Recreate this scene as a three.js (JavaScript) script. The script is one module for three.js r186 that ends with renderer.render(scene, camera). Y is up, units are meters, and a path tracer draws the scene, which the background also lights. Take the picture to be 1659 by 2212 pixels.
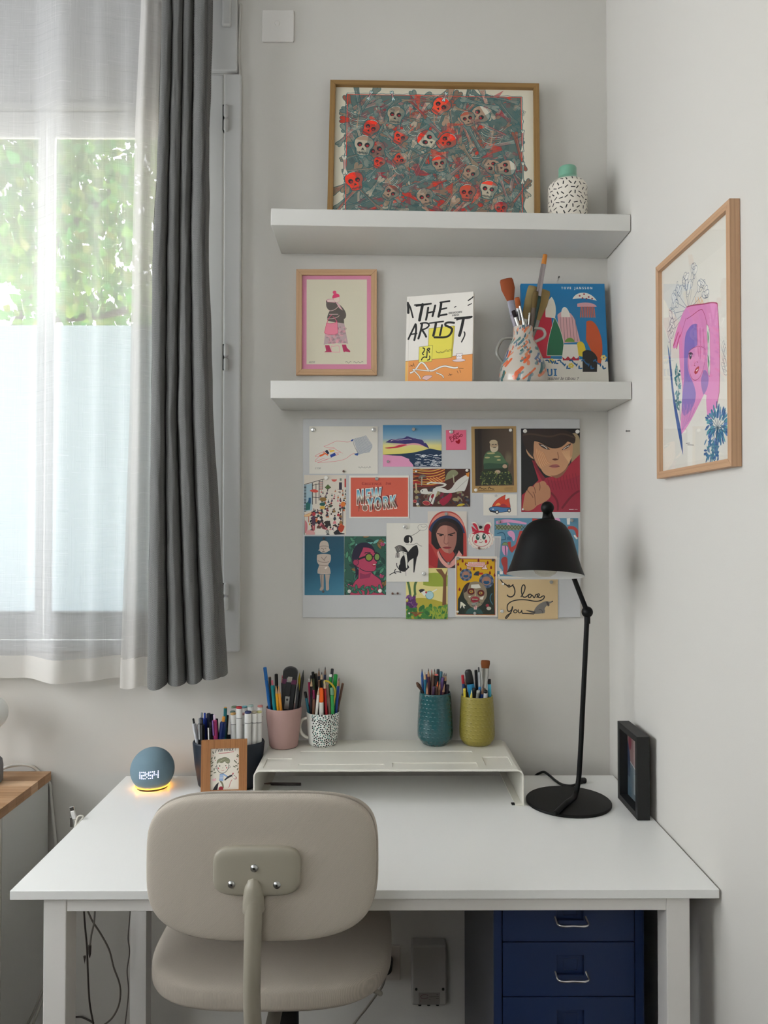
import * as THREE from 'three';
import { RoundedBoxGeometry } from 'three/addons/geometries/RoundedBoxGeometry.js';
import { mergeGeometries } from 'three/addons/utils/BufferGeometryUtils.js';
import { SimplexNoise } from 'three/addons/math/SimplexNoise.js';

// ------------------------------------------------------------------ camera, sky, sun, exposure
const FW = 1659, FH = 2212, FOCAL = 1661;
const EYE = new THREE.Vector3(0, 1.357, 1.945);
const scene = new THREE.Scene();
const camera = new THREE.PerspectiveCamera(2 * Math.atan(FH / 2 / FOCAL) * 180 / Math.PI, FW / FH, 0.05, 200);
camera.position.copy(EYE);
camera.rotation.order = 'YXZ';
camera.rotation.set(0.966 * Math.PI / 180, -0.26 * Math.PI / 180, 0);
camera.updateMatrixWorld(true);
const SKY = 4.1;
scene.background = new THREE.Color().setRGB(SKY * 0.965, SKY * 1.0, SKY * 1.035);
const sun = new THREE.DirectionalLight(0xfff1dc, 7);
sun.position.set(6, 12, -2.5);
sun.target.position.set(-2.5, 1, -4);
sun.castShadow = true; sun.shadow.radius = 1;
sun.shadow.mapSize.set(2048, 2048);
Object.assign(sun.shadow.camera, { left: -12, right: 12, top: 12, bottom: -12, near: 0.5, far: 40 });
scene.add(sun, sun.target);
const EXPOSURE = 1.86;
const renderer = new THREE.WebGLRenderer({ antialias: true });
renderer.toneMapping = THREE.LinearToneMapping;
renderer.toneMappingExposure = EXPOSURE;
renderer.shadowMap.enabled = true;

// ------------------------------------------------------------------ helpers
const V = (x, y, z) => new THREE.Vector3(x, y, z);
function ray(px, py) { return V((px - FW / 2) / FOCAL, -(py - FH / 2) / FOCAL, -1).applyQuaternion(camera.quaternion); }
function onZ(px, py, z) { const d = ray(px, py); return EYE.clone().addScaledVector(d, (z - EYE.z) / d.z); }   // where the sight line meets a plane z = const
function onY(px, py, y) { const d = ray(px, py); return EYE.clone().addScaledVector(d, (y - EYE.y) / d.y); }
function onX(px, py, x) { const d = ray(px, py); return EYE.clone().addScaledVector(d, (x - EYE.x) / d.x); }
function rng(seed) { let s = seed | 0; return () => { s = (s + 0x6d2b79f5) | 0; let t = Math.imul(s ^ (s >>> 15), 1 | s); t = (t + Math.imul(t ^ (t >>> 7), 61 | t)) ^ t; return ((t ^ (t >>> 14)) >>> 0) / 4294967296; }; }
const noiseRand = rng(77);
const simplex = new SimplexNoise({ random: noiseRand });
const lerp = (a, b, t) => a + (b - a) * t, clamp = (x, a, b) => Math.min(b, Math.max(a, x)), sm = (t) => t * t * (3 - 2 * t);
function track(pts, t) {            // piecewise smooth interpolation of [t, value] pairs
  if (t <= pts[0][0]) return pts[0][1];
  for (let i = 1; i < pts.length; i++) if (t <= pts[i][0]) return lerp(pts[i - 1][1], pts[i][1], sm((t - pts[i - 1][0]) / (pts[i][0] - pts[i - 1][0])));
  return pts[pts.length - 1][1];
}
function lin(pts, t) {
  if (t <= pts[0][0]) return pts[0][1];
  for (let i = 1; i < pts.length; i++) if (t <= pts[i][0]) return lerp(pts[i - 1][1], pts[i][1], (t - pts[i - 1][0]) / (pts[i][0] - pts[i - 1][0]));
  return pts[pts.length - 1][1];
}
const used = new Map();
function numbered(name) { const n = used.get(name) || 0; used.set(name, n + 1); return n ? name + '_' + String(n).padStart(3, '0') : name; }
function tag(o, label, category, group, kind) {
  if (label) o.userData.label = label;
  if (category) o.userData.category = category;
  if (group) o.userData.group = group;
  if (kind) o.userData.kind = kind;
  return o;
}
function thing(name, label, category, pos = [0, 0, 0], group) {
  const o = new THREE.Group(); o.name = numbered(name);
  o.position.set(...(pos.isVector3 ? [pos.x, pos.y, pos.z] : pos));
  scene.add(o); return tag(o, label, category, group);
}
function part(parent, name, geo, m, label) {
  const o = new THREE.Mesh(geo, m);
  o.name = parent === scene ? numbered(name) : nameIn(parent, name);
  parent.add(o); if (label) o.userData.label = label; return o;
}
function nameIn(parent, name) { const k = parent.uuid + name, n = used.get(k) || 0; used.set(k, n + 1); return n ? name + '_' + String(n).padStart(3, '0') : name; }
function partW(parent, name, geo, m, label) { return part(parent, name, geo.translate(-parent.position.x, -parent.position.y, -parent.position.z), m, label); }
function struct(name, geo, m, parent = scene) { const o = part(parent, name, geo, m); if (parent === scene) o.userData.kind = 'structure'; return o; }
const box = (w, h, d, x = 0, y = 0, z = 0, r = 0.0015, seg = 2) => new RoundedBoxGeometry(w, h, d, seg, Math.min(r, w / 2.01, h / 2.01, d / 2.01)).translate(x, y, z);
const box2 = (x0, x1, y0, y1, z0, z1, r = 0.0015) => box(x1 - x0, y1 - y0, z1 - z0, (x0 + x1) / 2, (y0 + y1) / 2, (z0 + z1) / 2, r);
const cyl = (r0, r1, h, seg = 24, y = 0) => new THREE.CylinderGeometry(r1, r0, h, seg).translate(0, y + h / 2, 0);  // r0 at the bottom
function lathe(pts, seg = 48) {     // profile of [radius, height]; v runs evenly with height so that patterns keep their proportions
  const g = new THREE.LatheGeometry(pts.map((p) => new THREE.Vector2(Math.max(p[0], 1e-5), p[1])), seg), ys = pts.map((p) => p[1]), a = Math.min(...ys), b = Math.max(...ys), uv = g.attributes.uv, p = g.attributes.position;
  for (let i = 0; i < uv.count; i++) uv.setY(i, (p.getY(i) - a) / (b - a || 1));
  return g;
}
const curve = (pts, closed = false) => new THREE.CatmullRomCurve3(pts.map((p) => p.isVector3 ? p : V(...p)), closed, 'centripetal');
const tube = (pts, r, seg = 48, rs = 12) => capped(curve(pts), r, seg, rs);
function capped(c, r, seg, rs) {
  const a = c.getPoint(0), b = c.getPoint(1), s1 = new THREE.SphereGeometry(r, rs, 8).translate(a.x, a.y, a.z), s2 = new THREE.SphereGeometry(r, rs, 8).translate(b.x, b.y, b.z);
  return mergeGeometries([new THREE.TubeGeometry(c, seg, r, rs), s1, s2]);
}
function grid(nu, nv, f, uvf) {     // surface from f(u, v)
  const p = [], uv = [], ix = [];
  for (let j = 0; j <= nv; j++) for (let i = 0; i <= nu; i++) { const u = i / nu, v = j / nv, q = f(u, v); p.push(q.x ?? q[0], q.y ?? q[1], q.z ?? q[2]); const t = uvf ? uvf(u, v) : [u, v]; uv.push(t[0], t[1]); }
  for (let j = 0; j < nv; j++) for (let i = 0; i < nu; i++) { const a = j * (nu + 1) + i, b = a + 1, c = a + nu + 1, d = c + 1; ix.push(a, b, d, a, d, c); }
  const g = new THREE.BufferGeometry();
  g.setAttribute('position', new THREE.Float32BufferAttribute(p, 3)); g.setAttribute('uv', new THREE.Float32BufferAttribute(uv, 2)); g.setIndex(ix); g.computeVertexNormals(); return g;
}
function boxUV(g, turn = false, su = 1, ou = 0, ov = 0) {     // uv in metres by the dominant axis of the normal; turn swaps u and v
  if (g.index) g = g.toNonIndexed();
  const p = g.attributes.position, n = g.attributes.normal, uv = new Float32Array(p.count * 2);
  for (let i = 0; i < p.count; i++) {
    const ax = Math.abs(n.getX(i)), ay = Math.abs(n.getY(i)), az = Math.abs(n.getZ(i)), x = p.getX(i), y = p.getY(i), z = p.getZ(i);
    let u, v; if (az >= ax && az >= ay) { u = x; v = y; } else if (ax >= ay) { u = z; v = y; } else { u = x; v = z; }
    if (turn) [u, v] = [v, u];
    uv[i * 2] = (u + ou) * su; uv[i * 2 + 1] = (v + ov) * su;
  }
  g.setAttribute('uv', new THREE.BufferAttribute(uv, 2)); return g;
}
function superEllipsoid(a, b, c, e1, e2, nu = 64, nv = 24, bend = 0, e2low = e2) {   // a, b across; c the half thickness along z
  const sp = (x, e) => Math.sign(x) * Math.pow(Math.abs(x), e);
  return grid(nu, nv, (u, v) => {
    const t = u * Math.PI * 2, ph = (v - 0.5) * Math.PI, k = sp(Math.cos(ph), e1), e = Math.sin(t) < 0 ? e2low : e2;
    const x = a * k * sp(Math.cos(t), e), y = b * k * sp(Math.sin(t), e);
    return [x, y, c * sp(Math.sin(ph), e1) + bend * x * x];
  }, (u, v) => { const t = u * Math.PI * 2, k = sp(Math.cos((v - 0.5) * Math.PI), e1), e = Math.sin(t) < 0 ? e2low : e2; return [a * k * sp(Math.cos(t), e), b * k * sp(Math.sin(t), e)]; });
}
function rrect(w, h, r, x = 0, y = 0) {
  const s = new THREE.Shape(), a = x - w / 2, b = y - h / 2;
  s.moveTo(a + r, b); s.lineTo(a + w - r, b); s.absarc(a + w - r, b + r, r, -Math.PI / 2, 0); s.lineTo(a + w, b + h - r); s.absarc(a + w - r, b + h - r, r, 0, Math.PI / 2);
  s.lineTo(a + r, b + h); s.absarc(a + r, b + h - r, r, Math.PI / 2, Math.PI); s.lineTo(a, b + r); s.absarc(a + r, b + r, r, Math.PI, Math.PI * 1.5); return s;
}
const extrude = (shape, depth, bevel = 0, seg = 8) => new THREE.ExtrudeGeometry(shape, { depth: depth - 2 * bevel, bevelEnabled: bevel > 0, bevelThickness: bevel, bevelSize: bevel, bevelOffset: -bevel, bevelSegments: 2, curveSegments: seg }).translate(0, 0, bevel);

// ------------------------------------------------------------------ textures and materials
function canvasTex(w, h, draw, srgb = true, repeat) {
  const c = document.createElement('canvas'); c.width = w; c.height = h; const g = c.getContext('2d'); draw(g, w, h);
  const t = new THREE.CanvasTexture(c); if (srgb) t.colorSpace = THREE.SRGBColorSpace; t.magFilter = THREE.LinearFilter; t.anisotropy = 8;
  if (repeat) { t.wrapS = t.wrapT = THREE.RepeatWrapping; t.repeat.set(...repeat); } return t;
}
const mat = (color, roughness = 0.6, o = {}) => new THREE.MeshPhysicalMaterial({ color, roughness, ...o });
function woodTex(base, dark, light, seed, k = 1) {
  const r = rng(seed);
  return canvasTex(256, 512, (g, w, h) => {
    g.fillStyle = base; g.fillRect(0, 0, w, h);
    for (let i = 0; i < 260; i++) {
      g.globalAlpha = 0.05 + r() * 0.16 * k; g.strokeStyle = r() < 0.55 ? dark : light; g.lineWidth = 0.5 + r() * 2.2;
      const x = r() * w, a = (r() - 0.5) * 10; g.beginPath(); g.moveTo(x, -5);
      for (let y = 0; y <= h + 40; y += 40) g.lineTo(x + a * Math.sin(y / 150 + i) + (r() - 0.5) * 1.2, y); g.stroke();
    }
    g.globalAlpha = 0.3; g.strokeStyle = dark; g.lineWidth = 0.7;
    for (let i = 0; i < 320; i++) { const x = r() * w, y = r() * h; g.beginPath(); g.moveTo(x, y); g.lineTo(x + (r() - 0.5), y + 6 + r() * 16); g.stroke(); }
    g.globalAlpha = 1;
  }, true, [6, 3]);
}
const bumpNoise = canvasTex(256, 256, (g, w, h) => {
  const im = g.createImageData(w, h), r = rng(5);
  for (let i = 0; i < w * h; i++) { const v = 110 + r() * 60; im.data[i * 4] = im.data[i * 4 + 1] = im.data[i * 4 + 2] = v; im.data[i * 4 + 3] = 255; }
  g.putImageData(im, 0, 0);
}, false, [8, 8]);
const wallMat = mat(new THREE.Color().setRGB(0.625, 0.604, 0.56), 0.9, { bumpMap: bumpNoise, bumpScale: 0.0003 });
const ceilMat = mat(new THREE.Color().setRGB(0.45, 0.44, 0.425), 0.9);
const trimMat = mat(new THREE.Color().setRGB(0.6, 0.6, 0.59), 0.45);
const shelfMat = mat(new THREE.Color().setRGB(0.64, 0.63, 0.59), 0.42);
const deskMat = mat(new THREE.Color().setRGB(0.88, 0.88, 0.855), 0.29);
const deskLegMat = mat(new THREE.Color().setRGB(0.8, 0.775, 0.74), 0.45);
const oakMat = mat(0xffffff, 0.55, { map: woodTex('#bf9876', '#94704f', '#d2ae8c', 11) });
const beechMat = mat(0xffffff, 0.5, { map: woodTex('#c79f78', '#a37b55', '#dcb792', 12) });
const brownOakMat = mat(0xffffff, 0.5, { map: woodTex('#93703f', '#6b4c27', '#a98553', 13) });
const walnutMat = mat(0xffffff, 0.5, { map: woodTex('#a06b3e', '#6f4522', '#b98455', 14, 1.3) });
const whiteMetal = mat(new THREE.Color().setRGB(0.72, 0.7, 0.62), 0.4);
const blackMetal = mat(0x050606, 0.5, { specularIntensity: 0.5 });
const blackPlastic = mat(0x0c0c0e, 0.45);
const chrome = mat(0xdddddd, 0.16, { metalness: 1 });
const steel = mat(0xbfc0c0, 0.28, { metalness: 1 });
const whitePaper = mat(0xe6e2d8, 0.85);
const glassMat = mat(0xffffff, 0.03, { transmission: 1, thickness: 0, ior: 1.5 });
const P = (g, d, fill, stroke, lw = 2) => { const p = new Path2D(d); if (fill) { g.fillStyle = fill; g.fill(p); } if (stroke) { g.strokeStyle = stroke; g.lineWidth = lw; g.lineCap = 'round'; g.lineJoin = 'round'; g.stroke(p); } };
const E = (g, x, y, rx, ry, fill, stroke, lw = 2, rot = 0) => { g.beginPath(); g.ellipse(x, y, rx, ry, rot, 0, Math.PI * 2); if (fill) { g.fillStyle = fill; g.fill(); } if (stroke) { g.strokeStyle = stroke; g.lineWidth = lw; g.stroke(); } };
const R = (g, x, y, w, h, fill) => { g.fillStyle = fill; g.fillRect(x, y, w, h); };
// a print drawn in the coordinates [x0, y0, x1, y1]
function art(rect, width, draw) {
  const [x0, y0, x1, y1] = rect, w = width, h = Math.round(width * (y1 - y0) / (x1 - x0));
  return canvasTex(w, h, (g) => { g.scale(w / (x1 - x0), h / (y1 - y0)); g.translate(-x0, -y0); draw(g, x1 - x0, y1 - y0); });
}
const print = (t, rough = 0.6) => mat(0xffffff, rough, { map: t });
// ------------------------------------------------------------------ the room
const WX = onX(1316, 1400, 0.578).x;              // right wall plane
const LX = -1.75, ZB = 3.3, CEIL = 2.95, WALLT = 0.3;
const win = { x0: -1.31, x1: onZ(481, 800, 0).x, y0: onZ(400, 1392, 0).y, y1: onZ(400, 153, 0).y };
{
  const s = new THREE.Shape(); s.moveTo(LX - 0.3, -0.1); s.lineTo(WX + 0.3, -0.1); s.lineTo(WX + 0.3, CEIL + 0.1); s.lineTo(LX - 0.3, CEIL + 0.1); s.closePath();
  const h = new THREE.Path(); h.moveTo(win.x0, win.y0); h.lineTo(win.x1, win.y0); h.lineTo(win.x1, win.y1); h.lineTo(win.x0, win.y1); h.closePath(); s.holes.push(h);
  struct('wall_back', new THREE.ExtrudeGeometry(s, { depth: WALLT, bevelEnabled: false }).translate(0, 0, -WALLT), wallMat);
  struct('wall_right', boxUV(new THREE.BoxGeometry(0.3, CEIL + 0.2, ZB + 0.6).translate(WX + 0.15, CEIL / 2, ZB / 2)), wallMat);
  const lw = { z0: 0.2, z1: 2.0, y0: 1.05, y1: 2.5 }, ls = new THREE.Shape(), lh = new THREE.Path();      // left wall with an added window out of view, for fill light
  ls.moveTo(-ZB - 0.6, -0.1); ls.lineTo(0.3, -0.1); ls.lineTo(0.3, CEIL + 0.1); ls.lineTo(-ZB - 0.6, CEIL + 0.1); ls.closePath();
  lh.moveTo(-lw.z1, lw.y0); lh.lineTo(-lw.z0, lw.y0); lh.lineTo(-lw.z0, lw.y1); lh.lineTo(-lw.z1, lw.y1); lh.closePath(); ls.holes.push(lh);
  struct('wall_left', new THREE.ExtrudeGeometry(ls, { depth: 0.3, bevelEnabled: false }).rotateY(Math.PI / 2).translate(LX - 0.3, 0, 0), wallMat);
  const w3 = new THREE.Group(); w3.name = 'added_window_3'; w3.userData.kind = 'structure'; scene.add(w3);  // added window, unseen, brings daylight from the left
  const zm = (lw.z0 + lw.z1) / 2, LF = (z0, z1, y0, y1) => part(w3, z1 - z0 > 0.2 ? 'rail' : 'stile', box2(LX - 0.12, LX - 0.07, y0, y1, z0, z1), trimMat);
  LF(lw.z0, lw.z0 + 0.06, lw.y0, lw.y1); LF(zm - 0.04, zm + 0.04, lw.y0, lw.y1); LF(lw.z1 - 0.06, lw.z1, lw.y0, lw.y1); LF(lw.z0 + 0.06, lw.z1 - 0.06, lw.y0, lw.y0 + 0.07); LF(lw.z0 + 0.06, lw.z1 - 0.06, lw.y1 - 0.06, lw.y1);
  part(w3, 'pane', new THREE.PlaneGeometry(lw.z1 - lw.z0, lw.y1 - lw.y0).rotateY(Math.PI / 2).translate(LX - 0.1, (lw.y0 + lw.y1) / 2, zm), glassMat);
  struct('floor', new THREE.BoxGeometry(WX - LX + 0.6, 0.1, ZB + 0.6).translate((WX + LX) / 2, -0.05, ZB / 2), mat(new THREE.Color().setRGB(0.075, 0.052, 0.036), 0.5));
  struct('ceiling', new THREE.BoxGeometry(WX - LX + 0.6, 0.1, ZB + 0.6).translate((WX + LX) / 2, CEIL + 0.05, ZB / 2), ceilMat);
  // the wall behind the photographer, with an added unseen window for fill light
  const f = new THREE.Shape(); f.moveTo(LX - 0.3, -0.1); f.lineTo(WX + 0.3, -0.1); f.lineTo(WX + 0.3, CEIL + 0.1); f.lineTo(LX - 0.3, CEIL + 0.1); f.closePath();
  const d = { x0: -1.6, x1: -0.58, y0: 1.6, y1: 2.75 };
  const fh = new THREE.Path(); fh.moveTo(d.x0, d.y0); fh.lineTo(d.x1, d.y0); fh.lineTo(d.x1, d.y1); fh.lineTo(d.x0, d.y1); fh.closePath(); f.holes.push(fh);
  struct('wall_front', new THREE.ExtrudeGeometry(f, { depth: 0.25, bevelEnabled: false }).translate(0, 0, ZB), wallMat);
  const dg = new THREE.Group(); dg.name = 'added_window_2'; dg.userData.kind = 'structure'; scene.add(dg);  // added window, unseen, brightens surfaces facing the camera
  const mid = (d.x0 + d.x1) / 2;
  for (const [a, b] of [[d.x0, mid], [mid, d.x1]]) {
    part(dg, 'stile', box2(a, a + 0.06, d.y0, d.y1, ZB + 0.08, ZB + 0.12), trimMat); part(dg, 'stile', box2(b - 0.06, b, d.y0, d.y1, ZB + 0.08, ZB + 0.12), trimMat);
    part(dg, 'rail', box2(a + 0.06, b - 0.06, d.y0, d.y0 + 0.1, ZB + 0.08, ZB + 0.12), trimMat); part(dg, 'rail', box2(a + 0.06, b - 0.06, d.y1 - 0.06, d.y1, ZB + 0.08, ZB + 0.12), trimMat);
    part(dg, 'pane', new THREE.PlaneGeometry(b - a - 0.12, d.y1 - d.y0 - 0.16).translate((a + b) / 2, (d.y0 + d.y1) / 2 + 0.02, ZB + 0.1), glassMat);
  }
  const bx = onZ(990, 2190, 0);
  struct('baseboard_back', box2(LX, WX, 0, 0.08, 0, 0.012), trimMat);
  struct('baseboard_right', box2(WX - 0.012, WX, 0, 0.08, 0.012, ZB), trimMat);
}
// ------------------------------------------------------------------ the window: frame, two sashes, frosted film on the lower panes, roller shutter box, hinges
const winG = new THREE.Group(); winG.name = 'window_1'; winG.userData.kind = 'structure'; winG.userData.label = 'white two-sash window with frosted lower panes'; scene.add(winG);
{
  const zy = (py, z = -0.02) => onZ(200, py, z).y, zx = (px, z = -0.02) => onZ(px, 800, z).x;
  const midX = zx(100), right = win.x1, left = 2 * midX - right;
  const top = zy(222), headTop = win.y1, bot = zy(1382);
  // fixed frame round the sashes
  part(winG, 'frame_head', box2(left - 0.05, right, zy(163), headTop - 0.004, -0.09, -0.006, 0.003), trimMat);
  part(winG, 'frame_rail', box2(left - 0.05, right, win.y0 - 0.0, bot, -0.09, -0.004, 0.003), trimMat);
  for (const [a, b] of [[219, 232], [241, 245]]) part(winG, 'weather_strip', box2(left + 0.1, right - 0.09, zy(b, 0), zy(a, 0), -0.02, -0.002, 0.001), trimMat);
  part(winG, 'groove', box2(left + 0.1, right - 0.09, zy(252), zy(222), -0.05, -0.03), mat(0x4c4b4a, 0.7));
  const st = 0.085, mt = 0.021, rb = zy(1326), rt = zy(300), sT = zy(164), rT2 = zy(219), sT2 = zy(253);
  for (const s of [-1, 1]) {
    const inX = midX + s * 0.002, inW = midX + s * mt, out = s > 0 ? right - 0.003 : left + 0.003, outW = out - s * st;
    const sash = new THREE.Group(); sash.name = nameIn(winG, 'sash'); winG.add(sash);
    const B = (x0, x1, y0, y1, z0 = -0.026, z1 = -0.012) => box2(Math.min(x0, x1), Math.max(x0, x1), y0, y1, z0, z1, 0.004);
    part(sash, 'stile', B(inX, inW, bot + 0.002, sT, -0.026, -0.009), trimMat);
    part(sash, 'stile', B(outW, out, bot + 0.002, sT), trimMat);
    part(sash, 'rail', B(inW, outW, rt, sT2), trimMat); part(sash, 'rail', B(inW, outW, rT2, sT), trimMat);
    part(sash, 'rail', B(inW, outW, bot + 0.002, rb), trimMat);
    part(sash, 'glazing_bead', B(inW, outW, rb, rb + 0.008, -0.03, -0.008), trimMat);
    const w = Math.abs(outW - inW), cx = (inW + outW) / 2, ym = zy(703, -0.016);
    part(sash, 'pane', new THREE.PlaneGeometry(w, rt - rb).translate(cx, (rt + rb) / 2, -0.0165), glassMat);
    part(sash, 'frosted_film', new THREE.PlaneGeometry(w, ym - rb).translate(cx, (ym + rb) / 2, -0.0155), mat(new THREE.Color().setRGB(0.4, 0.46, 0.52), 1, { transmission: 1, thickness: 0, ior: 1.1 }), 'frosted privacy film on lower glass');
  }
  // casing board on the wall to the right, and the shutter box above it
  const cr = onZ(519, 900, 0.012).x, cb = onZ(519, 1408, 0.012).y, ct = onZ(519, 160, 0.012).y;
  part(winG, 'casing_board', box2(onZ(481.5, 900, 0.014).x, cr, cb, ct, 0, 0.014, 0.004), trimMat);
  part(winG, 'casing_board', box2(left - 0.16, left - 0.02, cb, ct, 0, 0.014, 0.004), trimMat);
  part(winG, 'casing_board', box2(left - 0.16, onZ(481.5, 900, 0.014).x, cb, win.y0 + 0.004, 0, 0.013, 0.004), trimMat);
  part(winG, 'shutter_box', box2(left - 0.2, onZ(512, 100, 0.016).x, onZ(519, 152, 0.016).y, CEIL - 0.02, 0, 0.016, 0.004), trimMat);
  part(winG, 'caulk_bead', tube([onZ(520, 10, 0.004), onZ(516, 120, 0.004), onZ(518, 160, 0.004), onZ(519, 320, 0.004), onZ(519, 800, 0.003)], 0.003, 60, 6), wallMat);
  const hb = extrude(rrect(0.022, 0.32, 0.004), 0.012, 0.004); const hp = onZ(490.5, 60, 0.016);
  part(winG, 'bolt_cover', hb.translate(hp.x, hp.y + 0.16, 0.016), trimMat);
  for (const py of [255, 772, 1288]) {
    for (const s of [-1, 1]) { const c = onZ(488.5, py + s * 15, 0.016); part(winG, 'hinge', new THREE.CapsuleGeometry(0.0062, 0.022, 4, 12).translate(c.x, c.y, 0.0165), trimMat); }
    const q = onZ(482.5, py, 0.012); part(winG, 'hinge_gap', box(0.0035, 0.066, 0.016, q.x, q.y, 0.0075, 0.001), mat(0x242426, 0.8));
  }
}
// ------------------------------------------------------------------ outside: garden and trees seen through the sheer
struct('ground', new THREE.BoxGeometry(60, 0.2, 30).translate(-4, -0.6, -15.4), mat(new THREE.Color().setRGB(0.5, 0.49, 0.42), 0.95));
{
  const tree = thing('tree', 'large leafy tree outside the window seen through the sheer curtain', 'tree', [-5.2, -0.5, -6.4]);
  const barkMat = mat(0x5b4a3a, 0.9);
  partW(tree, 'trunk', tube([[-5.2, -0.5, -6.4], [-5.1, 1.2, -6.4], [-4.8, 2.8, -6.2], [-4.2, 4.2, -6]], 0.13, 30, 10), barkMat);
  for (const p of [[[-4.8, 2.8, -6.2], [-3.6, 3.3, -5.6], [-2.4, 3.35, -5.2], [-1.4, 3.7, -5]], [[-4.7, 3.1, -6.2], [-4.6, 4.4, -5.6], [-3.2, 5.2, -5.2]], [[-3.6, 3.3, -5.6], [-3.0, 4.0, -5.2], [-2.2, 4.6, -5]]]) partW(tree, 'branch', tube(p, 0.035, 24, 8), barkMat);
  const leafG = new THREE.BufferGeometry();
  leafG.setAttribute('position', new THREE.Float32BufferAttribute([0, 0, 0, -0.5, 0.35, 0.1, 0, 0.4, 0, 0.5, 0.35, 0.1, -0.28, 0.8, 0.02, 0.28, 0.8, 0.02, 0, 1.15, -0.1], 3));
  leafG.setIndex([0, 2, 1, 0, 3, 2, 1, 2, 4, 2, 3, 5, 2, 6, 4, 2, 5, 6]); leafG.computeVertexNormals();
  const r = rng(9), N = 22000, N2 = 15000, inst = new THREE.InstancedMesh(leafG, mat(0xffffff, 1, { transmission: 0.6, thickness: 0, ior: 1.2, side: THREE.DoubleSide }), N + N2), m = new THREE.Matrix4(), q = new THREE.Quaternion(), c = new THREE.Color();
  let n = 0, tries = 0;
  while (n < N && tries++ < 300000) {
    const x = -5.6 + r() * 4.9, y = 2.2 + r() * 4.2, z = -6.4 + r() * 2.2;
    const edge = y - (2.95 + 0.45 * simplex.noise(x * 1.3, 4));
    const d = simplex.noise3d(x * 1.1, y * 1.3, z * 0.5) + 0.6 * simplex.noise3d(x * 3.6, y * 3.6, z * 0.5);
    if (edge < 0 || d < -0.3 + (x < -3.2 && y < 4.1 ? 0.42 : 0) - (y > 3.7 ? 0.25 : 0)) continue;
    q.setFromEuler(new THREE.Euler(r() * 2.4 - 1.2, r() * 6.28, r() * 2.4 - 1.2)); const s = 0.055 + r() * 0.06;
    m.compose(V(x - tree.position.x, y - tree.position.y, z - tree.position.z), q, V(s, s, s)); inst.setMatrixAt(n, m);
    c.setRGB(0.16 + r() * 0.2, 0.32 + r() * 0.22, 0.06 + r() * 0.09); inst.setColorAt(n, c); n++;
  }
  while (n < N + N2 && tries++ < 700000) {          // unseen leaves added above and beside the view to block sky light
    const x = -9 + r() * 12, z = -7.5 + r() * 6.2, y = 3 + r() * 6;
    if (y < 1.357 + 0.54 * (1.945 - z) + 0.15 && x > -5.9 + 0.1 * z) continue;
    if (simplex.noise3d(x * 0.9, y * 0.9, z * 0.9) < -0.45) continue;
    q.setFromEuler(new THREE.Euler(r() * 2.4 - 1.2, r() * 6.28, r() * 2.4 - 1.2)); const s = 0.13 + r() * 0.09;
    m.compose(V(x - tree.position.x, y - tree.position.y, z - tree.position.z), q, V(s, s, s)); inst.setMatrixAt(n, m);
    c.setRGB(0.1 + r() * 0.1, 0.2 + r() * 0.14, 0.04 + r() * 0.05); inst.setColorAt(n, c); n++;
  }
  inst.count = n; inst.name = 'foliage'; inst.userData.kind = 'stuff'; tree.add(inst);
}
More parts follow.
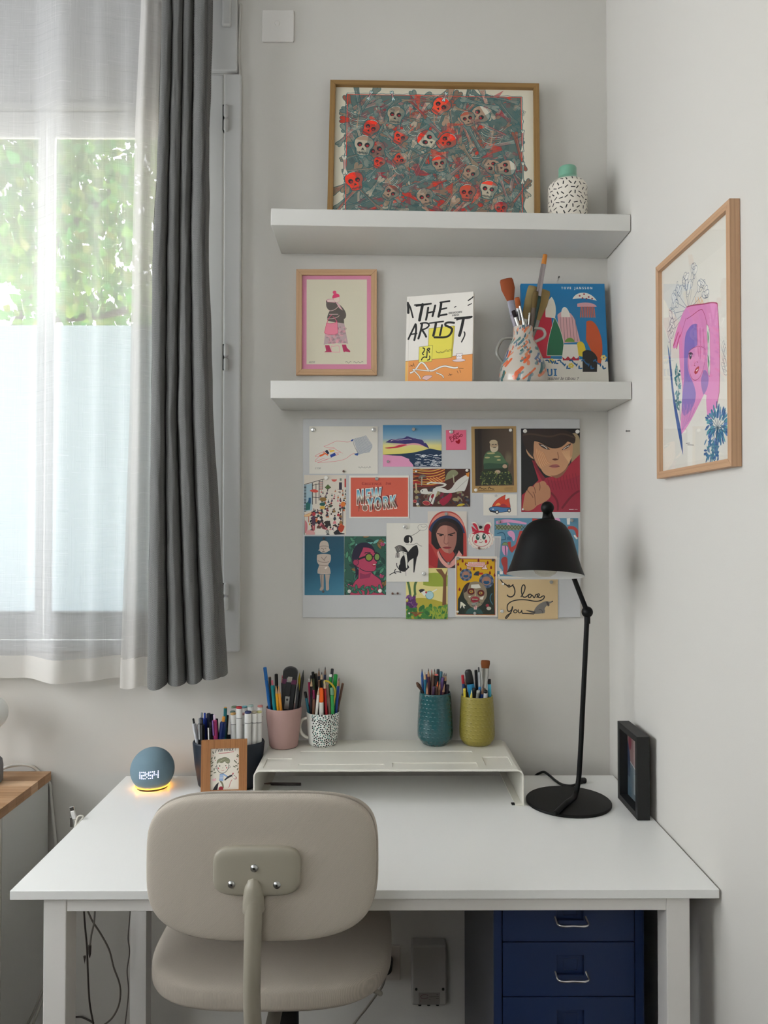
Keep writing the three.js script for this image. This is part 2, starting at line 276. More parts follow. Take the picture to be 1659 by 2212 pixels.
// ------------------------------------------------------------------ sheer curtain (in two widths) and the grey tweed curtain
{
  const linenA = canvasTex(1024, 1024, (g, w, h) => {
    const r = rng(21); R(g, 0, 0, w, h, 'rgb(163,163,163)');
    for (let i = 0; i < 1500; i++) { const v = 112 + r() * 115 | 0; g.globalAlpha = 0.18 + r() * 0.35; g.fillStyle = `rgb(${v},${v},${v})`; if (i % 2) g.fillRect(r() * w, r() * h, 1 + r() * 2, 30 + r() * 260); else g.fillRect(r() * w, r() * h, 30 + r() * 260, 1 + r() * 2); }
    g.globalAlpha = 1;
  }, false, [2.6, 2.6]);
  const sheerMat = mat(new THREE.Color().setRGB(0.64, 0.635, 0.63), 1, { transmission: 0.14, thickness: 0, ior: 1.05, alphaMap: linenA, transparent: true, side: THREE.DoubleSide });
  const hemMat = mat(new THREE.Color().setRGB(0.8, 0.77, 0.72), 1, { transmission: 0.34, thickness: 0, ior: 1.05, opacity: 0.93, transparent: true, side: THREE.DoubleSide });
  const zOf = [[-420, 0.05], [-330, 0.11], [-240, 0.045], [-150, 0.12], [-60, 0.05], [0, 0.045], [60, 0.04], [125, 0.125], [200, 0.085], [262, 0.05], [300, 0.035], [350, 0.03]];
  const yBot = onZ(60, 1463, 0.04).y, hemH = 0.052, yTop = 2.93;
  const sc = thing('sheer_curtain', 'white sheer linen curtain covering the window, with a deep hem', 'curtain', [0, yBot, 0]);
  const at = (u, y) => { const px = lerp(-430, 322, u), k = 0.3 + 0.7 * clamp((2.9 - y) / 1.9, 0, 1), z = lerp(0.065, track(zOf, px + 6 * Math.sin(y * 2.1)), k); const p = onZ(px, 1000, z); return [p.x, y - 0.0012 * Math.sin(px / 23), z]; };
  partW(sc, 'cloth', grid(220, 60, (u, v) => at(u, lerp(yBot + hemH, yTop, v)), (u, v) => [u * 1.0, v * 1.6]), sheerMat);
  partW(sc, 'hem', grid(220, 6, (u, v) => { const q = at(u, lerp(yBot, yBot + hemH + 0.003, v)); q[2] += 0.001; return q; }, (u, v) => [u, v * 0.06]), hemMat);
  // gathered edge panel between the flat sheer and the tweed
  const left = [[0, 299], [250, 288], [560, 283], [900, 279], [1150, 272], [1420, 263], [1483, 262]], right = [[0, 352], [560, 338], [1485, 334]];
  const yB2 = onZ(300, 1485, 0.08).y;
  const ep = thing('sheer_curtain', 'narrow gathered strip of cream sheer curtain beside the grey tweed curtain', 'curtain', [onZ(300, 1485, 0.08).x, yB2, 0.1]);
  const at2 = (u, y) => { const py = (EYE.y - y) / 1.85 * FOCAL + 1134, a = lin(left, py), b = lin(right, py) + 10, px = lerp(a, b, u), z = 0.078 + 0.012 * Math.sin(u * Math.PI * 1.7 + 0.3) + 0.004 * Math.sin(u * 14 + y * 2); const p = onZ(px, 1000, z); return [p.x, y - 0.003 * Math.sin(u * 9), z]; };
  const foldMat = mat(new THREE.Color().setRGB(0.66, 0.64, 0.61), 1, { transmission: 0.26, thickness: 0, ior: 1.05, alphaMap: linenA, transparent: true, side: THREE.DoubleSide });
  for (let k = 0; k < 2; k++) partW(ep, 'cloth', grid(40, 60, (u, v) => { const q = at2(lerp(k * 0.02, 1, u), lerp(yB2 + 0.07, yTop, v)); q[2] -= k * 0.012; return q; }, (u, v) => [u * 0.1 + k * 0.37, v * 1.6]), foldMat);
  partW(ep, 'hem', grid(40, 6, (u, v) => at2(u, lerp(yB2, yB2 + 0.073, v)), (u, v) => [u, v]), hemMat);

  // tweed
  const tweed = canvasTex(256, 256, (g, w, h) => {
    const im = g.createImageData(w, h), r = rng(31);
    for (let y = 0; y < h; y++) for (let x = 0; x < w; x++) {
      const band = Math.floor(x / 32) % 2, ph = ((band ? x : -x) + y + 512) % 8, on = ph < 4, v = (on ? 190 : 52) + (r() - 0.5) * 50, i = (y * w + x) * 4;
      im.data[i] = v; im.data[i + 1] = v; im.data[i + 2] = v * 0.985; im.data[i + 3] = 255;
    }
    g.putImageData(im, 0, 0);
  }, true, [9, 9]);
  const tweedB = canvasTex(256, 256, (g, w, h) => {
    const im = g.createImageData(w, h);
    for (let y = 0; y < h; y++) for (let x = 0; x < w; x++) { const band = Math.floor(x / 32) % 2, ph = ((band ? x : -x) + y + 512) % 8, v = 128 + 100 * Math.sin(ph / 8 * 6.283), i = (y * w + x) * 4; im.data[i] = im.data[i + 1] = im.data[i + 2] = v; im.data[i + 3] = 255; }
    g.putImageData(im, 0, 0);
  }, false, [9, 9]);
  const tweedMat = mat(new THREE.Color().setRGB(0.55, 0.548, 0.538), 0.95, { map: tweed, bumpMap: tweedB, bumpScale: 0.0008, sheen: 0.3, sheenRoughness: 0.8, sheenColor: new THREE.Color(0.5, 0.5, 0.5) });
  // crease tracks in the photograph: left edge, three grooves, right edge
  const cr = [[[0, 345], [280, 338], [560, 327], [900, 326], [1200, 323], [1470, 321]], [[0, 368], [280, 363], [560, 358], [900, 357], [1200, 360], [1470, 364]],
    [[0, 392], [280, 388], [560, 385], [900, 382], [1200, 393], [1470, 404]], [[0, 414], [280, 411], [560, 410], [900, 415], [1200, 427], [1470, 440]], [[0, 457], [280, 450], [560, 450], [900, 461], [1200, 479], [1470, 494]]];
  const zc = 0.14, yB = [[0, onZ(330, 1486, 0.155).y], [0.28, onZ(380, 1476, 0.155).y], [0.55, onZ(410, 1473, 0.155).y], [1, onZ(490, 1456, 0.155).y]];
  const gc = thing('tweed_curtain', 'long grey herringbone tweed curtain hanging in four deep folds', 'curtain', [onZ(410, 1476, zc).x, yB[1][1], zc]);
  const nF = 40, shape = (u, y) => {        // u 0..1 front face, 1..2 back
    const py = (EYE.y - y) / 1.79 * FOCAL + 1134, front = u <= 1, t = front ? u : 2 - u, k = Math.min(3, Math.floor(t * 4)), f = t * 4 - k;
    const a = lin(cr[k], py), b = lin(cr[k + 1], py), px = lerp(a, b, f), bulge = Math.sqrt(Math.max(0, 1 - (2 * f - 1) ** 2));
    const wgt = lerp(0.55, 1, clamp((2.6 - y) / 1.6, 0, 1)), depth = (b - a) / FOCAL * 1.79;
    const extra = k === 3 ? 0.006 * Math.exp(-(((f - 0.72) / 0.06) ** 2)) : 0;
    const z = front ? zc + bulge * Math.min(0.06, depth * 0.95 + 0.014) * wgt - extra : zc - 0.012 - 0.018 * bulge;
    return { px, z, t };
  };
  const pos = (u, v) => { const yb0 = track(yB, u <= 1 ? u : 2 - u), y = lerp(yb0, 2.93, v), s = shape(u, y), p = onZ(s.px, 1000, s.z); return [p.x + 0.0012 * simplex.noise(u * 9, y * 6), y, s.z + 0.0015 * simplex.noise(u * 7 + 5, y * 5)]; };
  partW(gc, 'cloth', grid(8 * nF, 90, (u, v) => pos(u * 2 * 0.9999, v), (u, v) => [u * 1.05, v * 1.7]), tweedMat);
  partW(gc, 'bottom_hem', grid(4 * nF, 4, (u, v) => { const a = pos(u, 0), b = pos(2 - u, 0); return [lerp(a[0], b[0], v), lerp(a[1], b[1], v), lerp(a[2], b[2], v)]; }, (u, v) => [u * 0.5, v * 0.05]), tweedMat);
}
struct('trim_1', box2(-1.4, -0.3, 2.928, CEIL, 0.02, 0.18, 0.004), trimMat);     // curtain track under the ceiling

// ------------------------------------------------------------------ desk
const DY = 0.74;
const deskF = onY(21, 1924.5, DY), deskFR = onY(1558, 1923, DY), deskB = onY(275, 1676, DY);
{
  const x0 = deskF.x, x1 = Math.min(deskFR.x, WX - 0.004), zf = deskF.z, zb = deskB.z, th = 0.0155;
  const d = thing('desk', 'white rectangular desk with square legs along the back wall', 'desk', [(x0 + x1) / 2, 0, (zf + zb) / 2]);
  partW(d, 'tabletop', box2(x0, x1, DY - th, DY, zb, zf, 0.0012), deskMat);
  const zL = zf - 0.012, ayT = DY - th, a = onZ(143, 1970, zL), b = onZ(1440, 1970, zL), l0 = onZ(94, 1943, zL).x, l1 = onZ(1490, 1943, zL).x, lw = a.x - l0, ld = 0.045;
  partW(d, 'apron', box2(a.x + 0.0006, b.x, a.y, ayT, zL - 0.02, zL - 0.0015, 0.001), deskLegMat);
  partW(d, 'apron', box2(a.x, b.x, a.y, ayT, zb + 0.03, zb + 0.048, 0.001), deskLegMat);
  for (const x of [l0 + 0.012, l1 - 0.03]) partW(d, 'apron', box2(x, x + 0.018, a.y, ayT, zb + 0.06, zL - ld, 0.001), deskLegMat);
  for (const [u, w] of [[l0, lw], [b.x, l1 - b.x]]) { partW(d, 'leg', box2(u, u + w, 0, ayT, zL - ld, zL, 0.0015), deskLegMat); }
  const bz = zb + 0.02, b0 = onZ(281, 2000, bz + 0.042).x;
  partW(d, 'leg', box2(b0, b0 + lw, 0, ayT, bz, bz + 0.042, 0.0015), deskLegMat);
  partW(d, 'leg', box2(l1 - lw, l1, 0, ayT, bz, bz + 0.042, 0.0015), deskLegMat);
}

// ------------------------------------------------------------------ office chair seen from behind
{
  const fabric = canvasTex(256, 256, (g, w, h) => {
    const im = g.createImageData(w, h), r = rng(41);
    for (let y = 0; y < h; y++) for (let x = 0; x < w; x++) { const v = 206 + 7 * Math.sin((x + y) * 0.785) + (r() - 0.5) * 14, i = (y * w + x) * 4; im.data[i] = v; im.data[i + 1] = v * 0.965; im.data[i + 2] = v * 0.91; im.data[i + 3] = 255; }
    g.putImageData(im, 0, 0);
  }, true, [12, 12]);
  const fabB = canvasTex(128, 128, (g, w, h) => {
    const im = g.createImageData(w, h), r = rng(43);
    for (let y = 0; y < h; y++) for (let x = 0; x < w; x++) { const v = 128 + 70 * Math.sin((x + y) * 0.785) + (r() - 0.5) * 30, i = (y * w + x) * 4; im.data[i] = im.data[i + 1] = im.data[i + 2] = v; im.data[i + 3] = 255; }
    g.putImageData(im, 0, 0);
  }, false, [24, 24]);
  const fab = mat(new THREE.Color().setRGB(0.75, 0.72, 0.69), 0.95, { map: fabric, bumpMap: fabB, bumpScale: 0.0003, sheen: 0.4, sheenRoughness: 0.7, sheenColor: new THREE.Color(0.6, 0.58, 0.55) });
  const paint = mat(new THREE.Color().setRGB(0.345, 0.315, 0.25), 0.42);
  const bz = 0.752, bc = onZ(561.5, 1880, bz + 0.012), hw = (onZ(815, 1880, bz).x - onZ(308, 1880, bz).x) / 2, hh = (onZ(561, 1726, bz).y - onZ(561, 2037, bz).y) / 2;
  const ch = thing('office_chair', 'beige upholstered office chair with rounded backrest pushed up to white desk', 'chair', [-0.2, 0, 0.42]);
  const back = superEllipsoid(hw - 0.003, hh, 0.014, 0.32, 0.5, 96, 26, -0.3, 0.6).translate(bc.x, bc.y, bz);
  partW(ch, 'backrest_shell', back, fab);
  partW(ch, 'backrest_cushion', superEllipsoid(hw, hh - 0.001, 0.024, 0.4, 0.5, 96, 26, -0.3, 0.6).translate(bc.x, bc.y - 0.007, bz - 0.033), fab);
  const ring = []; for (let i = 0; i < 80; i++) { const t = i / 80 * Math.PI * 2, sp = (x, e) => Math.sign(x) * Math.pow(Math.abs(x), e), e = Math.sin(t) < 0 ? 0.6 : 0.5, x = (hw - 0.004) * sp(Math.cos(t), e), y = (hh - 0.001) * sp(Math.sin(t), e); ring.push(V(bc.x + x, bc.y + y, bz - 0.011 - 0.3 * x * x)); }
  partW(ch, 'piping', new THREE.TubeGeometry(new THREE.CatmullRomCurve3(ring, true), 200, 0.0024, 6, true), fab);
  // mounting plate with three screws
  const pz = bz + 0.014, pc = onZ(554, 1883, pz + 0.008), pw = (onZ(649, 1880, pz).x - onZ(459, 1880, pz).x), ph = onZ(554, 1831, pz).y - onZ(554, 1938, pz).y;
  partW(ch, 'mounting_plate', mergeGeometries([superEllipsoid(pw / 2, ph / 2, 0.009, 0.42, 0.48, 64, 16, -0.35).translate(pc.x, pc.y, pz + 0.002).toNonIndexed(), lathe([[0.0001, 0.024], [0.007, 0.022], [0.0125, 0.012], [0.0155, -0.004], [0.0165, -0.02], [0.0168, -0.026], [0.015, -0.027]], 24).applyMatrix4(new THREE.Matrix4().makeRotationX(0.12)).translate(onZ(549, 1922, pz).x, onZ(549, 1922, pz).y - 0.002, pz + 0.008).toNonIndexed()]), paint);
  for (const [px, py] of [[549, 1876], [500, 1911], [598, 1912]]) {
    const p = onZ(px, py, pz + (py < 1900 ? 0.0122 : 0.0108)), s = part(ch, 'screw', lathe([[0.0001, 0.0022], [0.002, 0.0022], [0.0036, 0.0016], [0.0043, 0.0003], [0.0056, 0.0002], [0.0058, -0.004]], 20).rotateX(Math.PI / 2).translate(p.x - ch.position.x, p.y, p.z - ch.position.z), steel, 'steel screw');
    part(s, 'recess', new THREE.CylinderGeometry(0.0016, 0.0016, 0.0008, 6).rotateX(Math.PI / 2).translate(p.x - ch.position.x, p.y, p.z - ch.position.z + 0.0021), mat(0x151515, 0.7));
  }
  const sz = pz + 0.01, S = (px, py, z) => onZ(px, py, z);
  const a = S(549, 1938, sz);
  partW(ch, 'backrest_stem', tube([a, S(547, 1990, sz + 0.002), S(545, 2080, sz), S(544, 2150, sz - 0.01), S(546, 2205, sz - 0.02), [S(546, 2212, sz).x, 0.5, 0.72], [-0.2, 0.44, 0.66], [-0.2, 0.432, 0.56], [-0.2, 0.432, 0.36]], 0.0132, 120, 20), paint);
  // seat
  const sc = { x: onY(594, 2010, 0.545).x + 0.003, y: 0.522, z: 0.372 };
  const seat = superEllipsoid(0.231, 0.212, 0.033, 0.45, 0.62, 96, 26).rotateX(-Math.PI / 2).translate(sc.x, sc.y, sc.z);
  partW(ch, 'seat', seat, fab);
  partW(ch, 'seat_plate', box2(-0.3, -0.1, 0.445, 0.488, 0.28, 0.48, 0.006), blackPlastic);
  partW(ch, 'gas_lift', cyl(0.025, 0.025, 0.14, 24, 0.3).translate(-0.19, 0, 0.372), blackPlastic);
  partW(ch, 'column', cyl(0.03, 0.03, 0.22, 24, 0.09).translate(-0.19, 0, 0.372), blackPlastic);
  const l1 = onZ(822, 2146, 0.52), l0 = V(-0.1, l1.y - 0.006, 0.40);
  const lev = partW(ch, 'height_lever', tube([l0, V(l1.x - 0.03, l1.y + 0.003, 0.5), l1], 0.0045, 20, 10), mat(0x8b877c, 0.4));
  for (let k = 0; k < 5; k++) {
    const t = k * Math.PI * 0.4 + 0.3, dx = Math.cos(t), dz = Math.sin(t);
    const leg = partW(ch, 'base_arm', tube([[-0.19, 0.11, 0.372], [-0.19 + dx * 0.15, 0.095, 0.372 + dz * 0.15], [-0.19 + dx * 0.25, 0.068, 0.372 + dz * 0.25]], 0.015, 16, 10), blackPlastic);
    part(leg, 'caster', new THREE.TorusGeometry(0.019, 0.011, 10, 20).rotateY(-t).translate(-0.19 + dx * 0.25 - ch.position.x, 0.03, 0.372 + dz * 0.25 - ch.position.z), blackPlastic);
  }
}

// ------------------------------------------------------------------ wall shelves
function floatingShelf(label, l, r, topL, topR, botL, zf) {        // pixels of the front face
  const a = onZ(l, topL, zf), b = onZ(r, topR, zf), h = a.y - onZ(l, botL, zf).y, w = Math.min(b.x, WX - 0.002) - a.x, ang = Math.atan2(b.y - a.y, b.x - a.x);
  const t = thing('floating_shelf', label, 'shelf', [a.x, a.y - h, 0], 'white floating wall shelves');
  t.rotation.z = ang;
  part(t, 'board', boxUV(box(w, h, zf - 0.002, w / 2, h / 2, zf / 2 + 0.001, 0.0012)), shelfMat);
  return { t, a, b, ang, top: (x) => a.y + (x - a.x) * Math.tan(ang) };
}
const ZS = 1.945 - 1.758;
const upper = floatingShelf('upper white floating shelf holding the big bone print and the patterned vase', 585, 1363.5, 450, 463, 486, ZS);
const lower = floatingShelf('lower white floating shelf holding books and the painted jug of brushes', 584.5, 1364, 822, 824.5, 860, ZS);

// a picture frame: four mitred bars, print, backing and glass; origin at the middle of the lower edge, facing +z
function frame(t, w, h, bar, depth, barMat, printMat, glass = true, inset = 0.006) {
  const mk = (len, rot, x, y) => {
    const s = new THREE.Shape(); s.moveTo(-len / 2, 0); s.lineTo(len / 2, 0); s.lineTo(len / 2 - bar, bar); s.lineTo(-len / 2 + bar, bar); s.closePath();
    const g = boxUV(extrude(s, depth, 0.0008), true, 1, 0, x + y * 3).rotateZ(rot).translate(x, y, 0); return part(t, 'frame_bar', g, barMat);
  };
  mk(w, 0, 0, 0); mk(w, Math.PI, 0, h); mk(h, Math.PI / 2, w / 2, h / 2); mk(h, -Math.PI / 2, -w / 2, h / 2);
  part(t, 'backing', new THREE.BoxGeometry(w - bar, h - bar, 0.002).translate(0, h / 2, depth - inset - 0.004), mat(0x6d5f4c, 0.9));
  const pr = part(t, 'print', new THREE.PlaneGeometry(w - 2 * bar, h - 2 * bar).translate(0, h / 2, depth - inset - 0.0025), printMat);
  if (glass) part(t, 'glass', new THREE.PlaneGeometry(w - 2 * bar, h - 2 * bar).translate(0, h / 2, depth - inset), glassMat);
  return pr;
}
// bone print standing on the upper shelf and leaning on the wall
{
  const W = 0.52, H = 0.42, bar = 0.0135;
  const bones = canvasTex(1280, Math.round(1280 * (H - 2 * bar) / (W - 2 * bar)), (g, w, h) => {
    const r = rng(61), TE = '#2f6468', DK = '#3a4a4c', BG = '#5d716c', BE = '#b0937c', CR = '#d8d3c2', RED = '#ff3a22', CRIM = '#b32630';
    R(g, 0, 0, w, h, '#dcd6c2');
    const x0 = w * 0.058, x1 = w * 0.942, y0 = h * 0.05, y1 = h * 0.95;
    g.save(); g.beginPath(); g.rect(x0, y0, x1 - x0, y1 - y0); g.clip(); R(g, x0, y0, w, h, BG);
    for (let i = 0; i < 60; i++) { g.globalAlpha = 0.75; const x = x0 + r() * (x1 - x0), y = y0 + r() * (y1 - y0), s = 30 + r() * 90; g.beginPath(); g.moveTo(x, y); for (let k = 0; k < 4; k++) g.lineTo(x + (r() - 0.5) * s * 1.6, y + (r() - 0.5) * s * 1.4); g.closePath(); g.fillStyle = r() < 0.5 ? CRIM : RED; g.fill(); }
    g.globalAlpha = 1; g.restore();
    const bone = (x, y, len, a, th, fill, free) => { g.save(); g.translate(x, y); g.rotate(a); const p = new Path2D(); const t = th, e = len / 2;
      p.moveTo(-e, -t); p.bezierCurveTo(-e / 2, -t * 0.5, e / 2, -t * 0.5, e, -t); p.bezierCurveTo(e + t * 2.2, -t * 2.2, e + t * 2.8, -t * 0.2, e + t * 1.4, 0); p.bezierCurveTo(e + t * 2.8, t * 0.2, e + t * 2.2, t * 2.2, e, t);
      p.bezierCurveTo(e / 2, t * 0.5, -e / 2, t * 0.5, -e, t); p.bezierCurveTo(-e - t * 2.2, t * 2.2, -e - t * 2.8, t * 0.2, -e - t * 1.4, 0); p.bezierCurveTo(-e - t * 2.8, -t * 0.2, -e - t * 2.2, -t * 2.2, -e, -t);
      g.fillStyle = fill; g.fill(p); g.strokeStyle = TE; g.lineWidth = 3.2; g.stroke(p); g.strokeStyle = r() < 0.4 ? CRIM : DK; g.lineWidth = 1.6; g.globalAlpha = 0.85;
      for (let k = 0; k < 4; k++) { g.beginPath(); g.moveTo(-e * 0.9, t * (k - 1.2) * 0.3); g.lineTo(e * (0.4 + r() * 0.5), t * (k - 1.2) * 0.3); g.stroke(); }
      g.globalAlpha = 0.6; g.strokeStyle = CR; g.lineWidth = 2; g.beginPath(); g.moveTo(-e * 0.8, -t * 0.3); g.lineTo(e * 0.7, -t * 0.3); g.stroke(); g.restore(); };
    const ribs = (x, y, s, a, col) => { g.save(); g.translate(x, y); g.rotate(a); for (let k = 0; k < 8; k++) { g.strokeStyle = TE; g.lineWidth = 8; g.beginPath(); g.ellipse(0, k * s * 0.16, s * (0.7 - Math.abs(k - 3) * 0.04), s * 0.3, 0, 0.1, Math.PI - 0.1); g.stroke(); g.strokeStyle = k % 3 ? col : CR; g.lineWidth = 3.4; g.stroke(); } g.strokeStyle = BE; g.lineWidth = 8; g.beginPath(); g.moveTo(0, -s * 0.1); g.lineTo(0, s * 1.4); g.stroke(); g.restore(); };
    const skull = (x, y, s, a, fill, top) => { g.save(); g.translate(x, y); g.rotate(a); const p = new Path2D('M-50,-10 C-52,-62 50,-66 52,-12 C52,10 44,18 38,26 L34,58 C20,70 -18,70 -30,58 L-36,28 C-46,18 -50,8 -50,-10Z'); g.scale(s / 60, s / 60);
      g.fillStyle = fill; g.fill(p); g.save(); g.clip(p); g.fillStyle = top; g.fillRect(-60, -70, 120, 46); g.globalAlpha = 0.5; g.fillStyle = BG; g.fillRect(16, -60, 50, 140); g.restore(); g.strokeStyle = TE; g.lineWidth = 5; g.stroke(p);
      for (const q of [-20, 18]) { E(g, q, 2, 13, 14, '#2b3134'); E(g, q + 2, 6, 7, 6, CRIM); } P(g, 'M-2,18 L-9,32 L7,32Z', '#2b3134'); g.strokeStyle = DK; g.lineWidth = 3; for (let k = -3; k <= 3; k++) { g.beginPath(); g.moveTo(k * 8, 42); g.lineTo(k * 7, 60); g.stroke(); } g.beginPath(); g.moveTo(-30, 50); g.lineTo(30, 50); g.stroke();
      g.strokeStyle = CR; g.lineWidth = 3; g.beginPath(); g.arc(0, -14, 38, -2.4, -1.1); g.stroke(); g.restore(); };
    const fills = [BE, '#97836e', '#7f8a80', '#71827d', '#66756f', '#8d7361', '#9c5a48', '#c9402e', '#88948a', '#b8ab96'], hatch = (n, al) => { for (let i = 0; i < n; i++) { const x = x0 + r() * (x1 - x0), y = y0 + r() * (y1 - y0), a = r() * 6.28, l = 14 + r() * 34, k = 3 + r() * 4 | 0; g.globalAlpha = al; g.strokeStyle = [TE, DK, TE, CRIM, CR, '#24484c', BE][r() * 7 | 0]; g.lineWidth = 2 + r() * 1.6; for (let j = 0; j < k; j++) { const ox = -Math.sin(a) * j * 7, oy = Math.cos(a) * j * 7; g.beginPath(); g.moveTo(x + ox, y + oy); g.quadraticCurveTo(x + ox + l * 0.5 * Math.cos(a) + 5, y + oy + l * 0.5 * Math.sin(a), x + ox + l * Math.cos(a), y + oy + l * Math.sin(a)); g.stroke(); } g.globalAlpha = 1; } };
    hatch(260, 0.8);
    for (let i = 0; i < 150; i++) bone(x0 + r() * (x1 - x0), y0 + 14 + r() * (y1 - y0 - 28), 80 + r() * 190, r() * 6.28, 11 + r() * 12, fills[r() * fills.length | 0]);
    hatch(200, 0.7);
    for (const [fx, fy, s, a] of [[0.07, 0.18, 84, 0.1], [0.37, 0.58, 96, 1.1], [0.63, 0.32, 100, -0.2], [0.84, 0.28, 104, 0.15], [0.72, 0.5, 100, 0.25], [0.24, 0.72, 70, -0.5], [0.5, 0.16, 66, 0], [0.9, 0.88, 84, 0.1], [0.38, 0.3, 70, 0.6], [0.58, 0.72, 80, -0.8]]) ribs(x0 + fx * (x1 - x0), y0 + fy * (y1 - y0) - 30, s, a, BE);
    for (let i = 0; i < 46; i++) bone(x0 + r() * (x1 - x0), y0 + 14 + r() * (y1 - y0 - 28), 110 + r() * 150, r() * 6.28, 9 + r() * 9, fills[r() * 6 | 0]);
    hatch(150, 0.6);
    for (let i = 0; i < 44; i++) { g.globalAlpha = 0.5; const x = x0 + r() * (x1 - x0), y = y0 + r() * (y1 - y0), s = 40 + r() * 70; g.beginPath(); g.moveTo(x, y); for (let k = 0; k < 4; k++) g.lineTo(x + (r() - 0.5) * s * 1.7, y + (r() - 0.5) * s * 1.5); g.closePath(); g.fillStyle = r() < 0.5 ? CRIM : RED; g.fill(); } g.globalAlpha = 1;
    for (const [fx, fy, s, a, f, t] of [[0.54, 0.08, 62, 0.1, '#ff5a3c', RED], [0.46, 0.36, 66, -0.4, '#c9c0aa', RED], [0.575, 0.37, 60, 0.35, '#e0472f', RED], [0.76, 0.15, 66, 0.5, BE, CR], [0.69, 0.18, 50, -0.2, BE, '#c0644c'], [0.28, 0.16, 60, -0.1, '#b5a48c', BE], [0.14, 0.27, 56, 0.2, '#d53c2a', RED], [0.17, 0.45, 64, 0.1, '#8b6a5c', '#c23a2c'], [0.31, 0.34, 50, 0, '#ef4a30', '#7f7d72'],
      [0.31, 0.52, 46, 0.3, '#d9503a', BE], [0.53, 0.55, 52, 0.3, BE, RED], [0.05, 0.7, 62, -0.2, '#f04028', RED], [0.1, 0.41, 66, 0.6, '#c2b7a0', BE], [0.83, 0.57, 56, 2.5, BE, '#c0644c'], [0.91, 0.58, 60, 0.9, BE, CR], [0.71, 0.62, 54, 0.4, BE, '#9b8c78'], [0.81, 0.75, 60, 0.5, '#c2b7a0', '#ff5038'], [0.69, 0.78, 56, -0.4, '#cd5a44', '#d9543a'], [0.26, 0.79, 52, 1.2, BE, '#a4503f'], [0.45, 0.82, 56, 0.2, BE, '#b79d86'], [0.19, 0.55, 40, 0, '#e5452e', CRIM], [0.88, 0.9, 46, 0.2, '#c93d2f', CRIM]]) skull(x0 + fx * (x1 - x0), y0 + fy * (y1 - y0), s * 1.15, a + (r() - 0.5) * 1.3, f, t);
    g.save(); g.beginPath(); g.rect(x0, y0, x1 - x0, y1 - y0); g.clip(); hatch(330, 0.5); g.restore();
    g.strokeStyle = TE; g.lineWidth = 4; for (let side = 0; side < 2; side++) { g.beginPath(); const X = side ? x1 : x0; g.moveTo(X, y0); for (let k = 0; k <= 40; k++) g.lineTo(X + (side ? 1 : -1) * (4 + 9 * Math.abs(Math.sin(k * 0.9)) * r()), y0 + k / 40 * (y1 - y0)); g.stroke(); }
    g.strokeStyle = RED; g.lineWidth = 3; for (const X of [x0 + 2, x1 - 3]) { g.beginPath(); g.moveTo(X, y0); g.lineTo(X + 3, y1); g.stroke(); }
    g.beginPath(); g.moveTo(x0, y0 + 2); g.lineTo(x1, y0 + 4); g.stroke(); g.strokeStyle = TE; g.beginPath(); g.moveTo(x0, y0); for (let k = 0; k <= 50; k++) g.lineTo(x0 + k / 50 * (x1 - x0), y0 - 3 - 7 * r()); g.stroke();
    for (const [fx, a] of [[0.13, 0.4], [0.26, -0.2], [0.56, 0.3]]) bone(x0 + fx * (x1 - x0), y0 + 8, 40, 1.57 + a, 8, '#cfe0dc');
    for (const fy of [0.36, 0.62]) bone(x1 + 4, y0 + fy * (y1 - y0), 130, 1.6, 8, CR); bone(x0 - 6, y0 + 0.58 * (y1 - y0), 90, 1.5, 12, CR);
  });
  const t = thing('framed_print', 'large oak-framed red and teal print of skulls and bones leaning on the upper shelf', 'picture', [0, 0, 0]);
  frame(t, W, H, bar, 0.02, brownOakMat, print(bones), false, 0.008);
  const zb = 0.075, lean = -0.1, tl = onZ(712, 175, 0.035), tr = onZ(1163, 182, 0.035), cx = (tl.x + tr.x) / 2, sc = (tr.x - tl.x) / W;
  t.scale.setScalar(sc); t.position.set(cx - 0.004, upper.top(cx) + 0.0006, zb - 0.02);
  const hNeed = (tl.y + tr.y) / 2 - upper.top(cx); t.scale.y = hNeed / (H * Math.cos(lean)); t.scale.z = 1;
  t.rotation.order = 'ZXY'; t.rotation.set(lean, 0, upper.ang);
}
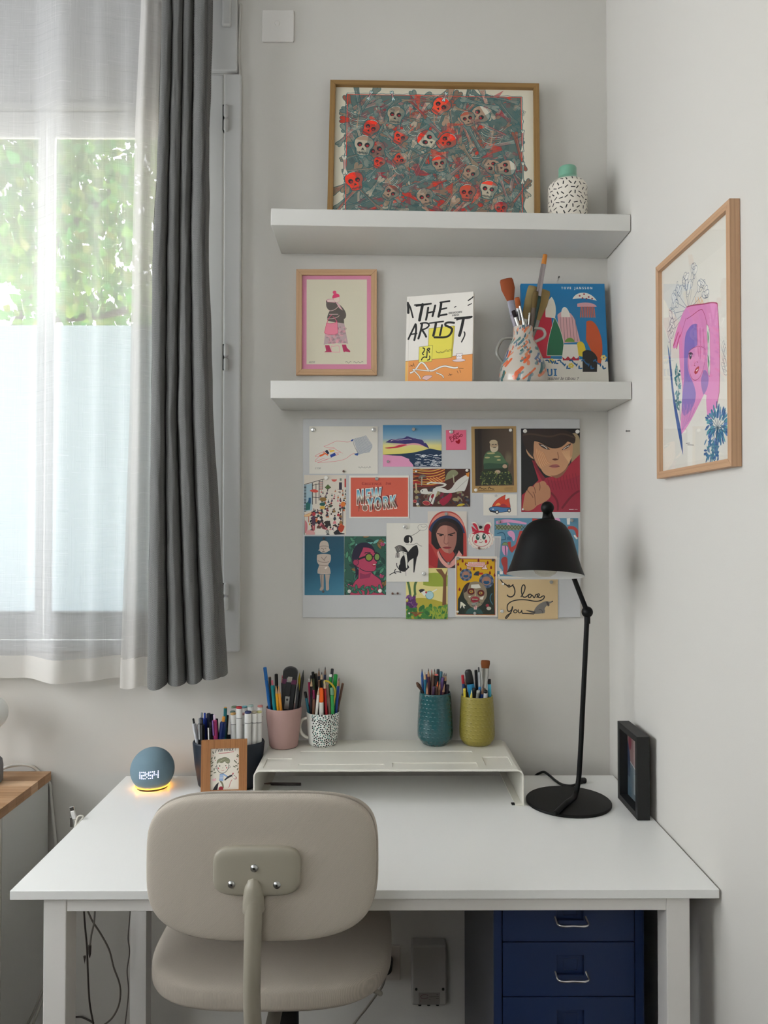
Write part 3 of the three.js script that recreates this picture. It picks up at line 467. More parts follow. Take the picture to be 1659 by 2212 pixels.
// vase with dashes
{
  const z = 0.085, c = onZ(1226, 420, z), y = upper.top(c.x) + 0.0005, k = (1.945 - z) / FOCAL;
  const t = thing('vase', 'round-shouldered vase with mint green neck and black dashes on white', 'vase', [c.x, y, z]);
  const dashes = canvasTex(1024, 512, (g, w, h) => {
    const r = rng(71); R(g, 0, 0, w, h, '#e4ddd0'); g.strokeStyle = '#0c0b0c'; g.lineWidth = 9; g.lineCap = 'butt';
    const nx = 21, ny = 10; for (let j = 0; j < ny; j++) for (let i = 0; i < nx; i++) { const x = (i + (j % 2) * 0.5 + (r() - 0.5) * 0.3) * w / nx, yy = (j + 0.5 + (r() - 0.5) * 0.3) * h / ny, a = (r() * 8 | 0) * Math.PI / 8 + (r() - 0.5) * 0.2 + ((i + j) % 2) * 1.3; for (const o of [-w, 0, w]) { g.beginPath(); g.moveTo(x + o - 18 * Math.cos(a), yy - 18 * Math.sin(a)); g.lineTo(x + o + 18 * Math.cos(a), yy + 18 * Math.sin(a)); g.stroke(); } }
  });
  const rb = 42.3 * k, H = onZ(1226, 362, z).y - y, f = (px) => onZ(1226, px, z).y - y;
  const yS = f(395.5);
  part(t, 'body', lathe([[0.001, 0], [rb * 0.86, 0], [rb * 0.96, 0.004], [rb, 0.012], [rb, f(412)], [rb * 0.985, f(406)], [rb * 0.93, f(401)], [rb * 0.8, yS]], 64), mat(0xffffff, 0.35, { map: dashes }));
  const rn = 19.5 * k;
  part(t, 'neck', lathe([[rb * 0.8, yS], [rb * 0.62, f(390)], [rn * 1.12, f(386)], [rn, f(382)], [rn * 0.98, f(370)], [rn * 1.0, f(366)], [rn * 0.93, H - 0.001], [rn * 0.86, H], [rn * 0.8, H - 0.003], [rn * 0.8, f(388)], [rb * 0.7, yS - 0.004]], 64), mat(0x79ad94, 0.3));
}
// pink framed print on the wall above the lower shelf
{
  const A = [302, 155, 957, 1018];
  const tex = art([350, 208, 908, 966], 700, (g) => {
    R(g, 340, 200, 600, 800, '#df8fae'); R(g, 386, 238, 488, 686, '#e2dbc3');
    P(g, 'M545,600 C560,590 680,585 692,600 L722,760 C690,745 660,765 630,750 C600,770 560,750 525,768Z', '#c9aeb0'); const r = rng(81);
    for (let i = 0; i < 70; i++) E(g, 550 + r() * 150, 620 + r() * 130, 6 + r() * 10, 5 + r() * 8, r() < 0.5 ? 'rgba(150,110,115,.35)' : 'rgba(245,170,185,.5)');
    P(g, 'M535,770 L570,770 L590,826 L530,826 L545,815Z', '#c0295f'); P(g, 'M672,765 L705,765 L712,790 L740,818 L738,826 L700,822 L690,826 L684,820Z', '#c0295f');
    P(g, 'M585,775 C610,790 630,760 650,780 L655,826 L590,826Z', null, '#f3a3b5', 4);
    P(g, 'M545,430 C535,400 560,390 600,400 L650,440 C690,470 720,520 700,550 L688,560 L690,595 L560,575 C545,560 555,520 575,490 C550,480 540,450 545,430Z', '#5f5650');
    P(g, 'M560,490 C600,500 640,470 650,440 M570,520 L640,520 M555,555 C600,560 640,545 650,530', null, '#e9c9c4', 4);
    P(g, 'M548,405 C570,392 610,398 626,405 L615,425 L555,420Z', '#f1d8cf', '#e48aa0', 3); E(g, 630, 398, 24, 26, '#f3ddd0', '#e6a0a8', 2); P(g, 'M620,420 L650,440 L680,490 L650,470Z', '#f6c6cc');
    P(g, 'M595,392 C590,360 615,345 640,355 C655,362 655,375 650,380Z', '#ee3f77'); E(g, 612, 343, 15, 14, '#ef4c80');
    P(g, 'M548,590 C580,600 620,595 632,575 L640,670 C620,690 560,690 530,670Z', '#f78ea6', '#e2476f', 3); P(g, 'M552,592 C555,560 575,535 590,525 M628,575 C620,560 610,545 600,540', null, '#ee5d86', 5);
    g.fillStyle = '#77716a'; g.font = 'italic 20px serif'; g.fillText('48/50', 402, 914); P(g, 'M700,908 q10,-12 18,0 t16,0 t14,-2 M765,908 q10,-10 16,0 t16,0 t16,0 t16,-2 t14,2', null, '#77716a', 3);
  });
  const a = onZ(640, 582, 0.012), b = onZ(814, 810, 0.012), W = b.x - a.x, H = a.y - b.y;
  const t = thing('framed_print', 'small pale wood frame with pink border and woman in pink bobble hat', 'picture', [(a.x + b.x) / 2, b.y, 0.0005]);
  const bar = W * 47 / 655; frame(t, W, H, bar, 0.014, beechMat, print(tex), true, 0.004);
}
// books on the lower shelf
function book(t, w, h, th, coverMat, spineMat, pageMat) {
  part(t, 'cover', box(w, h, 0.0025, 0, h / 2, th - 0.00125, 0.0006), spineMat);
  part(t, 'cover', box(w, h, 0.0025, 0, h / 2, 0.00125, 0.0006), spineMat);
  part(t, 'cover_art', new THREE.PlaneGeometry(w - 0.0006, h - 0.0006).translate(0, h / 2, th + 0.0002), coverMat);
  part(t, 'spine', box(0.0028, h, th, -w / 2 + 0.0014, h / 2, th / 2, 0.0008), spineMat);
  part(t, 'pages', box(w - 0.006, h - 0.006, th - 0.005, 0.001, h / 2, th / 2, 0.0005), pageMat);
}
const pagesMat = mat(0xd9d2c0, 0.9);
{
  const cover = art([150, 155, 1528, 2110], 768, (g) => {
    R(g, 0, 0, 1700, 2100, '#e6e1d8');
    P(g, 'M150,1565 L1528,1490 L1528,2200 L150,2200Z', '#e3964e', '#3c2c20', 5); R(g, 150, 1570, 50, 600, '#e8b45a'); P(g, 'M205,200 L205,2000', null, '#c9c2b8', 6);
    P(g, 'M625,885 L1125,862 L1095,1540 L610,1560Z', '#e3d652', '#3c3420', 5); P(g, 'M1125,862 L1160,868 L1118,1525 L1095,1540Z', '#c9b93c', '#3c3420', 4);
    P(g, 'M430,1268 L710,1258 L695,1600 L425,1605Z', '#e3d95a', '#3c3420', 5);
    const K = '#0b0b0b', B = (d, w) => P(g, d, null, K, w);
    B('M508,1298 C560,1310 540,1350 525,1390 C490,1400 500,1430 525,1445', 22); B('M600,1330 C640,1290 660,1320 640,1350 C610,1370 590,1350 600,1330 C640,1380 650,1400 640,1405', 20); B('M595,1380 C600,1440 590,1490 590,1510 C540,1480 500,1500 485,1555', 22); B('M650,1480 C660,1520 660,1540 640,1560 L605,1565', 20);
    B('M780,1378 C800,1440 850,1420 880,1400 C910,1450 960,1370 1000,1370 C1040,1410 1060,1340 1105,1370 M790,1395 C840,1450 870,1420 890,1425 C940,1440 960,1390 1000,1400 C1040,1430 1070,1370 1105,1400', 6);
    for (const [d, w] of [['M315,350 L660,345 M350,375 L660,350', 30], ['M480,350 C470,450 440,560 425,690', 60], ['M600,430 C590,520 580,600 560,690', 42], ['M745,395 C730,470 710,560 695,620', 42], ['M590,545 L730,520', 34], ['M870,345 C865,440 840,540 820,640', 50], ['M850,335 L1040,322', 36], ['M860,490 L980,468', 34], ['M830,620 L985,605', 40],
      ['M340,770 C300,870 240,980 200,1085', 38], ['M345,775 C370,880 350,1000 325,1115', 42], ['M260,985 L370,975', 32], ['M480,770 C470,880 440,990 410,1085', 44], ['M450,765 C540,740 640,760 620,830 C580,890 520,890 470,905', 34], ['M480,905 C520,960 550,1010 570,1060', 40], ['M640,770 L920,752', 32], ['M770,770 C760,860 740,950 720,1045', 50], ['M895,830 C885,900 870,980 855,1045', 40],
      ['M1140,800 C1060,780 960,770 960,820 C960,870 1120,880 1100,960 C1080,1060 1020,1110 880,1095 L745,1085', 44], ['M1160,700 L1500,695 C1460,740 1300,700 1200,735', 36], ['M1330,740 C1310,850 1290,960 1255,1080', 58], ['M1350,1010 C1390,1060 1340,1140 1300,1220', 26], ['M165,290 C190,380 180,450 185,510', 50], ['M180,310 C240,400 250,500 285,620', 34], ['M1425,340 C1470,310 1510,290 1528,260', 26], ['M1420,445 L1490,412', 20], ['M1145,462 L1175,452', 18]]) B(d, w);
    g.fillStyle = K; g.font = 'italic bold 58px sans-serif'; g.save(); g.translate(1020, 605); g.rotate(-0.04); g.fillText('BREAKDOWN', 0, 0, 280); g.fillText('PRESS', 70, 58, 150); g.restore();
    P(g, 'M1195,1470 L1320,1462 L1310,1600 C1280,1612 1220,1612 1200,1600Z', '#ece4e4', '#4a3a3a', 5); P(g, 'M1115,1610 C1150,1570 1380,1570 1385,1615 C1360,1650 1150,1645 1115,1610Z', '#e3cfd2', '#4a3a3a', 4); P(g, 'M1200,1500 C1230,1560 1250,1480 1265,1530 C1290,1540 1300,1500 1315,1500', null, '#4a3a3a', 5);
    // plain ribbon of white paint across the orange floor
    P(g, 'M260,1820 C380,1800 420,1620 480,1610 C560,1620 600,1760 640,1790 C760,1840 840,1690 1000,1720 C1080,1740 1150,1780 1220,1760', null, '#3c2c20', 42); P(g, 'M260,1820 C380,1800 420,1620 480,1610 C560,1620 600,1760 640,1790 C760,1840 840,1690 1000,1720 C1080,1740 1150,1780 1220,1760', null, '#ebe6df', 32);
    P(g, 'M310,1750 C400,1760 520,1780 640,1800 M320,1760 C380,1840 450,1880 465,1960 M800,1850 C860,1880 940,1900 940,1960', null, '#3c2c20', 30); P(g, 'M310,1750 C400,1760 520,1780 640,1800 M320,1760 C380,1840 450,1880 465,1960 M800,1850 C860,1880 940,1900 940,1960', null, '#ebe6df', 21);
    P(g, 'M500,1960 C520,1890 600,1880 700,1900 C740,1930 640,1970 600,2000Z', '#e3bcb8', '#4a3a3a', 5);
    B('M230,1680 L330,1650 M260,1650 L300,1690 M315,1610 L335,1690 M1040,1915 L1120,1900 M1060,1880 L1100,1930 M1250,1780 L1345,1790 M1220,1830 L1240,1880 M1270,1810 L1290,1870', 7);
  });
  const w = 0.164, h = 0.226, th = 0.016, yaw = -0.27, lean = -0.1;
  const bl = onZ(877, 820, 0.095), br = onZ(1026, 822, 0.14);
  const t = thing('book', 'white and orange comic book titled THE ARTIST standing on the lower shelf', 'book', [(bl.x + br.x) / 2, lower.top(bl.x) + 0.002, 0.1], 'books on the lower shelf');
  book(t, w, h, th, print(cover, 0.4), mat(0xe0dbd0, 0.5), pagesMat);
  t.rotation.order = 'YXZ'; t.rotation.set(lean, yaw, 0);
}
{
  // the blue picture book: its lettering, with plain coloured shapes in place of the drawn characters
  const cover = art([588, 262, 1336, 1192], 640, (g) => {
    R(g, 500, 200, 900, 1000, '#1878ae'); P(g, 'M560,900 C700,930 900,930 1340,935 L1340,1210 L560,1210Z', '#e4e0d4');
    g.fillStyle = '#f0ece2'; g.font = 'bold 29px sans-serif'; let x = 948; for (const c of 'TOVE JANSSON') { g.fillText(c, x, 311); x += c === ' ' ? 22 : g.measureText(c).width + 6; }
    P(g, 'M690,660 C730,560 780,470 830,470 C870,540 850,800 830,920 L700,920Z', '#c01f3a'); P(g, 'M905,540 C960,480 1030,500 1060,590 L1100,780 L920,790Z', '#d9a9ab'); for (let k = 0; k < 6; k++) P(g, `M${930 + k * 26},560 L${935 + k * 28},770`, null, '#8d6b70', 4);
    P(g, 'M1160,600 C1220,560 1270,640 1290,760 C1300,860 1280,950 1270,975 L1245,975 L1150,760Z', '#c65324'); P(g, 'M880,560 C920,640 980,800 940,900 L800,900 C800,800 840,680 880,560Z', '#1d6b47', '#e9e4d6', 4);
    P(g, 'M950,800 L1070,800 L1085,920 L930,930Z', '#e8e3d8'); P(g, 'M935,910 L960,930 L985,905 L1010,930 L1035,905 L1060,930 L1082,905 L1080,940 L940,940Z', '#b92438'); P(g, 'M960,780 C980,730 1040,730 1050,780Z', '#6e9a3c');
    P(g, 'M1070,790 C1100,760 1140,770 1145,860 L1120,910 L1080,900Z', '#e3c52b'); P(g, 'M1115,870 C1150,830 1220,850 1245,920 L1235,1040 L1110,1040Z', '#1d1c1e'); P(g, 'M1045,400 C1070,330 1200,310 1262,415 Q1160,380 1045,400Z', '#ebe6da');
    for (const [cx, cy] of [[1110, 370], [1150, 355], [1190, 380], [1220, 395], [1135, 390], [1170, 395]]) E(g, cx, cy, 8, 7, '#9c2a3a'); P(g, 'M1085,440 C1150,420 1250,430 1258,468 L1085,468Z', '#d7a0a6'); for (let k = 0; k < 9; k++) P(g, `M${1120 + k * 14},470 L${1110 + k * 16},560`, null, '#cf6236', 9);
    P(g, 'M800,560 C790,470 830,400 860,380 C900,430 900,520 880,570Z', '#e6dfcf'); P(g, 'M940,560 C930,450 1000,430 1020,560Z', '#ece7dc');
    for (const [cx, cy, c] of [[840, 945, '#ddc857'], [1010, 985, '#ddc857'], [1300, 915, '#e7cf7a']]) { for (let k = 0; k < 6; k++) E(g, cx + 16 * Math.cos(k), cy + 14 * Math.sin(k), 11, 9, c); } for (let k = 0; k < 16; k++) { const cx = 800 + k * 35, cy = 940 + (k % 3) * (k < 4 ? 8 : 30); E(g, cx, cy, 17, 7, '#1e5f93', null, 0, k); E(g, cx + 15, cy + 10, 15, 6, '#1e5f93', null, 0, k + 1.3); }
    g.fillStyle = '#2d72ad'; g.font = 'bold 88px sans-serif'; g.fillText('QUI', 722, 1076); g.fillStyle = '#17171a'; g.font = 'italic 37px serif'; g.fillText('va rassurer le tibou ?', 700, 1112, 370);
  });
  const w = 0.2, h = 0.275, th = 0.013, lean = -0.13;
  const bl = onZ(1135, 822, 0.075), br = onZ(1321, 822, 0.075);
  const t = thing('book', 'large blue illustrated picture book leaning on the wall behind the jug', 'book', [(bl.x + br.x) / 2 - 0.002, lower.top(br.x) + 0.002, 0.05], 'books on the lower shelf');
  book(t, br.x - bl.x, h, th, print(cover, 0.35), mat(0x1c6f9f, 0.4), pagesMat);
  t.rotation.set(lean, 0, 0);
}
// ------------------------------------------------------------------ pens, pencils, markers and brushes
const matCache = new Map();
const col = (c, rough = 0.42, o) => { const k = c + rough + JSON.stringify(o || ''); if (!matCache.has(k)) matCache.set(k, mat(c, rough, o)); return matCache.get(k); };
const rod = (r0, r1, y0, y1, seg = 16) => new THREE.CylinderGeometry(r1, r0, y1 - y0, seg).translate(0, (y0 + y1) / 2, 0);
const round = (r, y0, y1, b = r * 0.35, seg = 18) => lathe([[0.0001, y0], [r - b * 0.5, y0], [r, y0 + b * 0.5], [r, y1 - b], [r - b * 0.35, y1 - b * 0.3], [r - b, y1], [0.0001, y1]], seg);
const flat = (g, kx, kz) => g.scale(kx, 1, kz);
function penParts(kind, L, r, c, o = {}) {
  const M = (x, rough, p) => col(x, rough, p);
  if (kind === 'pencil') return [['barrel', round(r, 0, L - r * 5.4, 0.0006, 6), M(c)], ['sharpened_wood', rod(r * 0.97, r * 0.4, L - r * 5.4, L - r * 1.9), M(o.wood || '#c9a27a', 0.8)], ['lead', rod(r * 0.4, 0.0005, L - r * 1.9, L, 10), M(o.tip || c, 0.6)]];
  if (kind === 'butt') return [['barrel', round(r, 0, L - 0.001, 0.0008, 6), M(c)], ['end', round(r * 0.9, L - 0.002, L, 0.0008, 12), M(o.tip || '#8c6b4a', 0.7)]];
  if (kind === 'cap') { const k = o.cap || 0.045; return [['barrel', round(r * 0.95, 0, L - k, 0.0008), M(c)], ['cap', round(r, L - k + 0.0006, L, r * 0.4), M(o.tip || c)]]; }
  if (kind === 'marker') { const k = 0.028; return [['barrel', flat(round(r, 0, L - k, 0.001, 24), 1, 0.8), M('#d9d8d4', 0.4)], ['seam', flat(rod(r * 0.97, r * 0.97, L - k, L - k + 0.0012, 24), 1, 0.8), M('#77797a')], ['cap', flat(round(r, L - k + 0.0012, L - 0.005, 0.0008, 24), 1, 0.8), M('#e2e1dd', 0.4)], ['colour_end', flat(round(r * 0.98, L - 0.005, L, 0.002, 24), 1, 0.8), M(c, 0.4)]]; }
  if (kind === 'click') { const a = [['barrel', round(r, 0, L - 0.012, r * 0.5), M(c)], ['button', round(r * 0.5, L - 0.013, L, r * 0.3), M(o.tip || c)], ['clip', box(r * 0.7, 0.036, 0.0016, 0, L - 0.03, r + 0.0018, 0.0006), M(o.clip || '#c9cacb', 0.3)]]; return a; }
  if (kind === 'bright') return [['barrel', flat(round(r, 0, L - 0.035, 0.001, 20), 1, 0.7), M(o.body || '#e8e4dc')], ['cap', flat(lathe([[0.0001, L - 0.035], [r * 0.98, L - 0.035], [r * 1.02, L - 0.028], [r * 0.98, L - 0.006], [r * 0.7, L - 0.001], [r * 0.5, L], [0.0001, L]], 20), 1, 0.7), M(c, 0.4, o.glow)]];
  if (kind === 'brush') {          // r: ferrule radius; o.w: bristle half width; o.b bristle length; o.f ferrule length
    const b = o.b || 0.016, f = o.f || 0.03, w = o.w || r * 1.1, hr = o.hr || r * 0.8;
    const br = lathe([[0.0001, L - b], [r * 0.95, L - b], [w, L - b * 0.45], [w * (o.point ? 0.5 : 0.97), L - b * 0.08], [o.point ? 0.0004 : w * 0.85, L], [0.0001, L]], 20);
    return [['handle', lathe([[0.0001, 0], [hr * 0.6, 0], [hr * 0.8, (L - b - f) * 0.4], [hr * 1.1, (L - b - f) * 0.86], [hr, L - b - f], [0.0001, L - b - f]], 16), M(c)], ['ferrule', flat(lathe([[hr, L - b - f], [hr * 1.04, L - b - f + 0.001], [r * 0.95, L - b - f * 0.4], [r, L - b]], 20), 1, o.k || 1), M(o.metal || '#c8c7c2', 0.25, { metalness: o.dull ? 0 : 1 })], ['bristles', flat(br, 1, o.k || 1), M(o.tip || '#a85a2a', 0.9)]];
  }
  return [];
}
// stands a pen so that it shows its tip at (tx, ty) and crosses the rim at (rx, ry); inside the cup it runs on until it meets the wall or the floor
function standPen(cup, [kind, tx, ty, rx, ry, r, c, dz, label, o = {}]) {
  const z = cup.z + dz * cup.rTop * 0.72, zr = cup.z + dz * cup.rTop * 0.6;
  const T = onZ(tx, ty, z), Q = onZ(rx, ry, zr), dir = T.clone().sub(Q).normalize();
  let B = Q.clone();
  for (let k = 0; k < 400; k++) {
    const N = B.clone().addScaledVector(dir, -0.0008), f = clamp((N.y - cup.y0) / (cup.y1 - cup.y0), 0, 1), rin = lerp(cup.rBot, cup.rTop, f) - r - 0.0006;
    const ex = (N.x - cup.x) / (cup.kx || 1), ez = (N.z - cup.z) / (cup.kz || 1);
    if (N.y < cup.y0 + 0.004 || (k > 8 && Math.hypot(ex, ez) > rin)) break; B = N;
  }
  const t = thing(o.name || cup.names[kind] || 'pen', label, o.cat || cup.cats[kind] || 'pen', [B.x, B.y, B.z], cup.group);
  t.quaternion.setFromUnitVectors(V(0, 1, 0), dir);
  if (o.spin) t.quaternion.multiply(new THREE.Quaternion().setFromAxisAngle(V(0, 1, 0), o.spin));
  for (const [n, g, m] of penParts(kind, T.distanceTo(B), r, c, o)) part(t, n, g, m);
  return t;
}
const penNames = { pencil: 'pencil', butt: 'pencil', cap: 'felt_pen', marker: 'marker', click: 'ballpoint_pen', bright: 'highlighter', brush: 'paintbrush' };
const penCats = { pencil: 'pencil', butt: 'pencil', cap: 'felt pen', marker: 'marker', click: 'pen', bright: 'highlighter', brush: 'paintbrush' };
const cupBase = { names: penNames, cats: penCats };
const crop = (x0, y0, k) => (x, y) => [x0 + x / k, y0 + y / k];

// ------------------------------------------------------------------ painted jug and its brushes
{
  const z = 0.124, c = onZ(1130, 760, z), y = lower.top(c.x) + 0.0005, k = (1.945 - z) / FOCAL / 7.63;
  const Y = (v) => onZ(1130, 540 + v / 7.63, z).y - y;
  const t = thing('jug', 'white ceramic jug splashed with orange and blue glaze, full of paintbrushes', 'jug', [c.x, y, z]);
  const glaze = canvasTex(1024, 512, (g, w, h) => {
    const r = rng(91); R(g, 0, 0, w, h, '#b9b1a5');
    for (let i = 0; i < 230; i++) { g.strokeStyle = ['#d0582b', '#d0582b', '#c9713f', '#2e5566', '#3b6670', '#2f4a7c', '#1f5a58'][r() * 7 | 0]; g.globalAlpha = 0.55 + r() * 0.45; g.lineCap = 'round'; g.lineWidth = 10 + r() * 20; const x = r() * w, yy = r() * h, a = r() < 0.6 ? -0.9 + r() * 0.4 : 1.3 + r() * 0.6, l = 12 + r() * r() * 120; for (const q of [-w, 0, w]) { g.beginPath(); g.moveTo(x + q, yy); g.quadraticCurveTo(x + q + l * 0.5 * Math.cos(a) + 6, yy + l * 0.5 * Math.sin(a), x + q + l * Math.cos(a), yy + l * Math.sin(a)); g.stroke(); } }
    g.globalAlpha = 1;
  });
  const gm = mat(0xffffff, 0.28, { map: glaze, clearcoat: 0.4 }), hm = mat(0x8a8880, 0.3, { clearcoat: 0.4 });
  const pr = [[0.001, 0], [375 * k, 0], [392 * k, 0.003], [400 * k, 0.01], [398 * k, Y(2050)], [362 * k, Y(1900)], [302 * k, Y(1750)], [240 * k, Y(1600)], [190 * k, Y(1500)], [166 * k, Y(1430)], [160 * k, Y(1350)], [160 * k, Y(1290)], [156 * k, Y(1272)], [148 * k, Y(1272)], [146 * k, Y(1300)], [150 * k, Y(1420)], [345 * k, Y(1900)], [380 * k, 0.012], [0.001, 0.006]];
  part(t, 'body', lathe(pr, 64), gm);
  const L = (x, yv, zz = 0) => V((x - 530) * k, Y(yv), zz);
  part(t, 'handle', tube([L(400, 1460), L(310, 1450), L(200, 1470), L(115, 1590), L(95, 1700), L(140, 1790), L(205, 1860), L(250, 1880)], 26 * k, 60, 12), hm);
  part(t, 'handle', tube([L(660, 1295), L(760, 1290), L(860, 1310), L(895, 1380), L(870, 1440), L(780, 1490), L(700, 1525)], 24 * k, 50, 12), mat(0xa9a59c, 0.3, { clearcoat: 0.4 }));
  const cup = { ...cupBase, x: c.x, z, y0: y + 0.008, y1: y + Y(1290), rTop: 150 * k, rBot: 372 * k, group: 'paintbrushes in the painted jug' }, J = crop(1060, 540, 7.63);
  const B = (a, b, c2, d, r, cl, dz, lab, o) => standPen(cup, ['brush', ...J(a, b), ...J(c2, d), r, cl, dz, lab, o]);
  B(255, 480, 415, 1280, 0.0088, '#8d8790', -0.1, 'wide rust-tipped paintbrush with paint-smeared handle leaning furthest left in the jug', { w: 0.0165, b: 0.053, f: 0.034, hr: 0.0075, metal: '#8a8894', dull: 1, tip: '#8e4520', k: 0.45 });
  B(432, 785, 505, 1280, 0.006, '#b08a63', 0.1, 'small rust-tipped filbert brush beside the wide leaning brush', { w: 0.0062, b: 0.026, f: 0.03, metal: '#8b8a8a', tip: '#a3552a', k: 0.6 });
  B(474, 900, 562, 1290, 0.0028, '#c6a179', 0.55, 'brush with bright silver tapering ferrule and raw wood handle in the jug', { w: 0.0022, b: 0.004, f: 0.064, hr: 0.0072, point: 1, tip: '#6b4a34' });
  B(370, 1000, 470, 1290, 0.0042, '#2b1d20', 0.62, 'small dark-bristled brush with silver collar at the front of the jug', { w: 0.0048, b: 0.017, f: 0.05, tip: '#1c1114' });
  B(900, 75, 690, 1290, 0.0062, '#123832', 0.0, 'longest paintbrush with orange tip and dark green handle rising to the upper shelf', { w: 0.0055, b: 0.024, f: 0.078, hr: 0.0072, metal: '#a29a9c', tip: '#c07a35', k: 0.7 });
  B(700, 600, 540, 1290, 0.0105, '#20211f', -0.5, 'broad hog-hair brush with silver ferrule behind the green-handled brush', { w: 0.0125, b: 0.082, f: 0.042, hr: 0.008, tip: '#8d7b52', k: 0.4 });
  B(868, 660, 690, 1290, 0.0125, '#8b857e', -0.7, 'broad hog-hair brush with dull grey ferrule leaning right in the jug', { w: 0.019, b: 0.075, f: 0.05, hr: 0.008, metal: '#8d8983', dull: 1, tip: '#8a7449', k: 0.4 });
  B(745, 690, 665, 1290, 0.006, '#4b3a30', 0.35, 'olive-tipped round brush with worn brown ferrule in the jug', { w: 0.0068, b: 0.04, f: 0.09, metal: '#5d5046', dull: 1, tip: '#5c4a26', point: 0 });
  B(640, 1035, 618, 1290, 0.0022, '#d8d6d0', 0.8, 'slim silver-ferruled brush at the front centre of the jug', { w: 0.002, b: 0.004, f: 0.05, hr: 0.0024, tip: '#b9b6b0' });
}

// ------------------------------------------------------------------ monitor stand
const standF = onY(1133, 1742, DY);
const ST = (() => {
  const zf = standF.z, fl = onZ(547, 1666, zf), fr = onZ(1132, 1664, zf), top = onZ(840, 1664, zf).y, bk = onY(840, 1600, top), zb = Math.max(bk.z, 0.012), th = 0.0032, r = 0.014, h = top - DY;
  const t = thing('monitor_stand', 'cream sheet-metal monitor stand holding four cups of pens', 'stand', [(fl.x + fr.x) / 2, DY, (zf + zb) / 2]);
  const w = fr.x - fl.x, hw = w / 2, s = new THREE.Shape();
  s.moveTo(-hw, 0); s.lineTo(-hw, h - r); s.absarc(-hw + r, h - r, r, Math.PI, Math.PI / 2, true); s.lineTo(hw - r, h); s.absarc(hw - r, h - r, r, Math.PI / 2, 0, true); s.lineTo(hw, 0); s.lineTo(hw - th, 0);
  s.lineTo(hw - th, h - r); s.absarc(hw - r, h - r, r - th, 0, Math.PI / 2, false); s.lineTo(-hw + r, h - th); s.absarc(-hw + r, h - r, r - th, Math.PI / 2, Math.PI, false); s.lineTo(-hw + th, 0); s.closePath();
  const D = zf - zb; part(t, 'folded_body', extrude(s, D, 0.0006, 10).translate(0, 0, -D / 2), whiteMetal);
  for (const q of [-1, 1]) { part(t, 'foot_flange', box(0.016, 0.003, D - 0.004, q * (hw - th - 0.008), 0.0015, 0, 0.001), whiteMetal); part(t, 'rubber_foot', box(0.012, 0.0028, 0.012, q * (hw - 0.02), 0.0014, D / 2 - 0.012, 0.001), blackPlastic); }
  // pressed recesses in the top: a skin with openings over the folded sheet
  const sk = new THREE.Shape(); sk.moveTo(-hw + r, -D / 2 + 0.001); sk.lineTo(hw - r, -D / 2 + 0.001); sk.lineTo(hw - r, D / 2 - 0.001); sk.lineTo(-hw + r, D / 2 - 0.001); sk.closePath();
  const hole = (px0, px1, pyb, pyf) => { const a = onY(px0, pyb, top), b = onY(px1, pyb, top), f = onY((px0 + px1) / 2, pyf, top), x0 = a.x - t.position.x, x1 = b.x - t.position.x, y0 = -(a.z - t.position.z), y1 = -(f.z - t.position.z); const p = rrect(x1 - x0, Math.abs(y1 - y0), 0.003, (x0 + x1) / 2, (y0 + y1) / 2); sk.holes.push(new THREE.Path(p.getPoints(4))); };
  const C = crop(540, 1420, 2.676), H = (x0, x1, y0, y1) => hole(C(x0, 0)[0], C(x1, 0)[0], C(0, y0)[1], C(0, y1)[1]);
  H(292, 1282, 545, 556); H(100, 246, 588, 645); H(280, 776, 620, 630); H(820, 1310, 612, 640); H(1340, 1490, 578, 630);
  part(t, 'pressed_top', new THREE.ExtrudeGeometry(sk, { depth: 0.0016, bevelEnabled: true, bevelThickness: 0.0006, bevelSize: 0.0006, bevelSegments: 2, curveSegments: 6 }).rotateX(-Math.PI / 2).translate(0, h - 0.0006, 0), whiteMetal);
  return { y: top + 0.0016, zf, zb };
})();

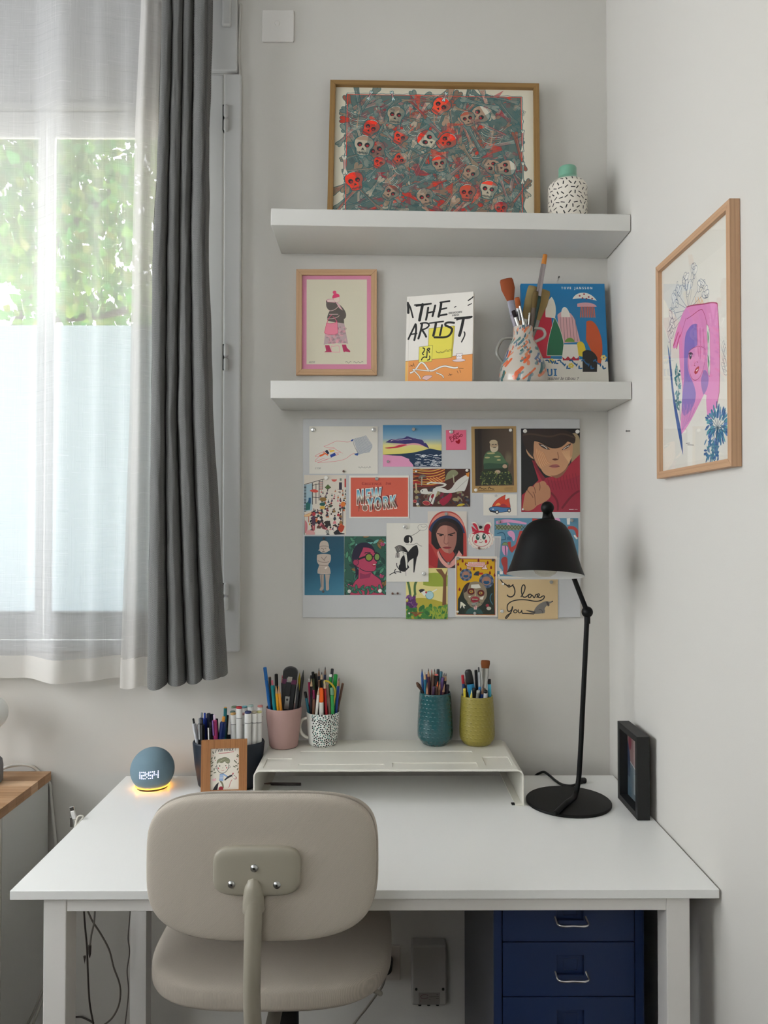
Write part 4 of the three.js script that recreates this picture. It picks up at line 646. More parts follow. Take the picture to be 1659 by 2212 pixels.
// ------------------------------------------------------------------ the four cups on the stand
function cupAt(px, pyFront, rPx) { const f = onY(px, pyFront, ST.y), r = rPx * (EYE.z - f.z) / FOCAL; const z = Math.max(f.z - r * 0.98, 0.05), kk = (EYE.z - z) / FOCAL; return { x: onZ(px, pyFront, z).x, z, k: kk }; }
const C2 = crop(560, 1430, 8.295), C1 = crop(890, 1415, 8.295), C3 = crop(400, 1510, 9.217);
{ // pink tumbler
  const a = cupAt(613, 1620.5, 30), k = a.k, yR = onZ(613, 1526, a.z).y, h = yR - ST.y, r1 = 38.3 * k, r0 = 30.5 * k, th = 0.003;
  const t = thing('cup', 'matt dusty pink tumbler holding pens and a utility knife', 'cup', [a.x, ST.y, a.z], 'cups on the stand');
  part(t, 'body', lathe([[0.001, 0], [r0 * 0.9, 0], [r0, 0.004], [lerp(r0, r1, 0.5) * 1.015, h * 0.5], [r1 * 1.0, h * 0.86], [r1, h - 0.002], [r1 - 0.0012, h], [r1 - th, h - 0.001], [lerp(r0, r1, 0.5) - th, h * 0.5], [r0 - th, 0.006], [0.001, 0.005]], 64), mat(0xb2918b, 0.75));
  const cup = { ...cupBase, x: a.x, z: a.z, y0: ST.y + 0.005, y1: yR, rTop: r1 - th, rBot: r0 - th, group: 'pens and pencils in the pink cup' };
  const S = (kind, tx, ty, rx, ry, r, c, dz, lab, o) => standPen(cup, [kind, ...C2(tx, ty), ...C2(rx, ry), r, c, dz, lab, o]);
  S('cap', 100, 92, 185, 800, 0.0042, '#1767b0', 0.2, 'tall bright blue felt pen leaning left in the pink cup', { cap: 0.032 });
  S('butt', 188, 268, 205, 800, 0.0036, '#4a4442', -0.4, 'blunt dark grey pencil behind the turquoise pen in the pink cup');
  S('click', 230, 325, 275, 800, 0.0048, '#148e98', 0.55, 'turquoise pen with pink button in the pink cup', { tip: '#d76b80', clip: '#148e98' });
  S('cap', 305, 212, 320, 800, 0.0042, '#141415', -0.2, 'black felt pen with tapered cap in the pink cup', { cap: 0.03 });
  S('pencil', 300, 425, 335, 820, 0.0034, '#e8ab20', 0.9, 'bright yellow pencil at the front of the pink cup', { tip: '#dcb071' });
  S('pencil', 345, 425, 388, 820, 0.0034, '#e59a35', 0.9, 'orange-yellow pencil beside the bright yellow pencil in the pink cup', { tip: '#e0a45a' });
  S('pencil', 412, 235, 425, 800, 0.0034, '#2a1d25', -0.3, 'dark pencil with pink-red lead beside the utility knife', { tip: '#b23040', wood: '#b98579' });
  S('pencil', 725, 190, 690, 780, 0.0034, '#c6ae1c', -0.7, 'yellow pencil mostly hidden behind the utility knife', { tip: '#c6ae1c', wood: '#c6ae1c' });
  S('pencil', 792, 145, 715, 780, 0.0042, '#1c1a1c', 0.1, 'tall black pencil leaning right in the pink cup', { wood: '#2a2522', tip: '#111' });
  S('pencil', 705, 380, 668, 790, 0.0036, '#232326', 0.45, 'short black pencil between utility knife and tall black pencil', { wood: '#232326', tip: '#222' });
  // utility knife
  const zk = a.z + 0.004, T = onZ(...C2(572, 82), zk), Q = onZ(...C2(500, 800), zk), dir = T.clone().sub(Q).normalize(), q = Q.clone().addScaledVector(dir, -0.05), L = T.distanceTo(q);
  const kn = thing('utility_knife', 'black and purple utility knife with steel blade slider in the pink cup', 'utility knife', q, 'pens and pencils in the pink cup');
  kn.quaternion.setFromUnitVectors(V(0, 1, 0), dir);
  const ks = (px) => px * (1.945 - zk) / FOCAL / 8.295, w = ks(258);
  const sh = (w0, w1, y0, y1, rr) => { const s = new THREE.Shape(); s.moveTo(-w0 / 2, y0); s.lineTo(w0 / 2, y0); s.lineTo(w1 / 2, y1 - rr); s.absellipse(0, y1 - rr, w1 / 2, rr, 0, Math.PI, false); s.closePath(); return s; };
  part(kn, 'handle', extrude(sh(w * 0.8, w * 0.96, 0, L - ks(300), 0.0005), 0.014, 0.003, 16).translate(0, 0, -0.007), col('#1c1d20', 0.5));
  part(kn, 'nose', extrude(sh(w * 0.98, w * 1.0, L - ks(230), L, ks(95)), 0.016, 0.003, 24).translate(0, 0, -0.008), col('#18191b', 0.4));
  part(kn, 'purple_band', box(w * 0.99, ks(95), 0.0155, 0, L - ks(260), 0, 0.002), col('#5d2146', 0.5));
  part(kn, 'blade_channel', box(w * 0.32, ks(560), 0.002, -w * 0.02, L - ks(470), 0.0085, 0.0008), steel);
  part(kn, 'slider', box(w * 0.36, ks(250), 0.006, -w * 0.04, L - ks(390), 0.0105, 0.0015), col('#151517', 0.5));
  part(kn, 'window_clip', box(w * 0.3, ks(75), 0.003, w * 0.04, L - ks(205), 0.0095, 0.0006), chrome);
  part(kn, 'rivet', new THREE.CylinderGeometry(ks(20), ks(20), 0.001, 16).rotateX(Math.PI / 2).translate(-w * 0.02, L - ks(575), 0.0098), blackPlastic);
}
{ // dotted mug
  const a = cupAt(697.5, 1615.5, 31), k = a.k, yR = onZ(696, 1536, a.z).y, h = yR - ST.y, r1 = 35.6 * k, r0 = 31 * k, th = 0.0028;
  const t = thing('mug', 'white mug with green-black dots and a loop handle, full of pencils', 'mug', [a.x, ST.y, a.z], 'cups on the stand');
  const dots = canvasTex(1024, 384, (g, w, h2) => {
    const r = rng(101); R(g, 0, 0, w, h2, '#e3e5de'); const pts = [];
    for (let i = 0; i < 9000 && pts.length < 620; i++) { const x = r() * w, y = r() * h2; if (x > 800) continue; if (pts.every(([u, v]) => (Math.abs(u - x) > w / 2 ? 99 : Math.hypot(u - x, v - y)) > 19)) pts.push([x, y]); }
    for (const [x, y] of pts) { const f = r(); E(g, x, y, 8.4, 8.8, f < 0.68 ? '#0f1c1e' : f < 0.88 ? '#3b6b66' : '#6f9a92'); if (f > 0.88) E(g, x, y, 3, 3.4, '#b9cec8'); }
  });
  part(t, 'body', lathe([[0.001, 0.002], [r0 * 0.8, 0.0015], [r0 * 0.9, 0], [r0, 0.006], [r0 * 1.01, 0.012], [lerp(r0, r1, 0.6), h * 0.5], [r1, h - 0.0015], [r1 - 0.001, h], [r1 - th, h - 0.001], [r1 - th, h * 0.5], [r0 - th, 0.01], [0.001, 0.008]], 64).rotateY(-0.66), mat(0xffffff, 0.2, { map: dots, clearcoat: 0.5 }));
  const M = (x, y) => { const p = onZ(...C2(x, y), a.z + 0.006); return V(p.x - a.x, p.y - ST.y, 0.006); };
  const hp = [M(925, 1005), M(850, 1005), M(775, 1030), M(728, 1110), M(730, 1210), M(770, 1290), M(840, 1345), M(925, 1345)];
  part(t, 'handle', tube(hp, 0.0042, 60, 12), mat(0xdedcd0, 0.22, { clearcoat: 0.5 }));
  const cup = { ...cupBase, x: a.x, z: a.z, y0: ST.y + 0.008, y1: yR, rTop: r1 - th, rBot: r0 - th, group: 'pens and pencils in the dotted mug' };
  const S = (kind, tx, ty, rx, ry, r, c, dz, lab, o) => standPen(cup, [kind, ...C2(tx, ty), ...C2(rx, ry), r, c, dz, lab, o]);
  S('cap', 822, 530, 885, 890, 0.0034, '#2c7890', 0.1, 'thin black-capped blue pen leaning furthest left in the dotted mug', { tip: '#121416', cap: 0.016 });
  S('cap', 890, 290, 925, 880, 0.0033, '#c22a5c', -0.2, 'pink pen with white end in the dotted mug', { tip: '#e8e2de', cap: 0.01 });
  S('pencil', 935, 300, 930, 880, 0.0034, '#15171f', 0.35, 'black pencil with pale wooden tip left of the green pen in the dotted mug', { tip: '#c7a98a', wood: '#d2b08a' });
  S('butt', 935, 240, 905, 870, 0.0032, '#17191c', -0.5, 'black pencil behind the pale-tipped pencil in the dotted mug', { tip: '#2b2b2b' });
  S('butt', 960, 175, 1020, 880, 0.0038, '#18191a', -0.3, 'blunt black pencil crossing the green pen in the dotted mug', { tip: '#1f1d1c' });
  S('butt', 968, 300, 1030, 880, 0.0036, '#2d3a20', 0.2, 'dark olive green pencil in the dotted mug', { tip: '#3f4a2b' });
  S('butt', 1012, 205, 1045, 870, 0.0036, '#2a2723', -0.4, 'blunt brown-black pencil with olive end in the dotted mug', { tip: '#55502e' });
  S('pencil', 1070, 110, 1070, 880, 0.0035, '#1c1e26', -0.3, 'tall black pencil with dark lead, left of two tall ones in the dotted mug', { tip: '#1a1a1c', wood: '#8f6f5b' });
  S('pencil', 1120, 175, 1110, 880, 0.0034, '#222a28', -0.1, 'dark green-black pencil with pale wood between the two tallest pencils', { tip: '#1c1c1e', wood: '#c9ab8c' });
  S('pencil', 1184, 85, 1150, 880, 0.0035, '#1a2447', -0.4, 'tallest navy pencil with black lead in the dotted mug', { tip: '#17171a', wood: '#8d7161' });
  S('butt', 1075, 325, 1080, 880, 0.0034, '#5c4130', 0.1, 'blunt brown pencil behind the orange highlighter', { tip: '#8e6d55' });
  S('butt', 972, 505, 1000, 880, 0.0032, '#8b2356', 0.45, 'short magenta pencil in the dotted mug', { tip: '#a33a6a' });
  S('butt', 978, 660, 972, 890, 0.0034, '#7a5442', 0.75, 'short brown pencil at the front left of the dotted mug', { tip: '#6a4636' });
  S('cap', 1310, 118, 1240, 870, 0.0038, '#14555e', -0.6, 'teal felt pen with black end at the back of the dotted mug', { tip: '#1a1a20', cap: 0.022 });
  S('cap', 1280, 220, 1265, 870, 0.0042, '#13833c', -0.2, 'green marker with white tip in the dotted mug', { tip: '#e4e6e0', cap: 0.007 });
  S('cap', 1370, 218, 1325, 870, 0.005, '#149a3b', -0.4, 'thick plain green marker at the back of the dotted mug', { cap: 0.03 });
  S('pencil', 1068, 445, 1028, 900, 0.0036, '#e6e3da', 0.85, 'white pencil with pale wooden tip at the front of the dotted mug', { tip: '#e6e0d2', wood: '#c7a98a' });
  S('bright', 1108, 462, 1112, 900, 0.0058, '#ff6a14', 0.7, 'fluorescent orange highlighter with white base in the dotted mug', {});
  S('pencil', 1170, 320, 1200, 900, 0.0038, '#a81f2c', 0.45, 'red pencil beside the orange highlighter', { tip: '#d6c7a4', wood: '#cdb692' });
  S('butt', 1225, 400, 1265, 900, 0.0036, '#6d5549', 0.5, 'taupe brown pencil right of the red pencil', { tip: '#8c7261' });
  S('cap', 1300, 460, 1318, 890, 0.0044, '#2f9a4d', 0.5, 'translucent green pen at the front right of the dotted mug', { tip: '#79ab86', cap: 0.018 });
  S('pencil', 1430, 285, 1380, 870, 0.0036, '#173a86', 0.2, 'blue pencil with brown tip leaning right in the dotted mug', { tip: '#6d3f30', wood: '#b0805f' });
  S('butt', 1498, 380, 1405, 850, 0.0034, '#5f4031', -0.1, 'brown pencil leaning furthest right in the dotted mug', { tip: '#7d5a42' });
  const zc = a.z + 0.01, pts = [[1180, 420], [1170, 340], [1230, 350], [1300, 400], [1345, 470], [1358, 550], [1340, 700], [1320, 860]].map(([x, y]) => onZ(...C2(x, y), zc));
  const cl = thing('plastic_strip', 'curved yellow plastic strip arching over pencils in the dotted mug', 'strip', pts[7], 'pens and pencils in the dotted mug');
  partW(cl, 'strip', tube(pts, 0.0024, 40, 8), col('#c2a92e', 0.35));
}
const embossed = canvasTex(512, 512, (g, w, h) => {
  R(g, 0, 0, w, h, '#000'); for (let j = 0; j < 13; j++) for (let i = 0; i < 24; i++) { const x = (i + (j % 2) / 2 + 0.25) * w / 24, y = (j + 0.5) * h / 13, q = g.createRadialGradient(x, y, 1, x, y, 10); q.addColorStop(0, '#fff'); q.addColorStop(0.6, '#999'); q.addColorStop(1, '#000'); g.fillStyle = q; g.beginPath(); g.ellipse(x, y, 6, 11, 0, 0, 7); g.fill(); }
}, false);
function planter(px, pyF, wBot, wMax, wTop, pyRim, label, m) {
  const a = cupAt(px, pyF, wBot / 2), k = a.k, yR = onZ(px, pyRim, a.z).y, h = yR - ST.y, r0 = wBot / 2 * k, rm = wMax / 2 * k, r1 = wTop / 2 * k, th = 0.0035;
  const t = thing('cup', label, 'cup', [a.x, ST.y, a.z], 'cups on the stand');
  const pr = [[0.001, 0], [r0 * 0.86, 0], [r0 * 0.96, 0.002], [r0 * 1.04, 0.006], [lerp(r0, rm, 0.6), h * 0.09], [rm * 0.985, h * 0.15], [rm, h * 0.25], [rm * 0.985, h * 0.45], [lerp(rm, r1, 0.55), h * 0.75], [r1, h - 0.003], [r1 - 0.001, h], [r1 - th, h - 0.001], [r1 - th, h * 0.7], [rm - th, h * 0.25], [r0 - th, 0.008], [0.001, 0.006]];
  part(t, 'body', lathe(pr, 72), m);
  return { ...cupBase, x: a.x, z: a.z, y0: ST.y + 0.006, y1: yR, rTop: r1 - th, rBot: r0 - th };
}
{
  const cup = planter(940, 1614, 56, 77, 68, 1494, 'glossy teal embossed cup packed with coloured pencils', mat(0x1d5358, 0.14, { bumpMap: embossed, bumpScale: 0.0008, clearcoat: 0.6, clearcoatRoughness: 0.1 }));
  cup.group = 'coloured pencils in the teal cup';
  const S = (kind, tx, ty, rx, ry, r, c, dz, lab, o) => standPen(cup, [kind, ...C1(tx, ty), ...C1(rx, ry), r, c, dz, lab, o]);
  S('pencil', 178, 248, 195, 650, 0.0034, '#26508f', -0.1, 'tall blue pencil at the left of the teal cup', { tip: '#1c2336', wood: '#26508f' });
  S('pencil', 230, 300, 240, 650, 0.0034, '#18708f', 0.1, 'cyan-blue pencil with pale wooden tip in the teal cup', { tip: '#b89a78' });
  S('butt', 262, 345, 285, 660, 0.003, '#4a4a8a', -0.4, 'blunt violet-blue pencil in the teal cup', { tip: '#56558e' });
  S('pencil', 290, 238, 315, 660, 0.0037, '#4b1f2f', 0.0, 'burgundy pencil with dark lead, tallest at left of the teal cup', { tip: '#2e1a1a', wood: '#a8805f' });
  S('pencil', 355, 258, 350, 660, 0.0035, '#7d5c50', -0.3, 'brown pencil with red lead in the teal cup', { tip: '#c0373b', wood: '#a67a62' });
  S('pencil', 404, 248, 410, 660, 0.0034, '#6a5a58', -0.5, 'grey-brown pencil with black lead at the back of the teal cup', { tip: '#1d1c1e', wood: '#b08f78' });
  S('cap', 468, 250, 455, 650, 0.0038, '#333a42', -0.6, 'dark grey felt pen at the back of the teal cup', {});
  S('cap', 522, 292, 505, 650, 0.0038, '#3c6d80', -0.4, 'grey-blue felt pen behind the purple pencil', {});
  S('cap', 440, 340, 430, 660, 0.0045, '#201a1b', 0.35, 'black pen with coral pink end standing out in the teal cup', { tip: '#e86a63', cap: 0.004 });
  S('butt', 548, 400, 520, 660, 0.004, '#6d548f', 0.1, 'purple pencil with slanted end in the teal cup', { tip: '#7c63a0' });
  S('pencil', 578, 322, 535, 650, 0.0034, '#2b2439', -0.2, 'dark purple pencil with black lead, left of the pair at right', { tip: '#262026', wood: '#a5805f' });
  S('pencil', 612, 328, 575, 650, 0.0034, '#1d1c26', 0.0, 'black pencil with pale wood, right of the pair at right', { tip: '#1d1a1c', wood: '#a5805f' });
  S('butt', 640, 528, 630, 660, 0.0042, '#332833', 0.2, 'short blunt dark pencil at the right rim of the teal cup', { tip: '#2a222c' });
  S('butt', 385, 360, 365, 670, 0.0036, '#5d463c', 0.4, 'blunt brown pencil in the middle of the teal cup', { tip: '#765a49' });
  S('pencil', 465, 470, 440, 670, 0.0036, '#7a4434', 0.55, 'brown pencil with bright orange lead in the teal cup', { tip: '#f2784a', wood: '#e0703f' });
  S('pencil', 505, 475, 480, 675, 0.0036, '#8b6a52', 0.7, 'light brown pencil right of the orange lead in the teal cup', { tip: '#7b5a44', wood: '#a98264' });
  S('pencil', 275, 490, 272, 670, 0.0036, '#6d4f40', 0.5, 'brown wooden pencil at the left front of the teal cup', { tip: '#8a6a55', wood: '#8f6e57' });
  S('pencil', 276, 585, 275, 680, 0.0036, '#5c2430', 0.9, 'short pale-tipped pencil lowest at front of the teal cup', { tip: '#b98b78', wood: '#c09478' });
  S('butt', 392, 565, 385, 685, 0.0042, '#4d3650', 0.9, 'short mauve pencil at the front of the teal cup', { tip: '#5f4662' });
  S('butt', 437, 565, 430, 685, 0.0036, '#574038', 0.85, 'short dark brown pencil at the front of the teal cup', { tip: '#6d5348' });
  S('pencil', 585, 520, 560, 675, 0.0036, '#5b3038', 0.6, 'reddish pencil with long pale wooden tip at front right of the teal cup', { tip: '#a98670', wood: '#b48d70' });
  S('brush', 80, 485, 185, 650, 0.0034, '#2c2b2a', 0.0, 'pointed brown brush leaning out left over the teal cup rim', { w: 0.005, b: 0.02, f: 0.012, point: 1, metal: '#3a3a38', dull: 1, tip: '#5a4030' });
}
{
  const cup = planter(1030.5, 1614.5, 60, 76, 68.5, 1501, 'mustard yellow dotted cup holding pens and a flat brush', mat(0x92863a, 0.4, { bumpMap: embossed, bumpScale: 0.0008, clearcoat: 0.15 }));
  cup.group = 'pens in the mustard cup';
  const S = (kind, tx, ty, rx, ry, r, c, dz, lab, o) => standPen(cup, [kind, ...C1(tx, ty), ...C1(rx, ry), r, c, dz, lab, o]);
  S('cap', 905, 355, 935, 700, 0.0036, '#1b3b6d', 0.0, 'blue pen with red cap at the left of the mustard cup', { tip: '#b01f2e', cap: 0.022 });
  S('pencil', 950, 420, 975, 700, 0.003, '#1d1c1c', -0.2, 'black pencil with pinkish wood beside the red cap', { tip: '#8d6a60', wood: '#a98074' });
  S('bright', 1000, 262, 1080, 700, 0.0092, '#17181a', 0.1, 'fat highlighter with black cap and blue body in the mustard cup', { body: '#2a86b2' });
  S('cap', 1145, 265, 1170, 700, 0.0038, '#14151a', -0.3, 'slim black pen behind the brush in the mustard cup', {});
  S('click', 1195, 215, 1215, 700, 0.0036, '#aeb2b5', -0.1, 'clear silver ballpoint pen beside the flat brush', { tip: '#2d2d30', clip: '#c9c9c9' });
  S('brush', 1318, 95, 1290, 700, 0.0098, '#6b5448', 0.45, 'flat paintbrush with brown bristles and shiny silver ferrule in the mustard cup', { w: 0.0112, b: 0.019, f: 0.052, hr: 0.0048, tip: '#7a421c', k: 0.35 });
  S('cap', 1382, 428, 1392, 690, 0.0044, '#4fb0c9', 0.0, 'light blue pen with black and red top at the right of the mustard cup', { tip: '#1d1517', cap: 0.013 });
  S('cap', 940, 600, 945, 715, 0.0036, '#d8c33a', 0.8, 'yellow pen with round end at the left front of the mustard cup', { cap: 0.006 });
  S('pencil', 1072, 630, 1064, 735, 0.0036, '#e0d24e', 0.9, 'pale yellow pointed pen at the front of the mustard cup', { tip: '#e9e6c0', wood: '#e3d66a' });
  S('cap', 1112, 590, 1120, 725, 0.0045, '#15161a', 0.6, 'short black pen behind the pale yellow one', {});
  S('cap', 1192, 630, 1178, 735, 0.0045, '#8b8d88', 0.85, 'short grey-tipped pen at the front of the mustard cup', { tip: '#a9aba4', cap: 0.008 });
  S('cap', 1215, 572, 1215, 720, 0.0036, '#1f6aa8', 0.5, 'short bright blue pen in the mustard cup', { tip: '#2a7ab8', cap: 0.006 });
  S('pencil', 1280, 550, 1250, 730, 0.0038, '#1d3f86', 0.75, 'blue pencil with brown wooden tip in front of the brush', { tip: '#7d5a48', wood: '#8f6a55' });
  S('cap', 1320, 630, 1318, 730, 0.0052, '#d8d8d6', 0.75, 'white pen with black end at the right front of the mustard cup', { tip: '#1a1a1c', cap: 0.007 });
}
// ------------------------------------------------------------------ navy pot with markers and pens
{
  const z = 0.112, k = (1.945 - z) / FOCAL, cx = onZ(494, 1650, z).x, yR = onZ(494, 1599, z).y, h = yR - DY, r1 = 77 * k, r0 = 65 * k, kz = 0.62, th = 0.004;
  const t = thing('desk_pot', 'navy blue oval pot crowded with markers and pens beside the wooden frame', 'pot', [cx, DY, z]);
  part(t, 'body', lathe([[0.001, 0], [r0 * 0.94, 0], [r0, 0.005], [lerp(r0, r1, 0.55) * 1.012, h * 0.5], [r1, h - 0.004], [r1 - 0.002, h], [r1 - th, h - 0.001], [lerp(r0, r1, 0.5) - th, h * 0.5], [r0 - th, 0.008], [0.001, 0.006]], 72).scale(1, 1, kz), mat(0x13202e, 0.5));
  part(t, 'divider', box(0.003, h * 0.8, r1 * kz * 1.5, -0.004, h * 0.42, 0), mat(0x13202e, 0.5));
  const cup = { ...cupBase, x: cx, z, y0: DY + 0.006, y1: yR, rTop: (r1 - th), rBot: (r0 - th), kz, group: 'pens and markers in the navy pot' };
  const S = (kind, tx, ty, rx, ry, r, c, dz, lab, o) => standPen(cup, [kind, ...C3(tx, ty), ...C3(rx, ry), r, c, dz * kz * 1.1, lab, o]);
  const G = { group: 'x' };
  S('marker', 975, 135, 985, 800, 0.0072, '#7d9477', -0.75, 'art marker with sage green end at the back of the navy pot', { spin: 0.5 });
  S('marker', 1180, 135, 1185, 800, 0.0072, '#6fa9b5', -0.8, 'art marker with turquoise blue end at the back of the navy pot', { spin: 0.5 });
  S('marker', 1305, 110, 1300, 800, 0.0072, '#a9bfb6', -0.7, 'art marker with pale grey-green end at the back of the navy pot', { spin: 0.3 });
  S('marker', 1495, 120, 1475, 800, 0.0068, '#d98c86', -0.45, 'art marker with salmon pink end at the far right of the navy pot', { spin: 0.6 });
  S('marker', 945, 235, 965, 850, 0.0066, '#6d8378', -0.35, 'art marker with dull green end behind the ochre one in the navy pot');
  S('marker', 955, 270, 975, 870, 0.0066, '#c59a5c', 0.15, 'art marker with ochre end in the navy pot', { spin: 0.2 });
  S('marker', 1075, 145, 1080, 880, 0.0076, '#b3202c', 0.35, 'tall art marker with red end in the navy pot', { spin: -0.2 });
  S('marker', 1160, 275, 1170, 850, 0.0064, '#c08d8b', -0.2, 'art marker with dusty rose end hidden between the red and navy ones');
  S('marker', 1252, 240, 1245, 930, 0.0079, '#26305c', 0.75, 'art marker with navy blue end at the front of the navy pot', { spin: 0.1 });
  S('marker', 1375, 235, 1370, 920, 0.0068, '#a99f8a', 0.55, 'art marker with beige end at the right front of the navy pot', { spin: -0.3 });
  S('marker', 1475, 232, 1468, 900, 0.0064, '#d3cf93', 0.35, 'art marker with pale yellow end at the right of the navy pot', { spin: 0.2 });
  S('click', 160, 385, 240, 840, 0.0048, '#c9c9cb', 0.2, 'white and silver ballpoint pen leaning furthest left in the navy pot', { tip: '#17181a', clip: '#b9babd' });
  S('click', 285, 385, 300, 850, 0.0052, '#111215', 0.4, 'black ballpoint pen with silver clip at the left of the navy pot', { tip: '#8b8d90', clip: '#b3b4b6' });
  S('click', 335, 400, 345, 860, 0.0054, '#0e0f12', 0.55, 'plain black pen beside the silver-clipped pen in the navy pot', { tip: '#1a1a1c', clip: '#222325' });
  S('click', 330, 268, 300, 820, 0.0046, '#1d2740', -0.3, 'dark blue pen with grey push button in the navy pot', { tip: '#8e9598', clip: '#2a3550' });
  S('click', 390, 275, 400, 830, 0.005, '#1d3a9a', -0.1, 'royal blue ballpoint pen in the navy pot', { clip: '#16307c' });
  S('cap', 468, 282, 465, 830, 0.005, '#121b35', -0.2, 'midnight blue felt pen in the navy pot', { cap: 0.04 });
  S('cap', 530, 295, 530, 830, 0.0046, '#131b3a', -0.4, 'thin midnight blue felt pen behind the pink pen in the navy pot', { cap: 0.04 });
  S('click', 505, 455, 520, 850, 0.0056, '#0d0e10', 0.55, 'black pen with white clip at the front of the navy pot', { tip: '#1a1a1c', clip: '#d8d6d0', spin: -0.6 });
  S('click', 580, 310, 615, 850, 0.0054, '#b03a72', 0.5, 'pink and purple ballpoint pen in the navy pot', { tip: '#d9c6d8', clip: '#7d5a9a', spin: -0.5 });
  S('cap', 620, 390, 645, 830, 0.004, '#1d1a22', -0.1, 'thin black pen behind the pink and purple pen');
  S('butt', 802, 165, 785, 830, 0.0042, '#13727a', -0.3, 'tall teal pencil with orange eraser end in the navy pot', { tip: '#d1912e' });
  S('butt', 845, 320, 815, 830, 0.003, '#14171c', -0.5, 'short black pencil behind the teal pencil in the navy pot', { tip: '#14171c' });
  S('click', 770, 345, 715, 850, 0.0074, '#12265e', 0.35, 'thick navy pen with orange push button in the navy pot', { tip: '#d6963a', clip: '#12265e', spin: 0.7 });
}
// ------------------------------------------------------------------ small wooden photo frame
{
  const C = [488, 1003, 1058, 1800];
  const tex = art([474, 1003, 1060, 1850], 512, (g) => {
    R(g, 400, 900, 800, 1100, '#e4ddcf'); const K = '#15131a';
    g.save(); g.translate(600, 1080); g.rotate(-0.04); g.fillStyle = K; g.font = 'italic bold 84px serif'; g.fillText('j\u2019en veux !', -30, 0, 420); g.restore(); P(g, 'M645,1112 C760,1118 860,1100 940,1090', null, '#b5263a', 10);
    for (const [x, y, a] of [[530, 1095, 1.2], [505, 1210, 2.1], [495, 1270, 2.4], [515, 1300, 2.5], [510, 1355, 2.4], [555, 1430, 1.6], [505, 1470, 2.9], [570, 1495, 2.9], [495, 1550, 2.6], [565, 1200, 1.7], [1030, 1165, 0.8], [1020, 1190, 0.6], [970, 1280, 0.9], [990, 1300, 1.0], [1040, 1330, 2.5], [1000, 1375, 0.3], [1025, 1440, 2], [1045, 1500, 1.9], [960, 1390, 0.4]]) E(g, x, y, 28, 10, '#6f7259', '#4c4f40', 2, a);
    for (const [x, y] of [[530, 1160], [575, 1250], [1005, 1250], [585, 1620]]) E(g, x, y, 7, 9, '#b5263a');
    P(g, 'M605,1340 C600,1440 650,1510 720,1512 C800,1510 850,1430 848,1340', null, K, 9); P(g, 'M605,1370 C560,1360 560,1420 615,1420 M850,1370 C890,1370 885,1420 840,1415', null, K, 6);
    P(g, 'M610,1320 C600,1240 660,1210 700,1220 C740,1180 800,1190 820,1220 C880,1220 880,1320 830,1325 C780,1300 760,1270 770,1260 C740,1310 690,1315 650,1285Z', '#85856a', '#5d5f4a', 6); P(g, 'M650,1290 C680,1250 740,1250 760,1230 M780,1270 C800,1290 830,1300 840,1270', null, '#c9c3a8', 6);
    E(g, 666, 1365, 9, 15, K); E(g, 788, 1365, 9, 12, K); P(g, 'M730,1395 L722,1412', null, K, 5); P(g, 'M700,1445 C730,1470 745,1450 755,1445 C750,1470 705,1470 700,1445Z', '#b5263a'); E(g, 640, 1412, 9, 20, '#c23a48', null, 0, -0.3); E(g, 805, 1405, 9, 18, '#c23a48', null, 0, 0.4);
    P(g, 'M670,1525 L740,1525 L738,1670 L660,1660Z', '#7fa3cf', '#38588f', 4); for (let k = 0; k < 5; k++) P(g, `M665,${1550 + k * 24} L740,${1552 + k * 24}`, null, '#e6e6ea', 7); P(g, 'M740,1530 L825,1590', null, '#5f8fc8', 26); P(g, 'M745,1530 L820,1592', null, '#d7e2ee', 5);
    P(g, 'M755,1650 C800,1600 840,1550 930,1550 L900,1590 C860,1600 800,1640 780,1660Z', '#26222c'); P(g, 'M930,1550 C960,1560 1010,1600 1012,1625 C1005,1650 960,1640 945,1632', '#e6dfd2', K, 6); P(g, 'M905,1555 L935,1505 L950,1530Z', '#b5263a'); E(g, 920, 1592, 7, 9, K); E(g, 995, 1625, 18, 16, null, '#b5263a', 5);
    P(g, 'M915,1650 C860,1720 880,1760 850,1800', null, '#b5263a', 9); P(g, 'M690,1680 C720,1700 740,1760 735,1800', null, '#77745a', 32); P(g, 'M650,1690 C600,1720 560,1770 530,1850 L620,1850Z', '#1f1c26'); P(g, 'M650,1800 C680,1760 720,1770 740,1800 L740,1850 L650,1850Z', '#9c2234'); E(g, 560, 1640, 40, 26, '#e9b9bf');
  });
  const z = 0.215, a = onZ(434, 1603, z), b = onZ(532, 1601, z), w = b.x - a.x, hh = (a.y - DY) / Math.cos(0.1);
  const t = thing('photo_frame', 'small wooden desk frame with drawing of curly-haired child on rocking horse', 'picture frame', [(a.x + b.x) / 2, DY + 0.0012, z - 0.006]);
  const s = new THREE.Shape(rrect(w, hh, 0.0012, 0, hh / 2).getPoints(4)), ix0 = (488 - 300) / 922 * w - w / 2, ix1 = (1058 - 300) / 922 * w - w / 2, iy1 = hh - (1020 - 850) / 922 * w * 1.02;
  const iw = ix1 - ix0, ih = iw * (1850 - 1003) / (1060 - 474);
  s.holes.push(new THREE.Path(rrect(iw, ih, 0.001, (ix0 + ix1) / 2, iy1 - ih / 2).getPoints(3)));
  part(t, 'wooden_front', boxUV(new THREE.ExtrudeGeometry(s, { depth: 0.008, bevelEnabled: true, bevelThickness: 0.0008, bevelSize: 0.0008, bevelOffset: -0.0008, bevelSegments: 2 })), walnutMat);
  part(t, 'print', new THREE.PlaneGeometry(iw + 0.002, ih + 0.002).translate((ix0 + ix1) / 2, iy1 - ih / 2, 0.0035), print(tex, 0.5));
  part(t, 'backing', box(w - 0.006, hh - 0.006, 0.003, 0, hh / 2, -0.0005), mat(0x6b5a46, 0.9));
